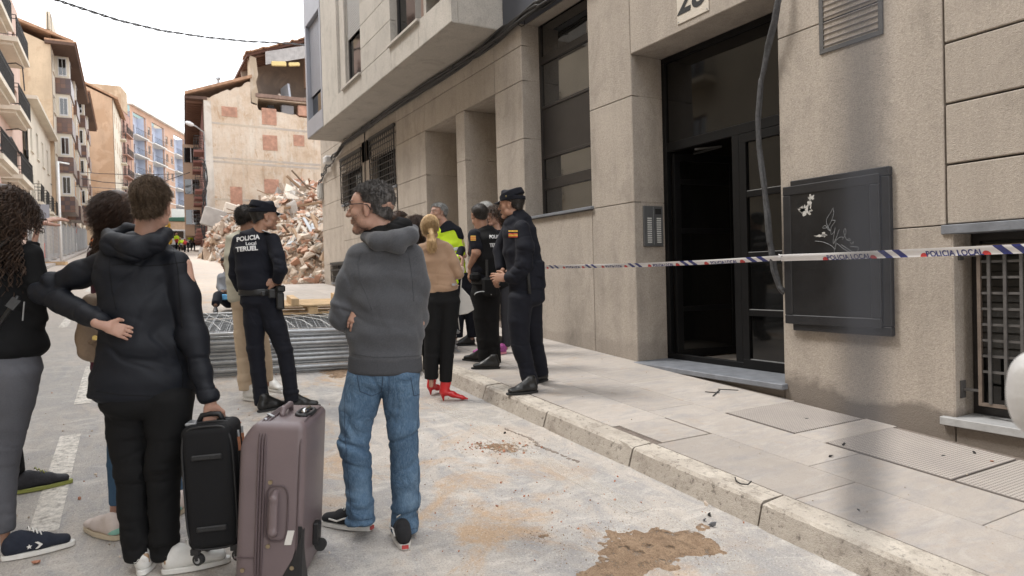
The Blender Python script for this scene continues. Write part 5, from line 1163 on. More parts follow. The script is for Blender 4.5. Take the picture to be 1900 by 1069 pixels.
# ------------------------------------------------------------------ soft-surface modeller (distance field -> mesh) for bodies and clothes
def surface_nets(F, org, h):
    ins = F < 0; nx, ny, nz = F.shape
    c = [F[a:nx-1+a, b:ny-1+b, d:nz-1+d] for a in (0, 1) for b in (0, 1) for d in (0, 1)]
    ci = [ins[a:nx-1+a, b:ny-1+b, d:nz-1+d] for a in (0, 1) for b in (0, 1) for d in (0, 1)]
    s = sum(x.astype(np.int8) for x in ci); act = (s > 0) & (s < 8); idx = -np.ones(act.shape, np.int64); I = np.argwhere(act); idx[act] = np.arange(len(I))
    cv = np.stack([x[act] for x in c], 1); off = np.array([(a, b, d) for a in (0, 1) for b in (0, 1) for d in (0, 1)], float)
    P = np.zeros((len(I), 3)); n = np.zeros(len(I))
    for i in range(8):
        for j in range(i+1, 8):
            if abs(off[i]-off[j]).sum() != 1: continue
            a, b = cv[:, i], cv[:, j]; m = (a < 0) != (b < 0); t_ = np.where(m, a/(a-b+1e-12), 0)
            P += m[:, None]*(off[i]+(off[j]-off[i])*t_[:, None]); n += m
    P = (P/n[:, None]+I)*h+org
    Q = []
    A = ins[:-1, 1:-1, 1:-1] != ins[1:, 1:-1, 1:-1]; e = np.argwhere(A); x, y, z = e[:, 0], e[:, 1]+1, e[:, 2]+1
    q = np.stack([idx[x, y-1, z-1], idx[x, y, z-1], idx[x, y, z], idx[x, y-1, z]], 1); f_ = ins[x, y, z]; q[~f_] = q[~f_][:, ::-1]; Q.append(q)
    A = ins[1:-1, :-1, 1:-1] != ins[1:-1, 1:, 1:-1]; e = np.argwhere(A); x, y, z = e[:, 0]+1, e[:, 1], e[:, 2]+1
    q = np.stack([idx[x-1, y, z-1], idx[x-1, y, z], idx[x, y, z], idx[x, y, z-1]], 1); f_ = ins[x, y, z]; q[~f_] = q[~f_][:, ::-1]; Q.append(q)
    A = ins[1:-1, 1:-1, :-1] != ins[1:-1, 1:-1, 1:]; e = np.argwhere(A); x, y, z = e[:, 0]+1, e[:, 1]+1, e[:, 2]
    q = np.stack([idx[x-1, y-1, z], idx[x, y-1, z], idx[x, y, z], idx[x-1, y, z]], 1); f_ = ins[x, y, z]; q[~f_] = q[~f_][:, ::-1]; Q.append(q)
    Q = np.concatenate(Q); Q = Q[(Q >= 0).all(1)]
    return P, Q
GROW = 1.0
class Soft:
    """smooth union of tapered elliptical segments; cut() subtracts"""
    def __init__(s, k=.02): s.k = k; s.pr = []; s.folds = []
    def seg(s, a, b, ra, rb, ta=None, tb=None, u=None, k=None, cut=False, cap=1.0):
        s.pr.append((np.array(a, float), np.array(b, float), ra, rb, ta if ta is not None else ra, tb if tb is not None else rb, None if u is None else np.array(u, float), k if k is not None else s.k, cut, cap)); return s
    def ball(s, c, r, R=None, k=None, cut=False):   # r: radius or 3 radii along the columns of R
        s.pr.append(('b', np.array(c, float), (r, r, r) if np.isscalar(r) else r, np.eye(3) if R is None else R, k if k is not None else s.k, cut)); return s
    def chain(s, pts, k=None, u=None, cap=1.0):     # pts: (p, r) or (p, r, t)
        for p, q in zip(pts[:-1], pts[1:]): s.seg(p[0], q[0], p[1], q[1], p[2] if len(p) > 2 else None, q[2] if len(q) > 2 else None, u, k, cap=cap)
        return s
    def fold(s, c, ax, rad, lam, amp, ph=0.0): s.folds.append((np.array(c, float), np.array(ax, float)/np.linalg.norm(ax), rad, lam, amp, ph)); return s
    def mesh(s, h, noise=0.0, nsc=8, clip=None, wr=0.0, wsc=(3, 3, 9)):
        lo = np.full(3, 1e9); hi = np.full(3, -1e9)
        for p in s.pr:
            if isinstance(p[0], str):
                if p[5]: continue
                m = max(p[2]); lo = np.minimum(lo, p[1]-m); hi = np.maximum(hi, p[1]+m)
            elif not p[8]:
                for c, r in ((p[0], max(p[2], p[4])), (p[1], max(p[3], p[5]))): lo = np.minimum(lo, c-r); hi = np.maximum(hi, c+r)
        pad = 4*h+.01; lo -= pad; hi += pad; n = np.ceil((hi-lo)/h).astype(int)+1
        ax = [lo[i]+h*np.arange(n[i]) for i in range(3)]; F = np.full(n, .2, np.float32)
        for p in s.pr:
            if isinstance(p[0], str): _, c, r, R, k, cut = p; a = b = c; mr = max(r)
            else: a, b, ra, rb, ta, tb, u, k, cut, cap = p; mr = max(ra, rb, ta, tb)
            m = mr+k+2*h+.012; l_ = np.minimum(a, b)-m; h_ = np.maximum(a, b)+m
            sl = tuple(slice(max(0, int((l_[i]-lo[i])/h)), min(n[i], int((h_[i]-lo[i])/h)+2)) for i in range(3))
            if any(q.stop <= q.start for q in sl): continue
            X, Y, Z = np.meshgrid(ax[0][sl[0]], ax[1][sl[1]], ax[2][sl[2]], indexing='ij')
            if isinstance(p[0], str):
                d = np.stack([X-c[0], Y-c[1], Z-c[2]], -1) @ R; q = np.sqrt((d[..., 0]/r[0])**2+(d[..., 1]/r[1])**2+(d[..., 2]/r[2])**2)
                g = np.sqrt((d[..., 0]/r[0]**2)**2+(d[..., 1]/r[1]**2)**2+(d[..., 2]/r[2]**2)**2)+1e-6
                D = q*(q-1)/g
            else:
                ab = b-a; L = np.linalg.norm(ab)+1e-9; w_ = ab/L; t_ = (X-a[0])*w_[0]+(Y-a[1])*w_[1]+(Z-a[2])*w_[2]
                tt = np.clip(t_/L, 0, 1); ex = t_-tt*L; R1 = ra+(rb-ra)*tt; R2 = ta+(tb-ta)*tt
                if u is None:
                    dx, dy, dz = X-a[0]-w_[0]*tt*L, Y-a[1]-w_[1]*tt*L, Z-a[2]-w_[2]*tt*L; D = np.sqrt(dx*dx+dy*dy+dz*dz)-R1
                else:
                    uu_ = u-w_*(u @ w_); uu_ /= np.linalg.norm(uu_)+1e-9; vv = np.cross(w_, uu_)
                    du = (X-a[0])*uu_[0]+(Y-a[1])*uu_[1]+(Z-a[2])*uu_[2]; dv = (X-a[0])*vv[0]+(Y-a[1])*vv[1]+(Z-a[2])*vv[2]
                    rm = np.minimum(R1, R2)*cap
                    q = np.sqrt((du/R1)**2+(dv/R2)**2+(ex/rm)**2)+1e-6; g = np.sqrt((du/R1**2)**2+(dv/R2**2)**2+(ex/rm**2)**2)+1e-6; D = q*(q-1)/g
            D = D.astype(np.float32); f_ = F[sl]
            if cut: hh = np.clip(.5-.5*(f_+D)/k, 0, 1); F[sl] = f_*(1-hh)-D*hh+k*hh*(1-hh)
            else: hh = np.clip(.5+.5*(f_-D)/k, 0, 1); F[sl] = f_*(1-hh)+D*hh-k*hh*(1-hh)
        if clip is not None:
            for c, nn in clip:
                X, Y, Z = np.meshgrid(*ax, indexing='ij'); nn = np.array(nn, float)/np.linalg.norm(nn)
                F = np.maximum(F, ((X-c[0])*nn[0]+(Y-c[1])*nn[1]+(Z-c[2])*nn[2]).astype(np.float32))
        F[0], F[-1] = .2, .2; F[:, 0], F[:, -1] = .2, .2; F[:, :, 0], F[:, :, -1] = .2, .2
        P, Q = surface_nets(F, lo, h)
        if s.folds or noise or wr:
            i = np.clip(((P-lo)/h).astype(int), 1, np.array(F.shape)-2); 
            N = np.stack([F[i[:, 0]+1, i[:, 1], i[:, 2]]-F[i[:, 0]-1, i[:, 1], i[:, 2]], F[i[:, 0], i[:, 1]+1, i[:, 2]]-F[i[:, 0], i[:, 1]-1, i[:, 2]], F[i[:, 0], i[:, 1], i[:, 2]+1]-F[i[:, 0], i[:, 1], i[:, 2]-1]], 1)
            N /= np.linalg.norm(N, axis=1)[:, None]+1e-9; d = np.zeros(len(P))
            if s.folds:
                wv_ = vnoise(P*7+3)-.5; wv2_ = vnoise(P*13+11)-.5
                for c, a_, rad, lam, amp, ph in s.folds:
                    r_ = P-c; gss = np.exp(-(r_**2).sum(1)/rad**2); al = (r_ @ a_)[:, None]*a_; q = al*(.62/lam)+(r_-al)*(.16/lam)
                    q = q+np.stack([wv_, wv2_, wv_], 1)*.35+ph+7; n_ = vnoise(q)-.5; n2_ = vnoise(q*2.1+31)-.5
                    d += amp*1.7*gss*(n_*1.6+n2_*.5-np.maximum(0, .10-np.abs(n_))*7*.9+.25)
            if noise: d += noise*(vnoise(P*nsc)-.5)*2
            if wr:   # drifting creases
                q = P*np.array(wsc); v1 = vnoise(q+np.stack([vnoise(P*4), vnoise(P*4+5), vnoise(P*4+9)], 1)*1.8); d += wr*1.8*((v1-.5)*1.3-np.maximum(0, .09-np.abs(v1-.5))*5)*vnoise(P*2.5+7)
            P = P+N*d[:, None]
        return P, Q
def soft_obj(S_, h, name, mat, parent=None, **kw):
    mk = {k: kw.pop(k) for k in ('noise', 'nsc', 'clip', 'wr', 'wsc') if k in kw}
    P, Q = S_.mesh(h, **mk); me = bpy.data.meshes.new(name); me.from_pydata(P.tolist(), [], Q.tolist()); me.update(); me.shade_smooth()
    o = link(name, me, mat, parent, **kw); return o
def nrm(v): v = np.array(v, float); return v/(np.linalg.norm(v)+1e-12)
# ---- fabrics, skin, hair
def cloth(name, col, rough=.85, weave=900, var=.10, fuzz=.0, sheen=.0, bump=.0015, fold_=.006, fsc=7, spec=.25):
    t = NT(name); b = np.array(col)
    c = t.ramp(t.noise(3.5, 5, .65), [(.3, tuple(b*(1-var))), (.7, tuple(b*(1+var)))])
    if fuzz: g = t.noise(420, 2, .8); c = t.mix(t.ramp(g, [(.42, 0.0), (.6, fuzz)]), c, tuple(np.minimum(b*2.2+.03, .8)))
    f_ = t.noise(fsc, 4, .5, t.vec((1, 1, .6)), .8); f1 = t.math('ABSOLUTE', t.math('SUBTRACT', f_, .5))
    nb = t.bump(f1, fold_*1.6, .6); nb = t.bump(t.noise(weave*.35, 2), bump, .5, nb)
    return t.done(c, rough, nb, 0, spec, Sheen_Weight=sheen)
C_navy = cloth('navy_twill', (.0065, .0075, .013), .8, sheen=.02, fold_=.004); C_black = cloth('black_cotton', (.006, .006, .0065), .85, fold_=.004)
C_shell = cloth('black_shell_fabric', (.005, .0065, .011), .6, fold_=.003, spec=.3); C_hood = cloth('heather_grey_fleece', (.050, .052, .058), .95, fuzz=.5, sheen=.2, fold_=.004)
C_rib = cloth('ribbed_grey', (.050, .052, .058), .95, fuzz=.3)
def denim():
    t = NT('faded_denim'); c = t.ramp(t.noise(5, 6, .7), [(.3, (.040, .080, .14)), (.55, (.075, .135, .215)), (.75, (.15, .225, .31))])
    c = t.mix(t.ramp(t.noise(260, 2, .8, t.vec((1, 1, .25))), [(.4, 0.0), (.65, .3)]), c, (.25, .34, .43))
    f_ = t.noise(9, 5, .55, t.vec((1, 1, .8)), .9); f1 = t.math('ABSOLUTE', t.math('SUBTRACT', f_, .5))
    c = t.mix(t.ramp(f1, [(.0, .35), (.08, 0.0)]), c, (.035, .07, .13))
    return t.done(c, .85, t.bump(t.noise(500, 2), .001, .5, t.bump(f1, .025, .9)), spec=.2)
C_denim = denim(); C_gjean = cloth('grey_jeans', (.085, .085, .095), .85, var=.18, fuzz=.15, fold_=.006, fsc=10)
C_chino = cloth('beige_chinos', (.50, .39, .28), .9, fold_=.006); C_shirt = cloth('pale_olive_jacket', (.46, .44, .36), .9); C_suede = cloth('tan_suede', (.33, .215, .14), .9, sheen=.3, fold_=.004)
C_hv = cloth('hi_vis_yellow', (.55, .75, .03), .7); C_maroon = cloth('maroon_knit', (.10, .03, .05), .9); C_blue = cloth('mid_blue_denim', (.05, .10, .17), .85)
C_red = simple('red_leather', (.52, .012, .015), .35, .1, 10, .001, Coat_Weight=.3)
C_leather = simple('black_leather', (.012, .012, .012), .38, .2, 30, .002); C_sole = simple('white_sole', (.66, .64, .60), .6, .12, 20, .001); C_sneak = simple('white_leather', (.68, .67, .64), .5, .08, 20, .001)
C_suede_b = simple('black_suede', (.014, .014, .016), .95, .2, 30, .002); C_tanbag = simple('taupe_leather', (.26, .185, .125), .5, .15, 8, .004)
def skinm(name, col, beard=0.0):
    t = NT(name); b = np.array(col); c = t.ramp(t.noise(18, 4, .6), [(.3, tuple(b*(.88, .84, .82))), (.7, tuple(b*(1.06, 1.06, 1.06)))])
    return t.done(c, .5, t.bump(t.noise(140, 3), .0012, .5), 0, .4, Subsurface_Weight=.08, Subsurface_Scale=.01)
K_fair = skinm('fair_skin', (.44, .265, .20)); K_tan = skinm('tanned_skin', (.36, .205, .14)); K_dark = skinm('brown_skin', (.16, .085, .055))
def hairm(name, a, b): 
    t = NT(name); c = t.ramp(t.noise(60, 4, .7, t.vec((1, 1, .3))), [(.35, a), (.65, b)]); return t.done(c, .45, t.bump(t.noise(220, 3, .6, t.vec((1, 1, .25))), .004, .8), 0, .35)
H_black = hairm('black_hair', (.010, .008, .007), (.028, .022, .018)); H_brown = hairm('dark_brown_hair', (.022, .012, .008), (.075, .04, .025)); H_curl = hairm('auburn_curls', (.016, .010, .008), (.085, .05, .032))
H_blond = hairm('blond_hair', (.42, .26, .12), (.72, .52, .29)); H_grey = hairm('grey_hair', (.10, .10, .10), (.38, .38, .37)); H_ash = hairm('ash_brown_hair', (.06, .042, .03), (.28, .20, .135)); H_pepper = hairm('pepper_hair', (.02, .017, .015), (.13, .12, .115))
H_white = hairm('white_hair', (.35, .34, .33), (.6, .6, .58))
E_w = simple('eye_white', (.7, .68, .66), .2, .02, 5, 0); E_i = simple('eye_iris', (.03, .018, .01), .15, .02, 5, 0)
def strands(name, mat, parent, base, nor, L, flow, n, rad=.0012, curl=0.0, seg=4, rng=None, lift=.45, jit=.25, turns=2.0, **kw):
    """n separate hair locks rooted on the points base with normals nor"""
    rng = rng or np.random.default_rng(1); pick = rng.integers(0, len(base), n); V = []; Fc = []; k = 3
    B = base[pick]; N = nor[pick]; F_ = flow(B) if callable(flow) else np.tile(np.array(flow, float), (n, 1))
    D = N*lift+F_+rng.normal(size=(n, 3))*jit; D /= np.linalg.norm(D, axis=1)[:, None]; Ls = L*rng.uniform(.6, 1.15, n)
    ux = np.cross(D, rng.normal(size=(n, 3))); ux /= np.linalg.norm(ux, axis=1)[:, None]; uy = np.cross(D, ux); ph = rng.uniform(0, 6.28, n)
    G_ = np.array([0, 0, -1.0]); allv = np.zeros((n, seg+1, k, 3))
    for i in range(seg+1):
        f_ = i/seg; P = B-N*.002+D*(Ls*f_)[:, None]+G_*(Ls*f_*f_*(.9 if curl else .25))[:, None]
        if curl: a_ = ph+f_*turns*6.28; P = P+ux*(np.cos(a_)*curl*min(1, f_*3))[:, None]+uy*(np.sin(a_)*curl*min(1, f_*3))[:, None]
        r = rad*(1-.7*f_ if not curl else 1-.4*f_)
        for j in range(k): t_ = 2*math.pi*j/k; allv[:, i, j] = P+r*(math.cos(t_)*ux+math.sin(t_)*uy)
    base_i = np.arange(n)[:, None, None]*((seg+1)*k)+np.arange(seg)[None, :, None]*k; j = np.arange(k)[None, None, :]; j2 = (j+1) % k
    Q = np.stack([base_i+j, base_i+j2, base_i+j2+k, base_i+j+k], -1).reshape(-1, 4)
    me = bpy.data.meshes.new(name); me.from_pydata(allv.reshape(-1, 3).tolist(), [], Q.tolist()); me.update(); me.shade_smooth()
    return link(name, me, mat, parent, **kw)
# ---- head. Local axes: right = subject's right, fwd = face direction, up
def frame(yaw_vec, tilt=0.0, roll=0.0):
    f_ = nrm([yaw_vec[0], yaw_vec[1], 0]); up = np.array([0, 0, 1.0]); f_ = nrm(f_*math.cos(tilt)-up*math.sin(tilt)); r_ = nrm(np.cross(f_, [0, 0, 1.0])); up = np.cross(r_, f_)
    r2 = r_*math.cos(roll)+up*math.sin(roll); up = np.cross(r2, f_); return np.stack([r2, f_, up], 1)      # columns: right, fwd, up
def head_soft(c, R, sc=1.0, fem=False, nose=1.0):
    T = lambda x, y, z: np.array(c)+R @ np.array([x, y, z])*sc; S_ = Soft(.012*sc); b = lambda p, r, k=None, cut=False: S_.ball(T(*p), tuple(np.array(r)*sc), R, (k or .012)*sc, cut)
    b((0, -.022, .040), (.072, .092, .078)); b((0, .03, .035), (.066, .062, .07)); b((0, .045, -.02), (.055, .048, .065), .02)
    S_.seg(T(0, .02, -.05), T(0, .066, -.082), .05*sc, .026*sc, .05*sc, .022*sc, R[:, 0], .02*sc)      # jaw
    b((0, .076, -.088), (.022, .018, .016), .014)                                                      # chin
    for s_ in (-1, 1):
        b((s_*.036, .058, -.012), (.024, .026, .022), .016); b((s_*.050, .018, -.060), (.016, .034, .024), .02)
        b((s_*.031, .104, .018), (.019, .016, .0125), .010, True)                                       # eye sockets
        b((s_*.030, .080, .020), (.0145, .0145, .0135), .004)
        S_.seg(T(s_*.012, .094, .040), T(s_*.046, .078, .040), .008*sc, .006*sc, k=.01*sc)               # brow
        S_.seg(T(s_*.079, -.006, .022), T(s_*.073, .002, -.028), .020*sc, .010*sc, .006*sc, .006*sc, R[:, 1], .006*sc)   # ear
        b((s_*.086, -.002, .008), (.007, .010, .016), .005, True)
    S_.seg(T(0, .092, .028), T(0, .106*(.5+.5*nose), -.006), .0085*sc, .0125*sc, k=.008*sc); b((0, .113*(.55+.45*nose), -.016), (.013, .012, .0105), .008)
    for s_ in (-1, 1): b((s_*.012, .099, -.018), (.0075, .009, .0075), .006)
    b((0, .092, -.042), (.024, .010, .0055), .006); b((0, .091, -.053), (.021, .010, .006), .006); S_.seg(T(-.02, .1025, -.0475), T(.02, .1025, -.0475), .0022*sc, .0022*sc, k=.004*sc, cut=True)
    return S_, T
def neck(S_, T, c, base, r=.054, sc=1.0):
    S_.seg(T(0, -.018, -.035), base, r*sc, (r+.008)*sc, k=.02)
def eyes(T, R, sc, par):
    for s_ in (-1, 1):
        p = T(s_*.030, .0835, .019); me = MB()
        bm = bmesh.new(); bmesh.ops.create_uvsphere(bm, u_segments=12, v_segments=8, radius=.0115*sc); m_ = bpy.data.meshes.new('eye'); bm.to_mesh(m_); bm.free(); m_.shade_smooth()
        o = link('eye', m_, E_w, par); o.location = Vector(p)
        q = T(s_*.030, .0945, .019); MB().tube([q-R[:, 1]*.002, q+R[:, 1]*.0012], .0052*sc, 10).build('iris', E_i, o).location = -Vector(p)
def vnormals(o):
    me = o.data; n = np.empty(len(me.vertices)*3); me.vertices.foreach_get('co', n); P = n.reshape(-1, 3).copy(); me.vertex_normals.foreach_get('vector', n); return P, n.reshape(-1, 3).copy()
def hair_cap(T, R, c, sc, mat, par, h=.005, thick=.010, hairline=.045, back=-.06, vol=(0, 0, 0), n=2500, L=.03, style='short', rad=.0013, name='hair', cover=None, lift=.35, flowv=(0, .5, .1), jit=.3, nape=None):
    S_ = Soft(.012*sc); t_ = thick
    S_.ball(T(0, -.022+vol[1], .043+vol[2]), ((.073+t_+vol[0])*sc, (.093+t_)*sc, (.078+t_+vol[2]*.5)*sc), R); S_.ball(T(0, .022, .050), ((.066+t_)*sc, (.058+t_)*sc, (.064+t_)*sc), R)
    S_.ball(T(0, -.05, -.01), ((.058+t_)*sc, (.045+t_)*sc, (.055+t_)*sc), R)
    P, Q = S_.mesh(h, noise=.003, nsc=35)
    loc = (P-np.array(c)) @ R/sc; y, z, x = loc[:, 1], loc[:, 2], np.abs(loc[:, 0])
    lim = np.where(y > .02, hairline+(y-.02)*.38, np.where(y > -.02, .012+(y+.02)*.8, back+np.clip((y+.10)*.6, 0, .05)))
    keep = z > lim-.0; ok = keep[Q].all(1); Q = Q[ok]; used = np.unique(Q); mp = -np.ones(len(P), int); mp[used] = np.arange(len(used)); P = P[used]; Q = mp[Q]
    me = bpy.data.meshes.new(name); me.from_pydata(P.tolist(), [], Q.tolist()); me.update(); me.shade_smooth(); o = link(name, me, mat, par)
    Pn, N = vnormals(o); cc = Pn.mean(0); N[((Pn-cc)*N).sum(1) < 0] *= -1; fv = R @ np.array(flowv)
    if n: strands('hair_strands', mat, o, Pn, N, L*sc, lambda B: np.tile(fv, (len(B), 1)) if style != 'radial' else nrm_rows(np.cross(np.cross(B-T(0, -.02, .12), R[:, 2]), R[:, 2])*-1)*.9-R[:, 2]*.5, n, rad*sc, lift=lift, jit=jit, seg=3, kind='stuff')
    return o
def nrm_rows(a): return a/(np.linalg.norm(a, axis=1)[:, None]+1e-9)
# ---- hand: wrist point, direction of the fingers, back-of-hand normal, thumb side (+1: thumb towards cross(dir, back))
def hand(S_, wrist, d, back, thumb, size=.185, curl=.6, spread=.12, kk=.004, thumb_in=.5):
    d = nrm(d); back = nrm(np.array(back)-d*(np.array(back) @ d)); side = np.cross(d, back)*thumb; s_ = size; w_ = np.array(wrist, float)
    S_.seg(w_-d*.03, w_+d*.02, .026*s_/.185, .028*s_/.185, .019, .016, side, .008)
    S_.seg(w_+d*.02, w_+d*.095*s_/.185, .034*s_/.185, .040*s_/.185, .015*s_/.185, .012*s_/.185, side, .008)
    for i, (o_, L) in enumerate(((.030, .074), (.010, .082), (-.011, .076), (-.031, .060))):
        p = w_+d*(.092-.004*abs(i-1.3))*s_/.185+side*o_*s_/.185; a_ = spread*(1.5-i)*.35; dd = nrm(d+side*a_); cu = curl*(.75+.12*i); r = (.0092, .0095, .009, .008)[i]*s_/.185; L = L*s_/.185
        for j, fr_ in enumerate((.45, .32, .23)):
            an = cu*(j+.6)*.75; d2 = nrm(dd*math.cos(an)-back*math.sin(an)); q = p+d2*L*fr_; S_.seg(p, q, r*(1-.08*j), r*(1-.08*(j+1)), k=kk); p = q
    p = w_+d*.022+side*.026*s_/.185; d2 = nrm(d*.75+side*.75-back*thumb_in*.4); q = p+d2*.042*s_/.185; S_.seg(p, q, .0145*s_/.185, .0115*s_/.185, k=.008); d3 = nrm(d*.95+side*.25-back*thumb_in); S_.seg(q, q+d3*.032*s_/.185, .011*s_/.185, .0095*s_/.185, k=.004); q = q+d3*.032*s_/.185; S_.seg(q, q+nrm(d-back*thumb_in*.8)*.022*s_/.185, .0098*s_/.185, .008*s_/.185, k=.004)
# ---- shoes: heel and toe ground points (heel to toe length about .29)
def shoe(par, heel, toe, kind, up=None, sole=None, hgt=.0, name='shoe', h=.006, ankle=None, high=0.0):
    heel = np.array(heel, float); toe = np.array(toe, float); d = nrm(toe-heel); z = np.array([0, 0, 1.0]); s_ = nrm(np.cross(d, z)); L = np.linalg.norm(toe-heel); o_ = np.array([0, 0, 0.0])
    S_ = Soft(.02); sh = .022 if kind in ('sneaker', 'white') else .016
    hl = .055 if kind == 'heel' else 0
    p = lambda f, zz, w=0: heel+d*L*f+z*zz+s_*w
    if kind == 'heel':
        S_.seg(p(.13, .085), p(.20, .17), .036, .042, .042, .050, s_); S_.seg(p(.10, .085), p(.45, .06), .030, .032, .03, .026, s_); S_.seg(p(.45, .055), p(.80, .028), .034, .028, .026, .016, s_); S_.seg(p(.80, .026), p(1.0, .014), .026, .007, .016, .007, s_)
        S_.seg(p(.07, .07), p(.10, .005), .022, .006, k=.012)
    else:
        S_.seg(p(.13, sh+.030), p(.55, sh+.030), .036, .042, .040, .034, s_); S_.seg(p(.55, sh+.030), p(.87, sh+.018), .043, .037, .032, .022, s_)
        S_.seg(p(.15, sh+.05), p(.20, sh+.060+high*1.6), .032, .034, .036, .042, s_); S_.seg(p(.26, sh+.070+high), p(.60, sh+.040), .030, .032, .032, .024, s_)
    cl = [((heel+z*(sh*.6 if kind != 'heel' else .001)), (0, 0, -1))] if kind != 'heel' else None
    o = soft_obj(S_, h, name, up, par, clip=cl)
    if sole:
        N_ = 26; out_ = []
        for i in range(N_):
            a = 2*math.pi*i/N_; x = .5+.5*math.cos(a); w_ = (.033+.009*math.sin(min(x*1.25, 1)*math.pi*.8))*(1 if True else 1); yy = math.sin(a); yy = math.copysign(abs(yy)**.6, yy)
            out_.append(heel+d*(L*(x*1.02-.01))+s_*yy*w_*1.06)
        m_ = MB(); m_.prism([q+z*.002 for q in out_], z*sh*1.05); m_.build('sole', sole, o, bevel=.003)
    return o
def laces(par, heel, toe, mat, n=5, z0=.062, flip=False):
    heel = np.array(heel, float); toe = np.array(toe, float); d = nrm(toe-heel); L = np.linalg.norm(toe-heel); s_ = nrm(np.cross(d, [0, 0, 1.0])); m_ = MB(); z = np.array([0, 0, 1.0])
    for i in range(n):
        f_ = .36+.30*i/n; zz = .128-.060*(i/n); w_ = .024
        m_.tube([heel+d*L*f_-s_*w_+z*(zz-.008), heel+d*L*(f_+.01)+z*(zz+.006), heel+d*L*(f_+.03)+s_*w_+z*(zz-.008)], .0032, 5)
    m_.build('laces', mat, par, smooth=True, fix=False)
def on_surface(o, me, name, mat, par, dirv, off=.003):
    """lay a flat lettering mesh onto the cloth along dirv"""
    bvh = BVHTree.FromPolygons([v.co[:] for v in o.data.vertices], [p.vertices[:] for p in o.data.polygons]); dv = Vector(dirv).normalized()
    bm = bmesh.new(); bm.from_mesh(me); 
    for _ in range(2): bmesh.ops.subdivide_edges(bm, edges=[e for e in bm.edges if e.calc_length() > .012], cuts=1, use_grid_fill=False)
    bmesh.ops.triangulate(bm, faces=bm.faces)
    for v in bm.verts:
        hit = bvh.ray_cast(v.co-dv*.5, dv, 2.0)
        if hit[0] is not None: v.co = hit[0]-dv*off
    bm.to_mesh(me); bm.free(); return link(name, me, mat, par)
def seam(o, lines, r, mat, name='seam'):
    bv = BVHTree.FromPolygons([v.co[:] for v in o.data.vertices], [p.vertices[:] for p in o.data.polygons]); m_ = MB()
    for pts in lines:
        Q = []
        for a, b in zip(pts[:-1], pts[1:]):
            n = max(2, int(math.hypot(b[0]-a[0], b[1]-a[1])/6))
            for i in range(n+(b is pts[-1])):
                x, y = a[0]+(b[0]-a[0])*i/n, a[1]+(b[1]-a[1])*i/n; hit = bv.ray_cast(Vector((0, 0, 0)), Vector(ray(x, y)).normalized(), 30)
                if hit[0]: Q.append(np.array(hit[0]))
        if len(Q) > 2: m_.tube(Q, r, 5)
    if m_.v: m_.build(name, mat, o, smooth=True, fix=False)
class Fig:
    """one person: photograph directions give the view axes at their distance"""
    def __init__(s, label, D, px, cat='person'):
        s.D = D; s.t = thing('person', label, cat); r = ray(px, 500); s.fw = nrm([r[0], r[1], 0]); s.rt = nrm(np.cross(s.fw, [0, 0, 1.0])); s.up = np.array([0, 0, 1.0]); s.m = D/FPX
    def P(s, x, y, dd=0.0): return at(x, y, s.D+dd)
    def W(s, w_): return w_*s.m
    def torso(s, S_, rows, k=.03, cap=.6, u=None):        # rows: px, py, half width px, half thickness m, depth offset
        for a, b in zip(rows[:-1], rows[1:]):
            S_.seg(s.P(a[0], a[1], a[4] if len(a) > 4 else 0), s.P(b[0], b[1], b[4] if len(b) > 4 else 0), s.W(a[2]), s.W(b[2]), a[3], b[3], s.rt if u is None else u, k, cap=cap)
    def limb(s, S_, rows, k=.02):                      # px, py, dd, half width px
        for i, (a, b) in enumerate(zip(rows[:-1], rows[1:])):
            lst = i == len(rows)-2 and len(rows) > 2
            S_.seg(s.P(*a[:3]), s.P(*b[:3]), s.W(a[3]), s.W(b[3]), u=s.up*.3+s.fw if lst else None, k=k, cap=.35)
    def bone(s, S_, rows, k=.02):
        for a, b in zip(rows[:-1], rows[1:]): S_.seg(s.P(*a[:3]), s.P(*b[:3]), s.W(a[3])*.68, s.W(b[3])*.68, k=k)
    def folds(s, S_, L):                               # px, py, dd, (ax right, ax up), radius, wavelength, amp
        for x, y, dd, (ar, au), rad, lam, amp in L: S_.fold(s.P(x, y, dd), s.rt*ar+s.up*au, rad, lam, amp, x*.1)
    def dirp(s, right, fwd_, up=0.0): return nrm(s.rt*right+s.fw*fwd_+s.up*up)
    def head(s, x, y, dd, face, sc=1.0, skin=None, neck_to=None, tilt=0.0, roll=0.0, h=.004, hands=(), extra=None, ey=True, nr=.052, nose=1.0):
        c = s.P(x, y, dd); R = frame(face, tilt, roll); S_, T = head_soft(c, R, sc, nose=nose)
        if neck_to is not None: neck(S_, T, c, np.array(neck_to), nr, sc)
        if extra: extra(S_)
        o = soft_obj(S_, h, 'body', skin or K_fair, s.t)
        if ey: eyes(T, R, sc, s.t)
        s.body = o; return o, T, R, c
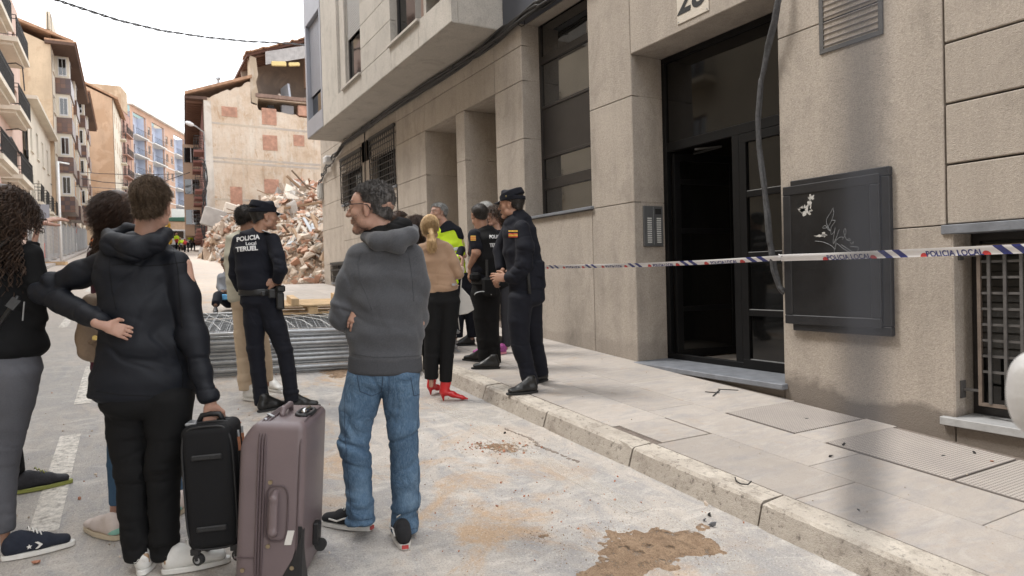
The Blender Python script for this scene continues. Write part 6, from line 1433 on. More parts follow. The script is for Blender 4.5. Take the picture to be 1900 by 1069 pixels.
# ------------------------------------------------------------------ people
def core(f, rows):   # hidden trunk and limbs that make the body one figure
    def _(S_):
        for r in rows:
            for a, b in zip(r[:-1], r[1:]): S_.seg(f.P(*a[:3]), f.P(*b[:3]), f.W(a[3]), f.W(b[3]), k=.02)
    return _
def facial_hair(f, R, c, sc, mat, name='beard', n=2600, L=.011, low=-.125, top=-.028, brow=True):
    P, N = vnormals(f.body); loc = (P-np.array(c)) @ R/sc; x, y, z = np.abs(loc[:, 0]), loc[:, 1], loc[:, 2]
    m = (z < top+np.clip(.07-y, 0, .06)*.8) & (z > low) & (y > .005) & (y < .12) & (np.linalg.norm(loc, axis=1) < .16) & ~((np.abs(z+.0475) < .010) & (x < .022) & (y > .08))
    m &= ~((z > -.032) & (x < .030) & (y > .06)) | ((z < -.026) & (y > .06))
    if m.sum() > 10: strands(name, mat, f.body, P[m], N[m], L*sc, R[:, 2]*-.6, n, .0009, lift=.7, jit=.3, seg=2, kind='stuff')
    if brow:
        m = (np.abs(z-.041) < .007) & (x > .010) & (x < .052) & (y > .06)
        if m.sum() > 4: strands('eyebrows', mat, f.body, P[m], N[m], .010*sc, R[:, 2]*.3, 260, .0009, lift=.6, jit=.4, seg=2, kind='stuff')
def cap_obj(f, T, R, sc, mat, trim=None, text=None):
    S_ = Soft(.012); S_.seg(T(0, -.016, .035), T(0, -.016, .070), .092*sc, .094*sc, .112*sc, .112*sc, R[:, 0], .01, cap=.10); S_.seg(T(0, -.016, .070), T(0, -.002, .112), .094*sc, .095*sc, .112*sc, .106*sc, R[:, 0], .01, cap=.16); S_.seg(T(0, -.03, .100), T(0, .050, .118), .078*sc, .070*sc, .022*sc, .026*sc, R[:, 0], .03)
    o = soft_obj(S_, .005, 'cap', mat, f.t, clip=[(T(0, 0, .042), -R[:, 2])], wr=.002)
    m_ = MB(); n = 14; V = []
    for j in range(4):
        for i in range(n+1):
            a = math.radians(-62+124*i/n); r = .088+.0; px_ = .083*math.sin(a); py_ = .062+.03*math.cos(a)+(.062*math.cos(a))*(j/3)
            V.append(T(px_*(1+.05*j/3), py_, .050-.016*(j/3)-.010*(px_/.08)**2))
    F_ = [(j*(n+1)+i, j*(n+1)+i+1, (j+1)*(n+1)+i+1, (j+1)*(n+1)+i) for j in range(3) for i in range(n)]
    b_ = m_.add(V, F_).build('visor', mat, o, smooth=True, fix=False); md = b_.modifiers.new('s', 'SOLIDIFY'); md.thickness = .004
    if trim: MB().tube([V[3*(n+1)+i] for i in range(n+1)], .0028, 5).build('visor_trim', trim, o, smooth=True)
    return o
def glasses(f, T, R, sc):
    m_ = MB(); 
    for s_ in (-1, 1):
        m_.tube([T(s_*x, y, z) for x, y, z in ((.012, .121, .032), (.050, .110, .034), (.053, .108, .010), (.034, .117, .002), (.014, .121, .008), (.012, .121, .032))], .0019*sc, 6)
        m_.tube([T(s_*x, y, z) for x, y, z in ((.052, .109, .030), (.066, .080, .028), (.080, .02, .026), (.083, -.010, .018), (.080, -.022, -.002))], .0022*sc, 6)
    m_.tube([T(-.012, .121, .028), T(0, .124, .030), T(.012, .121, .028)], .0019*sc, 6); g_ = m_.build('glasses', M_rubber, f.t, smooth=True, fix=False)
    t_ = _mc.get('lens')
    if not t_:
        q = NT('lens'); q.done((.9, .9, .92), .02, None, 0, .5, Transmission_Weight=1.0, IOR=1.05, Alpha=.25); _mc['lens'] = q.m
    for s_ in (-1, 1): MB().add([T(s_*x, y, z) for x, y, z in ((.013, .1205, .031), (.050, .1095, .033), (.052, .1075, .011), (.034, .1165, .003), (.015, .1205, .009))], [(0, 1, 2, 3, 4)]).build('lens', _mc['lens'], g_, fix=False)
def trousers(f, mat, left, right, top, name='trousers', h=.009, folds=(), wr=.006, k=.02, legk=.015):
    S_ = Soft(k); f.torso(S_, top, k=.03)
    for L in (left, right):
        for i, (a, b) in enumerate(zip(L[:-1], L[1:])): S_.seg(f.P(*a[:3]), f.P(*b[:3]), f.W(a[3]), f.W(b[3]), f.W(a[3])*1.05, f.W(b[3])*1.05, f.rt, legk, cap=.22 if i == len(L)-2 else .7)
    f.folds(S_, folds); return soft_obj(S_, h, name, mat, f.t, wr=wr, wsc=(5, 5, 13))
# ===== man in the grey hoodie
D = depth(G(700, 1000)); f = Fig('man in grey hoodie and blue jeans with arms crossed, seen from behind with bearded profile', D, 715)
def ex_(S_):
    f.bone(S_, [(715, 455, 0, 20), (715, 560, 0, 40), (712, 690, .02, 38)]); f.bone(S_, [(660, 490, 0, 14), (636, 590, .0, 12), (690, 598, .22, 10)]); f.bone(S_, [(770, 490, 0, 14), (778, 600, .05, 12), (690, 590, .24, 9), (668, 585, .02, 8)])
    f.bone(S_, [(690, 700, .02, 24), (660, 850, 0, 16), (668, 970, 0, 12)]); f.bone(S_, [(735, 700, .02, 24), (750, 850, 0, 16), (750, 990, .05, 12)])
    hand(S_, f.P(668, 566, -.055), f.dirp(-.35, -.15, -1), f.dirp(-.35, -.9, 0), -1, .165, .5, .18)
o, T, R, c = f.head(689, 391, 0, f.dirp(-1, .30), 1.06, K_fair, f.P(716, 452, .02), 0.02, 0, .0038, extra=ex_, nr=.055)
facial_hair(f, R, c, 1.06, H_brown, n=2600, L=.0045)
hair_cap(T, R, c, 1.06, H_pepper, f.t, thick=.003, hairline=.074, n=6000, L=.016, vol=(0, 0, .010), flowv=(0, .55, .45), lift=.45, jit=.3, rad=.0012)
glasses(f, T, R, 1.06)
S_ = Soft(.03)
f.torso(S_, [(716, 446, 34, .06, .0), (716, 470, 58, .085, .0), (716, 510, 66, .115, .01), (717, 560, 68, .125, .02), (716, 620, 69, .13, .02), (715, 662, 67, .125, .02)])
f.limb(S_, [(668, 478, .0, 24), (650, 520, -.01, 24), (637, 565, -.01, 22), (633, 590, .0, 21)], .03); f.limb(S_, [(633, 590, .0, 21), (655, 600, .12, 19), (700, 592, .24, 17)], .025)
f.limb(S_, [(763, 474, .02, 25), (773, 530, .05, 24), (772, 590, .10, 22), (740, 595, .24, 18), (690, 590, .27, 16)], .03)
f.folds(S_, [(640, 560, -.05, (.5, .9), .11, .045, .012), (645, 600, 0, (.7, .7), .09, .035, .010), (700, 630, -.1, (.6, .8), .20, .09, .011), (690, 520, -.1, (.8, -.6), .13, .06, .008), (755, 560, -.1, (.85, .5), .16, .075, .009), (650, 490, -.05, (.8, .5), .10, .05, .008), (740, 650, -.1, (.2, 1), .14, .06, .007)])
hd = soft_obj(S_, .0075, 'hoodie', C_hood, f.t, wr=.008, wsc=(4, 4, 7))
seam(hd, [[(672, 462), (664, 490), (668, 520), (680, 548), (690, 575)], [(758, 468), (764, 510), (768, 560)], [(648, 655), (700, 664), (784, 660)]], .0020, C_rib)
S_ = Soft(.02); f.torso(S_, [(715, 662, 67.5, .124, .02), (715, 688, 68.5, .126, .02)], cap=.25); soft_obj(S_, .008, 'waistband', C_rib, hd)
S_ = Soft(.02); f.limb(S_, [(634, 588, .0, 21.5), (646, 600, .07, 20)]); soft_obj(S_, .008, 'cuff', C_rib, hd, wr=.006)
S_ = Soft(.02); f.limb(S_, [(678, 440, -.02, 10), (700, 447, -.09, 15), (735, 447, -.10, 17), (760, 438, -.07, 14), (768, 425, .0, 10)], .03); f.limb(S_, [(735, 453, -.10, 11), (744, 463, -.09, 7)])
f.folds(S_, [(735, 450, -.15, (.4, 1), .12, .05, .008)]); soft_obj(S_, .006, 'hood', C_hood, hd, wr=.005)
S_ = Soft(.02); f.limb(S_, [(684, 434, .0, 11), (705, 432, -.05, 13), (732, 428, -.07, 15), (752, 419, -.03, 12), (745, 415, .04, 12), (705, 432, .06, 10)]); f.folds(S_, [(720, 425, -.08, (.2, 1), .12, .03, .006)]); soft_obj(S_, .006, 'hood_lining', C_black, hd, wr=.008)
tr_ = trousers(f, C_denim, [(680, 700, .02, 37), (664, 760, .01, 34), (657, 815, .0, 28), (664, 880, .01, 25), (668, 930, .01, 25), (669, 968, .01, 26)], [(742, 700, .02, 38), (745, 760, .02, 31), (749, 820, .02, 27), (752, 890, .03, 26), (751, 940, .04, 25), (751, 984, .03, 25)], [(712, 672, 62, .11, .02), (711, 702, 66, .115, .02)],
    folds=[(664, 940, 0, (.3, 1), .11, .035, .020), (752, 955, 0, (-.2, 1), .11, .035, .018), (658, 820, -.05, (.5, 1), .14, .045, .017), (750, 830, -.05, (-.4, 1), .14, .045, .015), (712, 730, -.1, (.9, .5), .13, .055, .009)], h=.008, wr=.008)
seam(tr_, [[(722, 690), (722, 725), (716, 760)], [(640, 720), (640, 800), (646, 880), (652, 955)], [(780, 720), (774, 800), (777, 900), (775, 965)], [(646, 962), (668, 966), (690, 962)], [(728, 980), (752, 984), (774, 980)]], .0020, simple('dark_stitch', (.035, .06, .10), .9))
for pts in ([(662, 692), (668, 726), (690, 735), (708, 727), (711, 694), (662, 692)], [(762, 700), (768, 735), (778, 732), (784, 700)]):
    bv = BVHTree.FromPolygons([v.co[:] for v in tr_.data.vertices], [p.vertices[:] for p in tr_.data.polygons]); Q = []
    for a, b in zip(pts[:-1], pts[1:]):
        for i in range(5):
            x, y = a[0]+(b[0]-a[0])*i/5, a[1]+(b[1]-a[1])*i/5; hit = bv.ray_cast(Vector((0, 0, 0)), Vector(ray(x, y)).normalized(), 20)
            if hit[0]: Q.append(np.array(hit[0]))
    if len(Q) > 3: MB().tube(Q, .0028, 5).build('pocket_seam', simple('dark_stitch', (.035, .06, .10), .9), tr_, smooth=True, fix=False)
for hx, tx_ in (((690, 985), (597, 972)), ((752, 1022), (738, 978))):
    a, b = G(*hx), G(*tx_); b = a+nrm(b-a)*.295; sh_ = shoe(f.t, a, b, 'sneaker', C_suede_b, C_sole, h=.005); laces(sh_, a, b, C_sole)
    d_ = nrm(b-a); s_ = nrm(np.cross(d_, [0, 0, 1.0])); s_ = s_ if s_ @ a < 0 else -s_
    L_ = .295; m_ = MB(); m_.tube([a+d_*L_*x+s_*w_+np.array([0, 0, z_]) for x, z_, w_ in ((.16, .055, .043), (.32, .072, .045), (.45, .062, .048), (.58, .046, .050), (.74, .050, .045))], .0045, 6).build('side_stripe', C_sole, sh_, smooth=True)
    MB().obb(a-d_*.002+np.array([0, 0, .018]), (s_, d_, (0, 0, 1)), (.016, .004, .008)).build('heel_tab', simple('heel_tab_red', (.45, .05, .05), .5), sh_)
# ===== person in the black shell jacket, hand on hip
D = depth(G(285, 1060)); f = Fig('person in black hooded rain jacket with hand on hip, holding the black suitcase', D, 280)
def ex_(S_):
    f.bone(S_, [(275, 440, 0, 20), (272, 560, 0, 45), (270, 720, 0, 45)]); f.bone(S_, [(190, 480, 0, 15), (72, 545, .05, 12), (196, 603, -.16, 12)]); f.bone(S_, [(345, 490, 0, 15), (372, 620, 0, 12), (390, 745, -.05, 10)])
    f.bone(S_, [(238, 760, 0, 26), (245, 880, 0, 18), (255, 1040, 0, 12)]); f.bone(S_, [(312, 760, 0, 26), (304, 880, 0, 18), (306, 1040, 0, 12)])
    hand(S_, f.P(192, 604, -.20), f.dirp(1, .10, -.42), f.dirp(.0, -1, .2), -1, .14, .3, .12)
    hand(S_, f.P(391, 748, -.05), f.dirp(.0, .1, -1), f.dirp(.1, -1, 0), -1, .165, 1.5, .1)
o, T, R, c = f.head(281, 386, 0, f.dirp(.42, 1), .95, K_fair, f.P(272, 448, .0), .05, 0, .004, extra=ex_, ey=False, nr=.05)
hair_cap(T, R, c, .95, H_ash, f.t, thick=.008, hairline=.06, back=-.075, n=8000, L=.030, vol=(0, 0, .014), flowv=(.45, -.5, -.15), lift=.12, jit=.16, rad=.0013)
S_ = Soft(.03)
f.torso(S_, [(268, 447, 36, .065, 0), (264, 470, 62, .085, 0), (264, 505, 76, .105, 0), (270, 570, 71, .115, 0), (272, 640, 77, .125, 0), (270, 700, 87, .13, 0), (269, 724, 91, .132, 0)])
f.limb(S_, [(206, 484, .0, 22), (150, 508, .02, 21), (100, 529, .04, 20), (74, 544, .05, 18)], .04); f.limb(S_, [(74, 544, .05, 18), (112, 560, .0, 18), (160, 586, -.12, 16), (189, 600, -.195, 13)], .03)
f.limb(S_, [(328, 488, .0, 23), (344, 550, .0, 22), (357, 620, -.01, 19.5), (373, 690, -.03, 17), (389, 741, -.05, 15)], .03)
f.folds(S_, [(75, 545, 0, (1, .2), .12, .045, .012), (150, 560, -.04, (.9, -.5), .13, .05, .010), (300, 560, -.12, (-.8, .7), .22, .11, .012), (240, 620, -.12, (.7, .8), .2, .1, .010), (370, 640, -.05, (.2, 1), .14, .06, .009), (270, 700, -.12, (.5, 1), .2, .1, .009), (210, 500, -.05, (.6, .8), .12, .05, .010), (389, 735, -.05, (0, 1), .07, .03, .007)])
jk = soft_obj(S_, .0075, 'rain_jacket', C_shell, f.t, wr=.006, wsc=(4, 4, 5))
seam(jk, [[(208, 492), (232, 490), (262, 494), (300, 492), (345, 486)], [(205, 470), (203, 500), (208, 540), (216, 575)], [(322, 462), (330, 500), (334, 560), (338, 610)], [(178, 726), (225, 733), (280, 735), (335, 731), (362, 722)], [(322, 640), (340, 690), (338, 725)]], .0018, C_black)
S_ = Soft(.02); f.torso(S_, [(269, 722, 92, .1335, 0), (269, 730, 92.5, .134, 0)], cap=.12); soft_obj(S_, .008, 'hem', C_shell, jk)
S_ = Soft(.025); f.limb(S_, [(200, 436, -.02, 13), (212, 456, -.10, 20), (248, 465, -.13, 19), (290, 452, -.12, 16), (310, 432, -.03, 12)], .03); f.limb(S_, [(205, 440, .02, 14), (235, 425, .05, 10), (300, 428, .05, 11)], .03)
f.folds(S_, [(240, 455, -.16, (.5, 1), .12, .045, .010), (285, 445, -.14, (-.5, 1), .1, .04, .008)]); soft_obj(S_, .006, 'hood', C_shell, jk, wr=.009)
trousers(f, C_black, [(238, 740, .0, 42), (238, 800, .0, 37), (246, 880, .0, 28), (247, 950, .0, 26), (254, 1000, .0, 23.5), (255, 1034, .0, 22.5)], [(313, 740, .0, 44), (313, 800, .0, 37), (306, 880, .0, 29), (305, 950, .0, 26), (305, 1000, .0, 24), (307, 1032, .0, 22.5)], [(274, 700, 78, .125, 0), (275, 745, 80, .125, 0)],
    folds=[(245, 870, -.06, (0, 1), .12, .04, .009), (306, 870, -.06, (0, 1), .12, .04, .009), (255, 1010, -.05, (0, 1), .10, .035, .010), (306, 1010, -.05, (0, 1), .10, .035, .010), (240, 780, -.08, (.6, 1), .12, .05, .008)], wr=.006)
for hx, tx_, hl in (((262, 1070), (232, 1105), 1), ((300, 1066), (372, 1052), 0)):
    a, b = G(*hx), G(*tx_)
    if hl: b = a+nrm(f.dirp(.25, 1))*np.array([1, 1, 0])*.27; b[2] = gz(b[0])
    else: b = a+nrm(b-a)*.28
    a[2] = gz(a[0]); sh_ = shoe(f.t, a, b, 'white', C_sneak, C_sneak, h=.005); laces(sh_, a, b, C_sole)
    d_ = nrm(b-a); s_ = nrm(np.cross(d_, [0, 0, 1.0])); S2 = Soft(.01); S2.seg(a+d_*.018+np.array([0, 0, .055]), a+d_*.018+np.array([0, 0, .085]), .034, .03, .012, .012, s_); soft_obj(S2, .005, 'heel_patch', simple('gold_leather', (.35, .22, .12), .4), sh_)
    me = text_mesh('adidas', .022, .0006); X_v = Vector(s_ if s_ @ f.rt > 0 else -s_)
    for v in me.vertices: v.co = Vector(a-d_*.0-np.array([0, 0, 0]))+X_v*v.co.x+Vector((0, 0, .070+v.co.y))-Vector(d_)*.002
    link('heel_lettering', me, C_sole, sh_)
# ===== woman with dark curls at the left edge
D = depth(G(40, 1030)); f = Fig('woman with dark curly hair in black jacket and grey jeans at the left edge', D, 20)
def ex_(S_):
    f.bone(S_, [(10, 440, 0, 20), (0, 560, 0, 40), (0, 650, 0, 38)]); f.bone(S_, [(60, 480, 0, 13), (64, 590, .05, 11), (20, 640, .20, 9)]); f.bone(S_, [(10, 700, 0, 26), (5, 850, 0, 18), (10, 1010, 0, 11)])
    f.bone(S_, [(-60, 480, 0, 13), (-75, 590, .0, 11), (-40, 620, .2, 9)]); f.bone(S_, [(-30, 700, 0, 26), (-40, 850, 0, 18), (-50, 1010, 0, 11)])
o, T, R, c = f.head(15, 398, 0, f.dirp(.75, .8), 1.0, K_tan, f.P(8, 455, .0), .05, 0, .0045, extra=ex_, ey=False)
cap_ = hair_cap(T, R, c, 1.0, H_curl, f.t, thick=.012, hairline=.03, back=-.13, n=0, vol=(.004, .0, .004))
P_, N_ = vnormals(cap_); cc = P_.mean(0); N_[((P_-cc)*N_).sum(1) < 0] *= -1
strands('curls', H_curl, cap_, P_, N_, .075, lambda B: nrm_rows(B-cc)*.5+np.array([0, 0, -.95]), 1000, .0036, curl=.012, seg=24, turns=3.2, lift=.2, jit=.2, kind='stuff')
lo_ = P_[P_[:, 2] < c[2]-.0]; ln_ = N_[P_[:, 2] < c[2]-.0]
strands('curls', H_curl, cap_, lo_, ln_, .15, lambda B: nrm_rows(B-cc)*.25+np.array([0, 0, -1.0]), 300, .0040, curl=.012, seg=30, turns=4.5, lift=.12, jit=.10, kind='stuff')
S_ = Soft(.03); f.torso(S_, [(5, 452, 30, .06, 0), (2, 474, 62, .09, 0), (0, 520, 66, .11, 0), (-2, 580, 60, .11, 0), (2, 640, 70, .125, 0), (4, 652, 73, .125, 0)])
f.limb(S_, [(55, 474, .0, 24), (66, 530, .02, 22), (66, 590, .06, 19), (40, 615, .16, 16), (15, 620, .25, 14)], .03); f.limb(S_, [(-50, 474, .0, 24), (-70, 530, .02, 22), (-70, 600, .06, 19)], .03)
f.folds(S_, [(60, 560, 0, (.7, .7), .14, .055, .010), (20, 600, -.12, (.5, 1), .18, .07, .010), (40, 500, -.1, (.8, .4), .14, .06, .008)])
jk = soft_obj(S_, .008, 'jacket', C_black, f.t, wr=.009)
MB().tube([f.P(x, y, d_) for x, y, d_ in ((-20, 470, -.11), (0, 456, -.11), (18, 444, -.09), (32, 437, .0), (36, 440, .08))], .011, 6).build('bag_strap', C_leather, jk, smooth=True)
MB().tube([f.P(x, y, -.135) for x, y in ((-25, 640), (0, 600), (22, 568), (34, 550))], .010, 6).build('bag_strap', C_leather, jk, smooth=True)
MB().obb(f.P(24, 563, -.145), (f.dirp(.6, 0, .8), f.dirp(.8, 0, -.6), f.fw), (.025, .018, .006)).build('buckle', M_iron, jk)
MB().tube([f.P(x, y, -.13) for x, y in ((45, 560), (42, 595))], .003, 5).build('zip', M_galv, jk)
trousers(f, C_gjean, [(-32, 700, .0, 40), (-38, 790, .0, 32), (-45, 870, .0, 25), (-50, 990, 0, 16)], [(25, 690, .0, 44), (18, 750, .0, 38), (6, 820, .0, 32), (0, 880, .0, 28), (0, 940, .0, 24), (6, 985, .0, 19)], [(0, 650, 60, .11, 0), (0, 685, 68, .12, 0)],
    folds=[(10, 840, -.07, (.2, 1), .14, .035, .006), (30, 730, -.08, (.6, 1), .14, .05, .006), (5, 960, -.05, (0, 1), .08, .03, .006)], wr=.004)
a, b = G(2, 1042), G(106, 1018); b = a+nrm(b-a)*.285; sh_ = shoe(f.t, a, b, 'sneaker', simple('navy_canvas', (.012, .016, .028), .9, .15, 60, .002), C_sole, h=.005, high=.0); laces(sh_, a, b, C_sole, 6)
d_ = nrm(b-a); s_ = nrm(np.cross(d_, [0, 0, 1.0])); s_ = s_ if s_ @ a < 0 else -s_
q0 = a+d_*.105+s_*.046+np.array([0, 0, .052]); m_ = MB(); st_ = [q0+d_*(.012*(1 if i % 2 == 0 else .45)*math.sin(math.pi*i/5))+np.array([0, 0, .012*(1 if i % 2 == 0 else .45)*math.cos(math.pi*i/5)]) for i in range(10)]
m_.add([q0]+st_, [(0, 1+i, 1+(i+1) % 10) for i in range(10)]); m_.prism([q0+d_*x+np.array([0, 0, z_]) for x, z_ in ((.022, .016), (.034, .016), (.052, 0), (.034, -.016), (.022, -.016), (.038, 0))], s_*.002); m_.build('star_and_chevron', C_sole, sh_, fix=False)
# ===== person hidden behind her, pointing
D2 = D+.75; f = Fig('person behind the curly haired woman, pointing hand and black yellow trainer showing', D2, 20)
def ex_(S_):
    f.bone(S_, [(5, 450, 0, 16), (0, 560, 0, 34), (0, 640, 0, 32)]); f.bone(S_, [(30, 480, 0, 11), (45, 520, .15, 9), (70, 424, .15, 7)]); f.bone(S_, [(-20, 480, 0, 11), (-35, 580, .05, 9), (-30, 640, .05, 8)])
    f.bone(S_, [(0, 640, 0, 20), (5, 780, 0, 14), (25, 880, 0, 10)]); f.bone(S_, [(-15, 640, 0, 20), (-20, 780, 0, 14), (-20, 880, 0, 10)])
    hand(S_, f.P(68, 415, .15), f.dirp(1, .1, .35), f.dirp(-.2, -.3, 1), 1, .18, .45, .3)
f.head(5, 415, 0, f.dirp(.3, 1), .95, K_fair, f.P(5, 455, 0), 0, 0, .005, extra=ex_, ey=False)
S_ = Soft(.03); f.torso(S_, [(2, 458, 26, .06, 0), (0, 475, 44, .09, 0), (0, 560, 46, .10, 0), (0, 650, 44, .11, 0)]); f.limb(S_, [(35, 480, 0, 17), (45, 520, .15, 15), (62, 450, .15, 12)]); f.limb(S_, [(-32, 480, 0, 17), (-40, 560, .05, 15), (-30, 630, .05, 12)]); soft_obj(S_, .012, 'jacket', C_black, f.t, wr=.01)
trousers(f, C_black, [(-18, 650, 0, 26), (-22, 780, 0, 20), (-22, 885, 0, 14)], [(12, 650, 0, 26), (8, 780, 0, 20), (30, 878, 0, 15)], [(0, 640, 40, .1, 0), (0, 660, 40, .1, 0)], h=.012)
a, b = G(25, 918), G(102, 902); b = a+nrm(b-a)*.29; sh_ = shoe(f.t, a, b, 'sneaker', simple('trainer_black', (.015, .015, .02), .7, .3, 60, .003), simple('trainer_yellow', (.25, .27, .06), .5), h=.006); laces(sh_, a, b, _mc['trainer_yellow'], 5)
MB().box(0, .11, -.05, .05, .0, .014).build('sole_tread', M_rubber, sh_).matrix_world = Matrix.Translation(a+nrm(b-a)*.16)
# ===== woman with the taupe bag beyond the black jacket
D = depth(G(225, 985)); f = Fig('woman with tied curly brown hair, mostly hidden behind the black rain jacket', D, 220)
def ex_(S_):
    f.bone(S_, [(218, 445, 0, 15), (222, 560, 0, 30), (222, 680, 0, 32)]); f.bone(S_, [(190, 480, 0, 11), (190, 590, 0, 9), (200, 640, .15, 8)]); f.bone(S_, [(255, 480, 0, 11), (262, 590, 0, 9), (250, 650, .15, 8)]); f.bone(S_, [(215, 700, 0, 22), (214, 850, 0, 15), (212, 970, 0, 10)]); f.bone(S_, [(290, 700, .3, 22), (310, 840, .35, 15), (330, 930, .4, 10)])
o, T, R, c = f.head(219, 406, 0, f.dirp(.15, 1), .98, K_fair, f.P(218, 450, 0), .1, 0, .005, extra=ex_, ey=False)
cap_ = hair_cap(T, R, c, .98, H_brown, f.t, thick=.016, hairline=.05, back=-.09, n=4500, L=.07, flowv=(-.5, -.6, -.4), lift=.1, jit=.12, vol=(.004, 0, .006))
tail = np.array([f.P(196+rh.uniform(-6, 6), 405+rh.uniform(-4, 10), -.07) for _ in range(60)]); strands('curls', H_curl, cap_, tail, np.tile(-f.rt, (60, 1)), .15, lambda B: np.tile(-f.rt*.35+np.array([0, 0, -1]), (len(B), 1)), 420, .0028, curl=.009, seg=26, turns=5, jit=.14, lift=.1, kind='stuff')
S_ = Soft(.03); f.torso(S_, [(220, 455, 30, .06, 0), (220, 475, 46, .09, 0), (222, 560, 44, .10, 0), (220, 640, 46, .11, 0), (220, 680, 46, .11, 0)]); f.limb(S_, [(185, 480, 0, 17), (186, 580, 0, 14), (196, 640, .1, 12)]); f.limb(S_, [(256, 480, 0, 17), (262, 580, 0, 14), (250, 650, .1, 12)]); soft_obj(S_, .011, 'knit_coat', C_maroon, f.t, wr=.01)
S_ = Soft(.02); f.limb(S_, [(225, 430, -.06, 12), (245, 432, -.04, 10), (255, 428, .03, 9)]); soft_obj(S_, .008, 'scarf', simple('purple_scarf', (.07, .02, .12), .9), f.t, wr=.006)
trousers(f, C_blue, [(222, 690, 0, 26), (218, 780, 0, 19), (216, 860, 0, 15), (215, 935, 0, 12)], [(255, 700, .1, 26), (290, 780, .3, 19), (318, 860, .35, 15), (330, 915, .4, 12)], [(222, 660, 40, .1, 0), (228, 690, 42, .1, 0)], h=.011, wr=.004)
for hx, tx_ in (((222, 1003), (203, 985)), ((322, 962), (352, 950))):
    a, b = G(*hx), G(*tx_); b = a+nrm(f.dirp(-.5, .8)*np.array([1, 1, 0]) if hx[0] < 300 else f.dirp(.35, .9)*np.array([1, 1, 0]))*.27; b[2] = gz(b[0]); sh_ = shoe(f.t, a, b, 'sneaker', simple('pale_pink_mesh', (.60, .52, .48), .8), simple('gum_sole', (.55, .47, .35), .7), h=.007)
    S2 = Soft(.01); S2.seg(a+np.array([0, 0, .045])+nrm(b-a)*.03, a+np.array([0, 0, .06])+nrm(b-a)*.08, .035, .038, k=.01); soft_obj(S2, .007, 'mint_panel', simple('mint', (.25, .50, .42), .7), sh_, clip=[(a+np.array([0, 0, .03]), (0, 0, -1))])
bag = thing('handbag', 'taupe leather handbag held beside the black rain jacket', 'handbag'); S_ = Soft(.02)
S_.seg(f.P(170, 560, -.25), f.P(176, 625, -.25), .045, .075, .04, .05, f.rt, .02); S_.seg(f.P(176, 625, -.25), f.P(172, 655, -.25), .07, .06, .05, .04, f.rt, .02); S_.seg(f.P(160, 660, -.25), f.P(190, 652, -.25), .022, .03)
f.folds(S_, [(175, 620, -.3, (.8, .6), .12, .05, .012), (168, 650, -.3, (.3, 1), .08, .04, .01)]); soft_obj(S_, .006, 'bag_body', C_tanbag, bag, wr=.010)
MB().tube([f.P(168, 636, -.31), f.P(178, 628, -.325), f.P(194, 630, -.31)], .012, 8).build('belt_strap', C_tanbag, bag, smooth=True); MB().tube([f.P(176, 627, -.335), f.P(176, 627, -.345)], .012, 10).build('brass_stud', simple('brass', (.5, .35, .12), .3, metal=1), bag)
MB().tube([f.P(150, 572, -.25), f.P(160, 552, -.24), f.P(180, 546, -.22), f.P(200, 556, -.2)], .008, 6).build('handle', C_tanbag, bag, smooth=True)
# ===== local police officer with lettering on his back
def boots(f, L, h=.007, gdz=0.0, up=C_leather, sole=M_rubber, kind='boot', ln=.30):
    for hx, tx_ in L:
        a, b = G(*hx, gdz), G(*tx_, gdz); b = a+nrm(b-a)*ln; shoe(f.t, a, b, kind, up, sole, h=h, high=.03)
D = depth(G(515, 762)); f = Fig('police officer with POLICIA Local TERUEL on his back, hand on hip and cap', D, 490)
def ex_(S_):
    f.bone(S_, [(484, 432, 0, 11), (478, 490, 0, 24), (482, 545, 0, 22)]); f.bone(S_, [(505, 448, 0, 8), (521, 502, -.10, 7), (507, 523, -.02, 5)]); f.bone(S_, [(444, 450, 0, 8), (436, 505, .0, 7), (450, 545, .1, 5)]); f.bone(S_, [(475, 560, 0, 14), (477, 660, 0, 10), (488, 745, 0, 7)]); f.bone(S_, [(500, 560, 0, 14), (530, 660, 0, 10), (541, 740, 0, 7)])
    hand(S_, f.P(512, 525, -.05), f.dirp(-1, .1, .1), f.dirp(0, -1, .2), -1, .175, .3, .1)
o, T, R, c = f.head(491, 404, 0, f.dirp(1, .22), 1.02, K_tan, f.P(480, 436, 0), 0, 0, .0045, extra=ex_)
hair_cap(T, R, c, 1.02, H_black, f.t, thick=.005, hairline=.07, back=-.06, n=1400, L=.012); facial_hair(f, R, c, 1.02, H_black, n=900, L=.004)
cap_obj(f, T, R, 1.02, C_navy, simple('silver_trim', (.45, .47, .5), .5)); 
S_ = Soft(.025); f.torso(S_, [(482, 430, 16, .055, 0), (478, 441, 32, .085, 0), (476, 465, 38, .11, 0), (476, 500, 36, .115, 0), (479, 528, 35, .115, 0), (481, 541, 34, .11, 0)])
f.limb(S_, [(506, 446, -.02, 13.5), (515, 475, -.08, 13), (521, 500, -.12, 12), (514, 522, -.07, 9)], .02); f.limb(S_, [(444, 447, .0, 13), (437, 480, .0, 12), (436, 508, .02, 11), (447, 538, .08, 9)], .02)
f.folds(S_, [(518, 490, -.12, (.3, 1), .09, .035, .007), (470, 525, -.1, (.2, 1), .14, .045, .007), (437, 500, 0, (.3, 1), .09, .04, .006), (495, 470, -.1, (.8, .6), .11, .05, .006)])
jk = soft_obj(S_, .0085, 'uniform_jacket', C_navy, f.t, wr=.006)
W_l = simple('reflective_white', (.62, .62, .62), .5, .03, 5, 0)
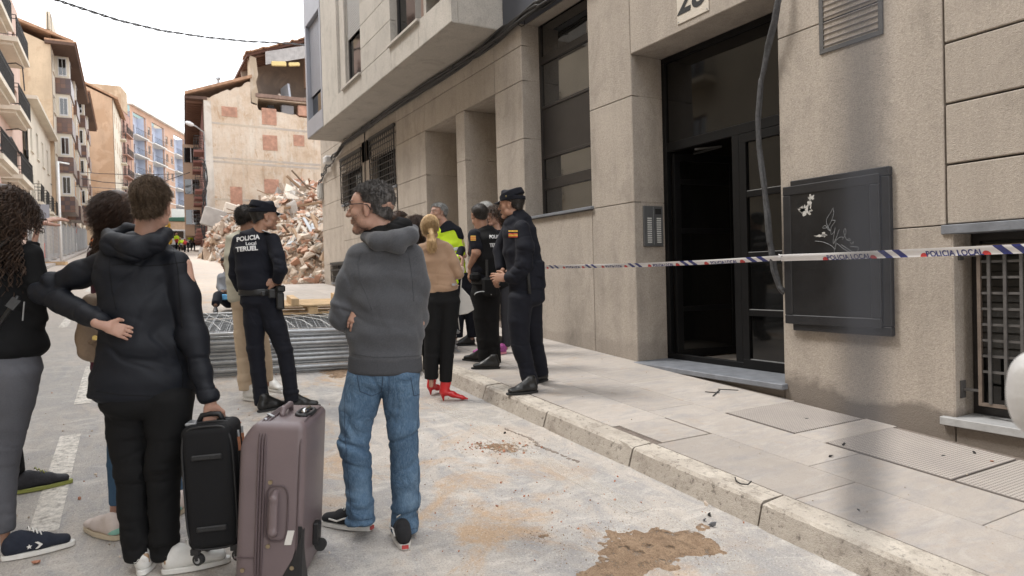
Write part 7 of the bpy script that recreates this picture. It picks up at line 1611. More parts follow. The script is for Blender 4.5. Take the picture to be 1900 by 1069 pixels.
def back_text(s, x, y, hpx, bold, shear=0.0, rot=0.0, jk=jk, f=f, fw_=1.0, col=None, off=.004):
    me = text_mesh(s, f.W(hpx)*1.42, bold); ca, sa = math.cos(rot), math.sin(rot); cpt = Vector(f.P(x, y, -.25))
    for v in me.vertices: a, b = v.co.x*fw_+shear*v.co.y, v.co.y; a, b = a*ca-b*sa, a*sa+b*ca; v.co = cpt+Vector(f.rt)*a+Vector(f.up)*b
    return on_surface(jk, me, 'back_lettering', col or W_l, jk, f.fw, off)
back_text('POLICIA', 459, 440, 8.0, .0022, .1, .10, fw_=.95); back_text('Local', 465, 450, 6.2, .0006, 0, .05); back_text('TERUEL', 457, 460.5, 8.2, .0022, 0, .06, fw_=.94)
MB().obb(f.P(494, 430, -.05), (f.dirp(1, 0, -.35), f.fw, f.dirp(.35, 0, 1)), (.035, .03, .003)).build('shoulder_mark', W_l, jk, bevel=.002)
trousers(f, C_navy, [(471, 560, 0, 20), (472, 600, 0, 19), (474, 645, 0, 15.5), (479, 690, 0, 13.5), (484, 735, 0, 13), (486, 750, 0, 13)], [(497, 560, 0, 21), (511, 605, 0, 19), (528, 650, 0, 15), (535, 690, 0, 14), (540, 728, 0, 13), (541, 744, 0, 13)], [(482, 540, 33, .105, 0), (483, 560, 36, .115, 0)],
    folds=[(477, 655, 0, (.2, 1), .10, .04, .007), (530, 655, 0, (.2, 1), .10, .04, .007), (487, 728, 0, (0, 1), .08, .03, .008), (541, 725, 0, (0, 1), .08, .03, .008), (487, 585, -.1, (.8, .6), .12, .05, .008)], h=.009, wr=.005)
S_ = Soft(.01); f.torso(S_, [(481, 537, 36, .122, 0), (481, 547, 36.5, .124, 0)], cap=.15); soft_obj(S_, .008, 'belt', C_leather, f.t)
hs = MB(); hs.obb(f.P(520, 558, -.06), (f.dirp(1, 0, -.1), f.fw, f.up), (.032, .035, .075)).obb(f.P(521, 536, -.06), (f.rt, f.fw, f.up), (.036, .025, .03)); hs.build('holster', C_leather, f.t, bevel=.012); MB().obb(f.P(505, 545, -.13), (f.rt, f.fw, f.up), (.028, .02, .038)).obb(f.P(489, 545, -.14), (f.rt, f.fw, f.up), (.02, .012, .02)).build('pouch', C_leather, f.t, bevel=.008)
boots(f, [((478, 766), (522, 757)), ((528, 760), (588, 755))])
# ===== man in pale clothes behind the officer
D = depth(G(470, 742)); f = Fig('dark haired man in pale jacket and beige trousers standing behind the police officer', D, 465)
def ex_(S_):
    f.bone(S_, [(458, 432, 0, 10), (455, 490, 0, 22), (458, 550, 0, 20)]); f.bone(S_, [(430, 450, 0, 8), (426, 505, 0, 7), (440, 545, .12, 5)]); f.bone(S_, [(485, 450, 0, 8), (490, 505, 0, 7), (480, 545, .12, 5)]); f.bone(S_, [(450, 560, 0, 13), (456, 650, 0, 9), (460, 730, 0, 6)]); f.bone(S_, [(475, 560, 0, 13), (492, 650, 0, 9), (495, 715, 0, 6)])
o, T, R, c = f.head(461, 408, 0, f.dirp(1, .65), 1.0, K_tan, f.P(458, 438, 0), .02, 0, .005, extra=ex_)
hair_cap(T, R, c, 1.0, H_black, f.t, thick=.012, hairline=.06, back=-.06, n=2600, L=.022, lift=.8, jit=.6, rad=.0016)
S_ = Soft(.025); f.torso(S_, [(457, 434, 17, .055, 0), (454, 446, 32, .085, 0), (454, 475, 33, .11, 0), (453, 520, 31, .11, 0), (455, 553, 31, .11, 0)]); f.limb(S_, [(430, 452, 0, 12), (427, 490, 0, 11), (430, 525, .03, 10), (438, 548, .1, 8)]); f.limb(S_, [(482, 452, 0, 12), (488, 490, 0, 11), (484, 540, .1, 9)])
f.folds(S_, [(430, 500, 0, (.2, 1), .1, .04, .006), (440, 540, -.1, (.3, 1), .12, .05, .007)]); soft_obj(S_, .009, 'pale_jacket', C_shirt, f.t, wr=.007)
trousers(f, C_chino, [(450, 565, 0, 19), (450, 620, 0, 15), (454, 670, 0, 14), (458, 722, 0, 15)], [(476, 565, 0, 19), (483, 620, 0, 15), (491, 670, 0, 13), (492, 706, 0, 14)], [(458, 548, 27, .1, 0), (460, 565, 29, .11, 0)], folds=[(452, 640, 0, (.3, 1), .10, .04, .008), (458, 715, 0, (0, 1), .07, .03, .008), (490, 700, 0, (0, 1), .07, .03, .008)], h=.009)
boots(f, [((452, 742), (474, 744)), ((494, 722), (522, 729))], up=C_sneak, sole=C_sneak, kind='white', ln=.28)
# ===== blond woman
D = depth(G(830, 744)); f = Fig('blond woman with ponytail in tan suede jacket, black trousers and red ankle boots', D, 815)
def ex_(S_):
    f.bone(S_, [(804, 448, 0, 9), (810, 495, 0, 20), (818, 545, 0, 20)]); f.bone(S_, [(832, 465, 0, 7), (851, 508, 0, 6), (855, 494, .2, 4.5)]); f.bone(S_, [(784, 465, 0, 7), (780, 508, .03, 6), (795, 510, .2, 4.5)]); f.bone(S_, [(808, 560, 0, 13), (802, 640, 0, 9), (800, 715, 0, 6)]); f.bone(S_, [(835, 560, 0, 13), (832, 640, 0, 9), (828, 722, 0, 6)])
    hand(S_, f.P(856, 497, .12), f.dirp(.2, .5, .9), f.dirp(1, -.3, 0), 1, .165, .8, .2)
o, T, R, c = f.head(799, 424, 0, f.dirp(.12, 1), .95, K_fair, f.P(802, 452, 0), 0, 0, .005, extra=ex_, ey=False, nr=.045)
cp = hair_cap(T, R, c, .95, H_blond, f.t, thick=.012, hairline=.05, back=-.075, n=3800, L=.06, flowv=(0, -.9, -.25), lift=.03, jit=.06, rad=.0016)
S_ = Soft(.015); f.limb(S_, [(799, 428, -.13, 6), (800, 434, -.145, 4.5), (801, 445, -.14, 7), (801, 454, -.12, 3)]); pt = soft_obj(S_, .005, 'ponytail', H_blond, cp); Pp, Np = vnormals(pt); strands('hair_strands', H_blond, pt, Pp, Np, .07, np.array([0, 0, -1.0]), 1200, .0015, lift=.05, jit=.1, seg=3, kind='stuff')
MB().tube([f.P(799+6*math.cos(a), 433, -.145+.02*math.sin(a)) for a in frange(0, 6.3, 12)], .005, 5).build('hair_tie', M_rubber, cp)
S_ = Soft(.025); f.torso(S_, [(803, 449, 14, .05, 0), (806, 458, 27, .08, 0), (809, 485, 28, .10, 0), (814, 515, 28, .10, 0), (819, 538, 31, .11, 0)]); f.limb(S_, [(831, 463, 0, 11), (841, 487, -.01, 10.5), (850, 508, 0, 9.5), (855, 500, .12, 7)]); f.limb(S_, [(783, 463, 0, 11), (780, 490, 0, 10), (784, 510, .06, 9), (795, 508, .18, 7)])
f.folds(S_, [(848, 500, 0, (.5, 1), .09, .035, .006), (820, 520, -.1, (.3, 1), .12, .05, .005)]); jk = soft_obj(S_, .008, 'suede_jacket', C_suede, f.t, wr=.005)
MB().tube([f.P(836, 527, -.115), f.P(845, 528, -.08), f.P(851, 530, -.03)], .006, 5).build('waist_strap', C_suede, jk); MB().obb(f.P(842, 528, -.105), (f.rt, f.fw, f.up), (.016, .004, .010)).build('buckle', M_galv, jk)
trousers(f, C_black, [(806, 560, 0, 21), (803, 610, 0, 17), (801, 660, 0, 13.5), (800, 702, 0, 12.5)], [(834, 560, 0, 20), (832, 610, 0, 16), (829, 660, 0, 13), (827, 707, 0, 11.5)], [(819, 535, 30, .10, 0), (820, 560, 33, .115, 0)], folds=[(803, 640, 0, (.2, 1), .10, .05, .005), (818, 570, -.1, (1, .4), .10, .06, .006)], h=.009, wr=.003)
for hx, tx_ in (((796, 734), (816, 729)), ((818, 744), (861, 743))):
    a, b = G(*hx), G(*tx_); b = a+nrm(b-a)*.245; shoe(f.t, a, b, 'heel', C_red, None, h=.005)
bg_ = thing('handbag', 'pale grey leather handbag hanging at the blond woman\'s right side', 'handbag')
MB().prism([f.P(x, y, .02) for x, y in ((856, 533), (872, 550), (880, 575), (868, 582), (852, 585), (850, 560))], f.fw*.10).build('bag_body', simple('pale_grey_leather', (.48, .46, .43), .5, .1), bg_, bevel=.006)
MB().tube([f.P(853, 560, .02), f.P(856, 520, .04), f.P(857, 500, .1)], .006, 5).tube([f.P(850, 575, .0), f.P(850, 590, .0), f.P(853, 612, .0)], .005, 5).build('strap', _mc['pale_grey_leather'], bg_, smooth=True)
# ===== officer with cap on the right
D = depth(G(980, 725, .13)); f = Fig('police officer in dark cap with round arm badge, standing on the kerb facing left', D, 965)
def ex_(S_):
    f.bone(S_, [(955, 398, 0, 11), (962, 470, 0, 24), (972, 545, 0, 23)]); f.bone(S_, [(968, 425, -.1, 9), (972, 490, -.12, 7), (938, 516, -.05, 5)]); f.bone(S_, [(945, 425, .1, 9), (925, 480, .15, 7), (928, 510, .05, 5)]); f.bone(S_, [(965, 560, -.04, 13), (964, 640, 0, 9), (986, 712, 0, 7)]); f.bone(S_, [(984, 560, .08, 13), (993, 640, .2, 9), (1006, 692, .26, 7)])
    hand(S_, f.P(940, 517, -.05), f.dirp(-1, .1, .15), f.dirp(-.2, -1, .3), 1, .185, .7, .1); hand(S_, f.P(930, 506, .05), f.dirp(-.5, .2, -.8), f.dirp(-.6, -.6, .3), 1, .185, .8, .1)
o, T, R, c = f.head(949, 382, 0, f.dirp(-1, .28), 1.04, K_tan, f.P(957, 405, 0), .05, 0, .0045, extra=ex_)
hair_cap(T, R, c, 1.04, H_black, f.t, thick=.006, hairline=.07, back=-.07, n=1600, L=.016)
cap_obj(f, T, R, 1.04, C_navy); MB().obb(T(-.088, .0, .075), (R[:, 1], R[:, 0], R[:, 2]), (.018, .004, .008)).build('cap_badge', simple('gold_thread', (.5, .4, .15), .5), f.t)
S_ = Soft(.025); f.torso(S_, [(957, 396, 17, .065, 0), (960, 410, 26, .095, 0), (965, 430, 31, .125, 0), (968, 465, 34, .135, 0), (974, 505, 34, .135, 0), (979, 534, 34, .13, 0)])
f.limb(S_, [(968, 424, -.12, 15), (974, 460, -.15, 15.5), (972, 492, -.15, 15), (958, 512, -.11, 13), (942, 516, -.06, 9.5)], .025); f.limb(S_, [(945, 424, .12, 14), (928, 465, .16, 13), (930, 500, .08, 10)], .02)
f.folds(S_, [(966, 500, -.2, (.8, .6), .11, .04, .009), (985, 500, -.1, (.9, .4), .13, .06, .008), (955, 425, -.1, (.5, .8), .10, .05, .007), (980, 460, -.15, (.6, .8), .11, .05, .007)])
jk = soft_obj(S_, .0085, 'uniform_jacket', C_navy, f.t, wr=.009); MB().obb(f.P(999, 500, -.05), (f.rt, f.fw, f.up), (.055, .07, .085)).build('hip_pouch', C_navy, f.t, bevel=.025); MB().tube([f.P(979, 496, -.16), f.P(983, 545, -.15)], .014, 8).build('baton', M_rubber, f.t, smooth=True)
def badge(f, jk, x, y, w_, hh, cols, lab, txt=None):
    bv = BVHTree.FromPolygons([v.co[:] for v in jk.data.vertices], [p.vertices[:] for p in jk.data.polygons]); n = len(cols)
    for i, cl_ in enumerate(cols):
        V = []; 
        for j in range(9):
            for k_ in range(3):
                px_, py_ = x-w_+2*w_*j/8, y-hh+2*hh*(i+k_/2)/n; hit = bv.ray_cast(Vector((0, 0, 0)), Vector(ray(px_, py_)).normalized(), 30)
                V.append(np.array(hit[0])*.9992 if hit[0] else f.P(px_, py_, -.15))
        MB().add(V, [(a*3+b, (a+1)*3+b, (a+1)*3+b+1, a*3+b+1) for a in range(8) for b in range(2)]).build('badge', cl_, jk, fix=False, label=lab)
c_r, c_y = simple('badge_red', (.45, .06, .03), .6), simple('badge_yellow', (.62, .40, .06), .6)
badge(f, jk, 952, 434, 8.5, 6.5, (c_y, C_navy, c_r, c_y, c_r), 'arm badge with red and yellow bars'); back_text('POLICIA', 952, 435.5, 3.0, .0004, 0, .12, jk, f, .9, c_y, .006)
trousers(f, C_navy, [(966, 555, -.05, 24), (963, 595, -.05, 21), (964, 635, -.03, 17), (975, 675, .0, 15), (986, 716, .0, 14)], [(984, 555, .08, 23), (986, 600, .14, 20), (994, 645, .2, 15), (1006, 694, .26, 13.5)], [(977, 530, 33, .12, 0), (978, 555, 34, .13, 0)],
    folds=[(968, 640, -.1, (.4, 1), .11, .045, .008), (984, 700, -.1, (0, 1), .09, .035, .010), (975, 570, -.15, (.7, .8), .13, .06, .008)], h=.009, wr=.006)
boots(f, [((998, 728), (946, 733)), ((1016, 706), (985, 712))], gdz=.13)
# ===== officer in vest, back to camera
D = depth(G(905, 682, .13)); f = Fig('short sleeved police officer in dark vest marked POLICIA TERUEL, bare forearm and arm patch', D, 900)
def ex_(S_):
    f.bone(S_, [(890, 420, 0, 9), (898, 470, 0, 20), (902, 535, 0, 19)]); f.limb(S_, [(880, 442, -.1, 8.0), (884, 468, -.14, 8), (872, 497, -.02, 5.2)]); f.bone(S_, [(918, 438, .1, 8), (922, 480, .15, 6.5), (915, 500, .25, 4.6)]); f.bone(S_, [(892, 550, 0, 12), (893, 610, 0, 8), (898, 670, 0, 6)]); f.bone(S_, [(908, 550, 0, 12), (908, 610, 0, 8), (912, 676, 0, 6)])
    hand(S_, f.P(872, 499, -.02), f.dirp(-.15, .2, -1), f.dirp(-1, -.3, 0), 1, .18, .7, .15)
o, T, R, c = f.head(889, 401, 0, f.dirp(-.45, 1), 1.03, K_tan, f.P(893, 425, 0), .05, 0, .0048, extra=ex_, ey=False, nr=.06)
hair_cap(T, R, c, 1.03, H_black, f.t, thick=.004, hairline=.06, back=-.06, n=1800, L=.007, lift=1.0)
S_ = Soft(.02); f.torso(S_, [(893, 424, 14, .06, 0), (897, 434, 25, .10, 0), (899, 465, 27, .125, 0), (900, 500, 26, .125, 0), (901, 522, 26, .12, 0)]); f.limb(S_, [(879, 436, -.1, 11), (884, 458, -.12, 11)]); f.limb(S_, [(918, 436, .1, 11), (922, 460, .13, 11)])
sh_ = soft_obj(S_, .008, 'uniform_shirt', C_navy, f.t, wr=.005)
S_ = Soft(.02); f.torso(S_, [(899, 430, 20, .105, .0), (903, 445, 26, .138, 0), (903, 480, 27, .14, 0), (903, 505, 26, .135, 0)]); vs_ = soft_obj(S_, .008, 'body_armour_vest', C_black, f.t, wr=.003)
back_text('POLICIA', 921, 438, 6.4, .0018, 0, .03, vs_, f, .75); back_text('TERUEL', 921, 454, 6.4, .0018, 0, .03, vs_, f, .75)
badge(f, sh_, 878, 442, 5, 4.6, (c_y, c_r, c_y, c_r, c_y), 'sleeve patch with red and yellow stripes')
S_ = Soft(.01); f.torso(S_, [(901, 518, 27, .13, 0), (901, 526, 27, .13, 0)], cap=.15); soft_obj(S_, .008, 'belt', C_leather, f.t)
MB().obb(f.P(910, 532, -.16), (f.rt, f.fw, f.up), (.085, .05, .10)).obb(f.P(882, 514, -.12), (f.rt, f.fw, f.up), (.06, .04, .05)).build('belt_bag', C_black, f.t, bevel=.03); MB().tube([f.P(896+16*math.sin(a), 545+7*-math.cos(a)+3, -.2) for a in frange(-1.5, 1.5, 10)][:: -1], .005, 5).build('strap', M_galv, f.t, smooth=True); MB().tube([f.P(903, 482, -.17), f.P(904, 520, -.18)], .015, 8).build('radio', M_rubber, f.t)
trousers(f, C_black, [(891, 545, 0, 18), (893, 590, 0, 15), (897, 630, 0, 13), (899, 668, 0, 11)], [(910, 545, 0, 19), (910, 590, 0, 16), (913, 630, 0, 14), (919, 674, 0, 12)], [(901, 522, 25, .11, 0), (901, 545, 27, .12, 0)], folds=[(911, 640, -.1, (0, 1), .1, .04, .008)], h=.009)
boots(f, [((928, 684), (880, 685)), ((905, 672), (878, 670))], gdz=.13)
# ===== hi-vis man
D = depth(G(868, 641, .13)); f = Fig('grey haired man in yellow and navy hi-vis jacket listening beside the blond woman', D, 840)
def ex_(S_):
    f.bone(S_, [(820, 414, 0, 7), (838, 460, 0, 17), (852, 525, 0, 16)]); f.bone(S_, [(852, 432, 0, 6), (862, 475, -.05, 5), (845, 480, -.2, 4)]); f.bone(S_, [(815, 432, 0, 6), (812, 475, -.05, 5), (830, 482, -.2, 4)]); f.bone(S_, [(865, 535, 0, 10), (872, 585, 0, 7), (876, 628, 0, 5)]); f.bone(S_, [(845, 535, 0, 10), (845, 585, 0, 7), (845, 628, 0, 5)])
o, T, R, c = f.head(814, 396, 0, f.dirp(-.85, -.55), 1.0, K_fair, f.P(826, 420, .0), 0, 0, .005, extra=ex_)
hair_cap(T, R, c, 1.0, H_grey, f.t, thick=.012, hairline=.062, n=1600, L=.03); facial_hair(f, R, c, 1.0, H_grey, n=10, L=.003)
S_ = Soft(.02); f.torso(S_, [(828, 419, 10, .055, 0), (832, 428, 19, .08, 0), (836, 455, 20, .10, 0), (843, 490, 20, .10, 0), (848, 525, 20, .10, 0)]); f.limb(S_, [(848, 432, 0, 8.5), (854, 455, 0, 8), (856, 470, -.06, 7), (847, 480, -.18, 5)]); f.limb(S_, [(816, 432, 0, 9.5), (812, 455, 0, 9), (816, 476, -.06, 8), (830, 482, -.18, 6)])
jk = soft_obj(S_, .009, 'hi_vis_jacket', C_hv, f.t, wr=.005)
S_ = Soft(.02); f.torso(S_, [(828, 416, 12, .065, -.0), (832, 428, 20.5, .09, 0)]); f.limb(S_, [(848, 429, 0, 9.4), (852, 440, 0, 9)]); soft_obj(S_, .009, 'navy_yoke', C_navy, jk); S_ = Soft(.02); f.limb(S_, [(856, 464, -.05, 8), (851, 477, -.14, 6)]); soft_obj(S_, .009, 'navy_cuff', C_navy, jk)
S_ = Soft(.01); f.torso(S_, [(838, 462, 20.7, .104, 0), (839, 467, 20.7, .104, 0)], cap=.15); soft_obj(S_, .009, 'reflective_band', W_l, jk)
trousers(f, C_navy, [(850, 535, 0, 14), (850, 580, 0, 12), (850, 625, 0, 9)], [(869, 535, 0, 14), (873, 580, 0, 12), (876, 625, 0, 9)], [(855, 515, 20, .10, 0), (858, 535, 22, .11, 0)], h=.011)
boots(f, [((882, 640), (846, 642)), ((850, 622), (825, 622))], gdz=.13, h=.009)
# ===== people half hidden in the group
def extra_person(label, D, x, head, face, hair, hmat, L, curl, coat, legs, feet, gdz, skin=K_fair, n=1600, sc=.97, shoe_m=C_leather, sole=M_rubber, thick=.014, back=-.07, trs=None):
    f = Fig(label, D, x); hx, hy = head; u = 1/f.m; sh = hy+.19*u; hip = hy+.76*u; kn = feet[0][1]-.47*u if feet else hy+1.2*u; fy = feet[0][1] if feet else hy+1.65*u
    def ex_(S_):
        f.bone(S_, [(x, sh, 0, .07*u), (x, hy+.45*u, 0, .11*u), (x, hip, 0, .11*u)])
        for s_ in (-1, 1): f.bone(S_, [(x+s_*.17*u, sh+.05*u, 0, .04*u), (x+s_*.20*u, sh+.33*u, 0, .035*u), (x+s_*.10*u, sh+.45*u, -.15, .028*u)]); f.bone(S_, [(x+s_*.08*u, hip, 0, .06*u), (x+s_*.09*u, kn, 0, .045*u), (x+s_*.09*u, fy-.06*u, 0, .03*u)])
    o, T, R, c = f.head(hx, hy, 0, f.dirp(*face), sc, skin, f.P(x, sh-.02*u, 0), 0, 0, .006, extra=ex_)
    cp = hair_cap(T, R, c, sc, hmat, f.t, thick=thick, hairline=.055, back=back, n=n if not curl else 0, L=L, flowv=(0, -.5, -.6) if L > .05 else (0, .4, .2), lift=.3, jit=.2, rad=.002)
    if curl: P_, N_ = vnormals(cp); cc = P_.mean(0); strands('curls', hmat, cp, P_, N_, L, lambda B: nrm_rows(B-cc)*.6+np.array([0, 0, -.6]), 500, .004, curl=.014, seg=16, turns=3, jit=.3, kind='stuff')
    S_ = Soft(.025); f.torso(S_, [(x, sh-.02*u, .09*u, .06, 0), (x, sh+.04*u, .18*u, .10, 0), (x, sh+.25*u, .18*u, .11, 0), (x, hip+.04*u, .18*u, .11, 0)])
    for s_ in (-1, 1): f.bone(S_, [(x+s_*.18*u, sh+.07*u, 0, .06*u), (x+s_*.21*u, sh+.33*u, 0, .05*u), (x+s_*.12*u, sh+.44*u, -.12, .042*u)])
    soft_obj(S_, .011, 'jacket', coat, f.t, wr=.008)
    trousers(f, trs or legs, [(x-.08*u, hip, 0, .085*u), (x-.09*u, kn, 0, .06*u), (x-.09*u, fy-.09*u, 0, .05*u)], [(x+.08*u, hip, 0, .085*u), (x+.09*u, kn, 0, .06*u), (x+.09*u, fy-.09*u, 0, .05*u)], [(x, hip-.05*u, .15*u, .1, 0), (x, hip, .16*u, .11, 0)], h=.012)
    for s_ in (-1, 1):
        a = G(x+s_*.09*u, fy, gdz); b = a+nrm(np.array([*(f.rt*face[0]+f.fw*face[1])[:2], 0]))*.26; b[2] = gz(b[0])+gdz; a[2] = gz(a[0])+gdz; shoe(f.t, a, b, 'sneaker', shoe_m, sole, h=.009)
    return f
extra_person('curly haired woman in dark sportswear and pink purple trainers between the two officers', depth(G(936, 655, .13)), 925, (919, 403), (-.8, -.6), 'c', H_curl, .09, True, C_black, cloth('grey_leggings', (.035, .035, .04)), [(0, 656)], .13, shoe_m=simple('pink_purple_mesh', (.30, .06, .22), .7, .4, 30), sole=simple('pink_sole', (.6, .22, .28), .6))
extra_person('white haired person whose crown shows above the vested officer', depth(G(905, 640, .13)), 904, (902, 394), (.5, .8), 'w', H_white, .03, False, C_maroon, C_navy, [(0, 640)], .13)
extra_person('long dark haired woman between the hoodie and the blond woman', depth(G(790, 690)), 778, (776, 421), (.3, 1), 'l', H_brown, .16, False, cloth('grey_green_coat', (.14, .14, .12)), C_black, [(0, 700)], 0, n=3000, thick=.018, back=-.11)
extra_person('brown haired man whose head peeks over the grey hoodie shoulder', depth(G(745, 665)), 742, (741, 412), (.8, .6), 's', H_brown, .03, False, C_navy, C_black, [(0, 672)], 0)
# ===== seated person reading, beyond the fence stack
g0 = depth(G(418, 575))
f = Fig('person sitting on the ground beyond the fence stack with a phone and blue cloth', g0, 418)
def ex_(S_):
    f.bone(S_, [(420, 500, 0, 6), (426, 530, 0, 13), (430, 560, 0, 14)]); f.bone(S_, [(432, 515, 0, 6), (432, 538, -.05, 5), (418, 541, -.25, 4)]); f.bone(S_, [(414, 515, 0, 6), (410, 533, -.05, 5), (413, 543, -.25, 4)]); f.bone(S_, [(425, 562, 0, 10), (405, 548, -.35, 7), (400, 566, -.6, 5)]); f.bone(S_, [(435, 562, 0, 10), (445, 550, -.35, 7), (440, 568, -.6, 5)])
    hand(S_, f.P(416, 541, -.22), f.dirp(-1, -.1, -.1), f.dirp(0, -.4, 1), 1, .17, .6, .2); hand(S_, f.P(417, 546, -.25), f.dirp(-1, -.2, .1), f.dirp(0, -.4, -1), 1, .17, .5, .2)
o, T, R, c = f.head(419, 488, 0, f.dirp(-.7, -.5), .98, K_dark, f.P(422, 506, 0), .3, 0, .006, extra=ex_)
hair_cap(T, R, c, .98, H_black, f.t, n=900, L=.02)
S_ = Soft(.02); f.torso(S_, [(423, 506, 9, .06, 0), (424, 514, 17, .09, 0), (427, 535, 17, .10, 0), (430, 558, 18, .12, 0)]); f.limb(S_, [(436, 515, 0, 8), (434, 536, -.04, 7), (421, 541, -.2, 5.5)]); f.limb(S_, [(411, 515, 0, 8), (409, 532, -.05, 7), (413, 541, -.18, 5.5)]); soft_obj(S_, .01, 'hooded_top', cloth('steel_grey_top', (.20, .21, .23)), f.t, wr=.008)
trousers(f, C_navy, [(425, 560, 0, 12), (405, 549, -.35, 9), (400, 564, -.6, 7)], [(436, 560, 0, 12), (445, 551, -.35, 9), (440, 566, -.6, 7)], [(430, 556, 15, .11, 0), (430, 562, 16, .12, 0)], h=.012)
for x_, y_ in ((400, 572), (440, 574)): a = f.P(x_, y_, -.62); a[2] = gz(a[0])+.01; b = a-f.fw*.26; b[2] = gz(b[0])+.01; shoe(f.t, a, b, 'sneaker', C_leather, M_rubber, h=.01)
MB().obb(f.P(410, 545, -.33), (f.dirp(1, 0, .3), f.fw, f.dirp(-.3, 0, 1)), (.07, .05, .008)).build('phone', M_rubber, label='dark phone held by the seated person', cat='phone', bevel=.004)
MB().prism([f.P(x, y, -.40) for x, y in ((397, 553), (408, 546), (432, 547), (436, 556), (400, 557))], f.fw*.25).build('blue_cloth', simple('light_blue_cloth', (.12, .35, .60), .8), label='light blue cloth on the lap of the seated person', cat='cloth', bevel=.015)
# ===== far workers
def worker(label, D, x, ytop, yfoot, bend, low):
    f = Fig(label, D, x); u = 1/f.m; hv = C_hv; fy = yfoot
    hipy = fy-.85*u; shy = hipy-.50*u*math.cos(bend); shx = x-.5*u*math.sin(bend)
    def ex_(S_):
        f.bone(S_, [(shx, shy, 0, .08*u), (x, hipy, 0, .10*u)])
        for s_ in (-1, 1): f.bone(S_, [(shx+s_*.15*u, shy, 0, .05*u), (shx+s_*.2*u, shy+.28*u, -.1, .04*u), (shx+s_*.12*u, shy+.5*u, -.2, .035*u)]); f.bone(S_, [(x+s_*.1*u, hipy, 0, .07*u), (x+s_*.14*u, hipy+.4*u, 0, .055*u), (x+s_*.15*u, fy-.05*u, 0, .04*u)])
    f.head(shx-.1*u*math.sin(bend), shy-.2*u, 0, f.dirp(-.5, .7), 1, K_tan, f.P(shx, shy-.03*u, 0), 0, 0, .012, extra=ex_, ey=False)
    S_ = Soft(.03); f.torso(S_, [(shx, shy-.05*u, .12*u, .09, 0), (shx, shy+.03*u, .2*u, .12, 0), (x+(shx-x)*.5, (shy+hipy)/2, .2*u, .13, 0)]); 
    for s_ in (-1, 1): f.bone(S_, [(shx+s_*.17*u, shy+.02*u, 0, .08*u), (shx+s_*.22*u, shy+.28*u, -.1, .065*u)])
    soft_obj(S_, .02, 'hi_vis_jacket', hv, f.t); S_ = Soft(.03); f.torso(S_, [(x+(shx-x)*.5, (shy+hipy)/2, .205*u, .135, 0), (x, hipy, .19*u, .13, 0)]); soft_obj(S_, .02, 'jacket_lower', low, f.t)
    trousers(f, C_navy, [(x-.1*u, hipy, 0, .1*u), (x-.14*u, hipy+.4*u, 0, .075*u), (x-.15*u, fy-.08*u, 0, .06*u)], [(x+.1*u, hipy, 0, .1*u), (x+.14*u, hipy+.4*u, 0, .075*u), (x+.15*u, fy-.08*u, 0, .06*u)], [(x, hipy-.05*u, .15*u, .11, 0), (x, hipy, .17*u, .12, 0)], h=.02)
    for s_ in (-1, 1): a = f.P(x+s_*.15*u, fy, 0); a[2] = gz(a[0]); b = a+nrm(f.fw*np.array([1, 1, 0]))*.28; b[2] = gz(b[0]); shoe(f.t, a, b, 'boot', C_leather, M_rubber, h=.015)
M_redj = simple('worker_red', (.45, .04, .04), .8)
worker('far road worker with yellow and red jacket standing by the white van', depth(G(331, 467)), 330, 0, 467, .2, M_redj)
worker('far road worker in yellow top bending over next to the ruined house', depth(G(357, 466)), 358, 0, 466, .5, C_gjean)
worker('third road worker crouching between the other two', depth(G(347, 468)), 346, 0, 470, 1.15, M_redj)
# ------------------------------------------------------------------ suitcases
def rbox(S_, c, ax, hf, r):   # rounded box out of segments
    c = np.array(c); X_, Y_, Z_ = [np.array(a)*h_ for a, h_ in zip(ax, hf)]
    return None
def suitcase(label, ax, c, hf, mat, rad, bev=.03, prof=None):
    t_ = thing('suitcase', label, 'suitcase'); m_ = MB().obb(c, ax, hf) if prof is None else MB().prism([np.array(c)+ax[0]*x_+ax[2]*z_-ax[1]*hf[1] for x_, z_ in prof], ax[1]*2*hf[1])
    me = m_.mesh('shell'); bm = bmesh.new(); bm.from_mesh(me); bmesh.ops.recalc_face_normals(bm, faces=bm.faces)
    bmesh.ops.bevel(bm, geom=bm.edges[:], offset=rad, segments=5, profile=.5, affect='EDGES'); bm.to_mesh(me); bm.free(); me.shade_smooth()
    return t_, link('shell', me, mat, t_)
def hoop(c, A, B, a, b, r, n=40, sq=5.0, mb=None):   # rounded-rectangle piping
    P = []
    for i in range(n+1):
        t_ = 2*math.pi*i/n; x = math.copysign(abs(math.cos(t_))**(2/sq), math.cos(t_)); y = math.copysign(abs(math.sin(t_))**(2/sq), math.sin(t_)); P.append(c+A*a*x+B*b*y)
    (mb if mb is not None else MB()).tube(P, r, 6, cap=False)
up = np.array([0, 0, 1.0])
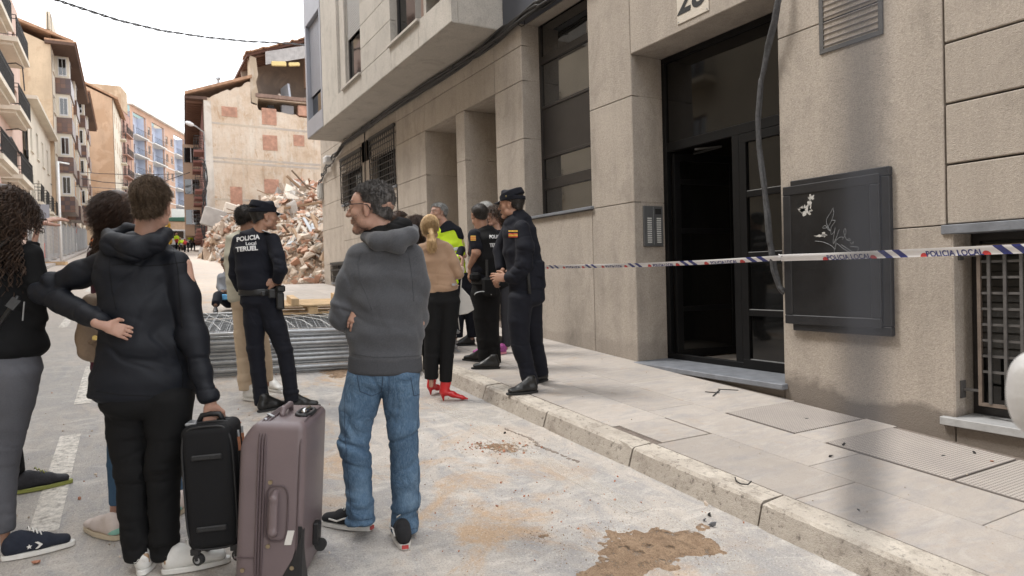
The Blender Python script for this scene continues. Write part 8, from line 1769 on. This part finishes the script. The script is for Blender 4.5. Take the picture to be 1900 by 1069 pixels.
# black cabin case hanging from the hand, broad back panel towards us
M_nyl = cloth('black_nylon', (.008, .008, .009), .8, fold_=.002); M_blk = simple('black_trim', (.012, .012, .013), .5, .2, 30, .001); M_mau = simple('mauve_faux_leather', (.155, .118, .122), .38, .08, 5, .0006, 260); M_brs = simple('aged_brass', (.45, .37, .25), .3, .1, metal=1)
M_tanl = simple('tan_pull_leather', (.35, .14, .07), .6)
D = 2.86; f = Fig('x', D, 400); bpy.data.objects.remove(f.t)
yx = nrm(f.rt*.93+f.fw*-.25*0-f.fw*.30*-1*.0+f.rt*0); W1 = nrm(f.rt*.97-f.fw*.0); W1 = nrm(f.rt*math.cos(.24)-f.fw*math.sin(.24)); Dp = nrm(np.cross(W1, up)); Dp = Dp if Dp @ f.fw > 0 else -Dp
lean = .035; U1 = nrm(up*math.cos(lean)-f.rt*math.sin(lean)); W1 = nrm(W1-U1*(W1 @ U1)); Dp = nrm(np.cross(U1, W1)); Dp = Dp if Dp @ f.fw > 0 else -Dp
c = f.P(400, 893, .10)
hw, hd, hh = .105, .105, .265
t_, sh_ = suitcase('black cabin suitcase with two side rails held by the person in the rain jacket', (W1, Dp, U1), c, (hw, hd, hh), M_nyl, .035)
q = MB()
for o_ in (-hd+.012,): hoop(c+Dp*o_, W1, U1, hw-.003, hh-.003, .005, mb=q)
for o_ in (-.02, .02, .05): hoop(c+Dp*o_, W1, U1, hw+.003, hh+.003, .005, mb=q)
q.build('piping', M_blk, sh_, smooth=True, fix=False)
for z_ in (.135, -.17):
    pn = MB(); pn.obb(c-Dp*(hd+.004)+U1*z_+W1*.0, (W1, Dp, U1), (.062, .006, .012)); pn.build('side_rail', M_blk, t_, bevel=.005)
    MB().obb(c-Dp*(hd+.011)+U1*z_-W1*.02, (W1, Dp, U1), (.03, .002, .004)).build('rail_slot', M_rubber, t_)
MB().tube([c+U1*(hh)-W1*.05, c+U1*(hh+.03)-W1*.035, c+U1*(hh+.034), c+U1*(hh+.03)+W1*.035, c+U1*hh+W1*.05], .012, 8).build('top_handle', M_blk, t_, smooth=True)
MB().obb(c+U1*(hh+.001)-W1*.075, (W1, Dp, U1), (.022, .04, .006)).build('trolley_cap', M_galv, t_, bevel=.003)
for s_ in (-.02, .055):
    MB().bar(c+U1*(.19)+W1*(hw+.008)+Dp*s_, c+U1*.13+W1*(hw+.010)+Dp*s_, .012, .006).build('zip_pull', M_tanl, t_); MB().bar(c+U1*(.22)+W1*(hw+.008)+Dp*s_, c+U1*.192+W1*(hw+.009)+Dp*s_, .008, .005).build('zip_slider', M_galv, t_)
for sx_ in (-1, 1):
    for sy_ in (-1, 1):
        p = c-U1*(hh+.004)+W1*sx_*(hw-.025)+Dp*sy_*(hd-.03); w_ = MB().obb(p, (W1, Dp, U1), (.018, .018, .014)).obb(p-U1*.022+W1*.006, (W1, Dp, U1), (.010, .014, .02)).build('wheel_fork', M_blk, t_, bevel=.003)
        a = nrm(Dp*.9+W1*.4); MB().tube([p-U1*.038+W1*.010-a*.011, p-U1*.038+W1*.010+a*.011], .024, 18).build('caster_wheel', M_rubber, w_); MB().tube([p-U1*.038+W1*.010-a*.0125, p-U1*.038+W1*.010+a*.0125], .014, 10).build('wheel_hub', M_galv, w_)
# big mauve case standing on its wheels, turned a little
D = 2.78; f = Fig('x', D, 528); bpy.data.objects.remove(f.t)
p0 = G(512, 1070); a = .55
W2 = nrm(f.rt*math.cos(.24)-f.fw*math.sin(.24))      # narrow gusset direction faces us
lean = -.065; U2 = nrm(up*math.cos(lean)-f.rt*math.sin(lean)); W2 = nrm(W2-U2*(W2 @ U2)); D2_ = nrm(np.cross(U2, W2)); D2_ = D2_ if D2_ @ f.fw > 0 else -D2_
c = f.P(527, 908, .26); hw, hd, hh = .135, .235, .345
t_, sh_ = suitcase('large mauve leather look suitcase with side handle standing beside the black one', (W2, D2_, U2), c, (hw, hd, hh), M_mau, .035, prof=[(-hw, -hh), (hw, -hh), (hw, hh), (-.078, hh), (-hw, hh-.085)])
q = MB()
for o_ in (-.050, -.038, -.026): hoop(c+W2*o_, D2_, U2, hd+.004, hh+.004, .0055, mb=q, sq=9)
hoop(c+W2*(hw-.02), D2_, U2, hd+.001, hh+.001, .004, mb=q, sq=7)
q.build('zip_and_piping', simple('mauve_piping', (.095, .068, .072), .45), sh_, smooth=True, fix=False)
F0 = c-D2_*(hd+.002)
S_ = Soft(.012); hc = F0+W2*.022-U2*.03
S_.seg(hc-U2*.085, hc-U2*.07-D2_*.028, .016, .016); S_.seg(hc-U2*.07-D2_*.028, hc+U2*.07-D2_*.028, .018, .018, .012, .012, W2); S_.seg(hc+U2*.07-D2_*.028, hc+U2*.085, .016, .016); soft_obj(S_, .005, 'side_handle', M_mau, t_)
hoopm = MB(); hoop(hc-D2_*.002+W2*.008, W2, U2, .045, .115, .0035, mb=hoopm, sq=4); hoopm.build('handle_stitching', _mc['mauve_piping'], t_, smooth=True, fix=False)
for z_, x_ in ((.10, .0), (-.165, .0), (-.265, -.10), (-.255, .10)): MB().tube([F0+W2*x_+U2*z_, F0+W2*x_+U2*z_-D2_*.006], .009, 10).build('stud', M_brs, t_)
for s_ in (-1, 1):
    pl = MB(); B_ = c-D2_*(hd-.05)*1+W2*s_*0
MB().prism([c+W2*(hw*x_)-D2_*(hd+.004)+U2*z_ for x_, z_ in ((1.02, -.10), (.92, -.13), (.72, -.22), (.40, -.30), (.20, -.352), (1.02, -.352))], D2_*.05+W2*.0).build('corner_guard', M_blk, t_, bevel=.006)
MB().prism([c+W2*(hw+.004)-D2_*(hd*y_)+U2*z_ for y_, z_ in ((1.0, -.08), (.7, -.24), (.4, -.352), (1.0, -.352))], W2*-.03).build('corner_guard', M_blk, t_, bevel=.005)
MB().obb(F0+W2*.085-U2*.13-D2_*.001, (W2, D2_, nrm(U2+W2*.2)), (.014, .002, .03)).build('tag', C_sole, t_)
MB().obb(F0-W2*.09-U2*.215, (W2, D2_, U2), (.045, .003, .002)).build('seam', _mc['mauve_piping'], t_)
# top: rounded wet-look top with carry handle and trolley socket
S_ = Soft(.01); tc_ = c+U2*(hh+.006); S_.seg(tc_-D2_*.08-W2*.0, tc_-D2_*.06+U2*.022, .012, .012); S_.seg(tc_-D2_*.06+U2*.022, tc_+D2_*.06+U2*.022, .013, .013); S_.seg(tc_+D2_*.06+U2*.022, tc_+D2_*.08, .012, .012); soft_obj(S_, .005, 'top_handle', M_mau, t_)
tm = MB(); hoop(tc_+W2*.085-U2*.002, W2, D2_, .030, .085, .010, mb=tm, sq=3); tm.build('trolley_surround', M_blk, t_, smooth=True); MB().tube([tc_+W2*.085-D2_*.06+U2*.008, tc_+W2*.085+D2_*.06+U2*.008], .012, 10).build('trolley_handle', simple('chrome', (.5, .5, .5), .12, metal=1), t_, smooth=True)
MB().bar(tc_-W2*.05-D2_*.12+U2*.01, tc_-W2*.02-D2_*.15+U2*.004, .012, .006).bar(tc_-W2*.05-D2_*.17, tc_-W2*.03-D2_*.19-U2*.01, .010, .006).build('zip_pull', M_galv, t_)
for sx_ in (-1, 1):
    for sy_ in (-1, 1):
        p = c-U2*(hh+.004)+W2*sx_*(hw-.035)+D2_*sy_*(hd-.05); w_ = MB().obb(p, (W2, D2_, U2), (.028, .03, .022)).build('wheel_housing', M_blk, t_, bevel=.006); MB().tube([p-U2*.03-W2*.013, p-U2*.03+W2*.013], .027, 16).build('wheel', M_rubber, w_)
p = c-U2*.20+W2*(hw+.012)+D2_*.02; MB().obb(p, (W2, D2_, U2), (.014, .03, .05)).build('wheel_housing', M_blk, t_, bevel=.006); MB().tube([p-U2*.055+W2*.02-D2_*.014, p-U2*.055+W2*.02+D2_*.014], .026, 16).build('wheel', M_rubber, t_)
# ------------------------------------------------------------------ things very close to the lens
c = at(1932, 735, 1.1); S_ = Soft(.02); S_.seg(c+up*.035, c-up*.03, .040, .036); S_.ball(c, (.045, .045, .062)); o = soft_obj(S_, .005, 'white_round_object', simple('matt_white_shell', (.62, .61, .60), .5, .05, 30, .002), None, label='smooth white rounded object cut off by the right edge', cat='round object')  # unidentified white rounded shape
P = [at(1597, -60, .068), at(1599, 300, .068), at(1601, 700, .068), at(1600, 1000, .067)]
MB().tube(P, .0012, 6).build('hanging_cord', simple('slate_cord', (.075, .08, .095), .9, .05, 5, 0), label='thin blue grey cord hanging out of focus right before the lens', cat='cord', fix=False)
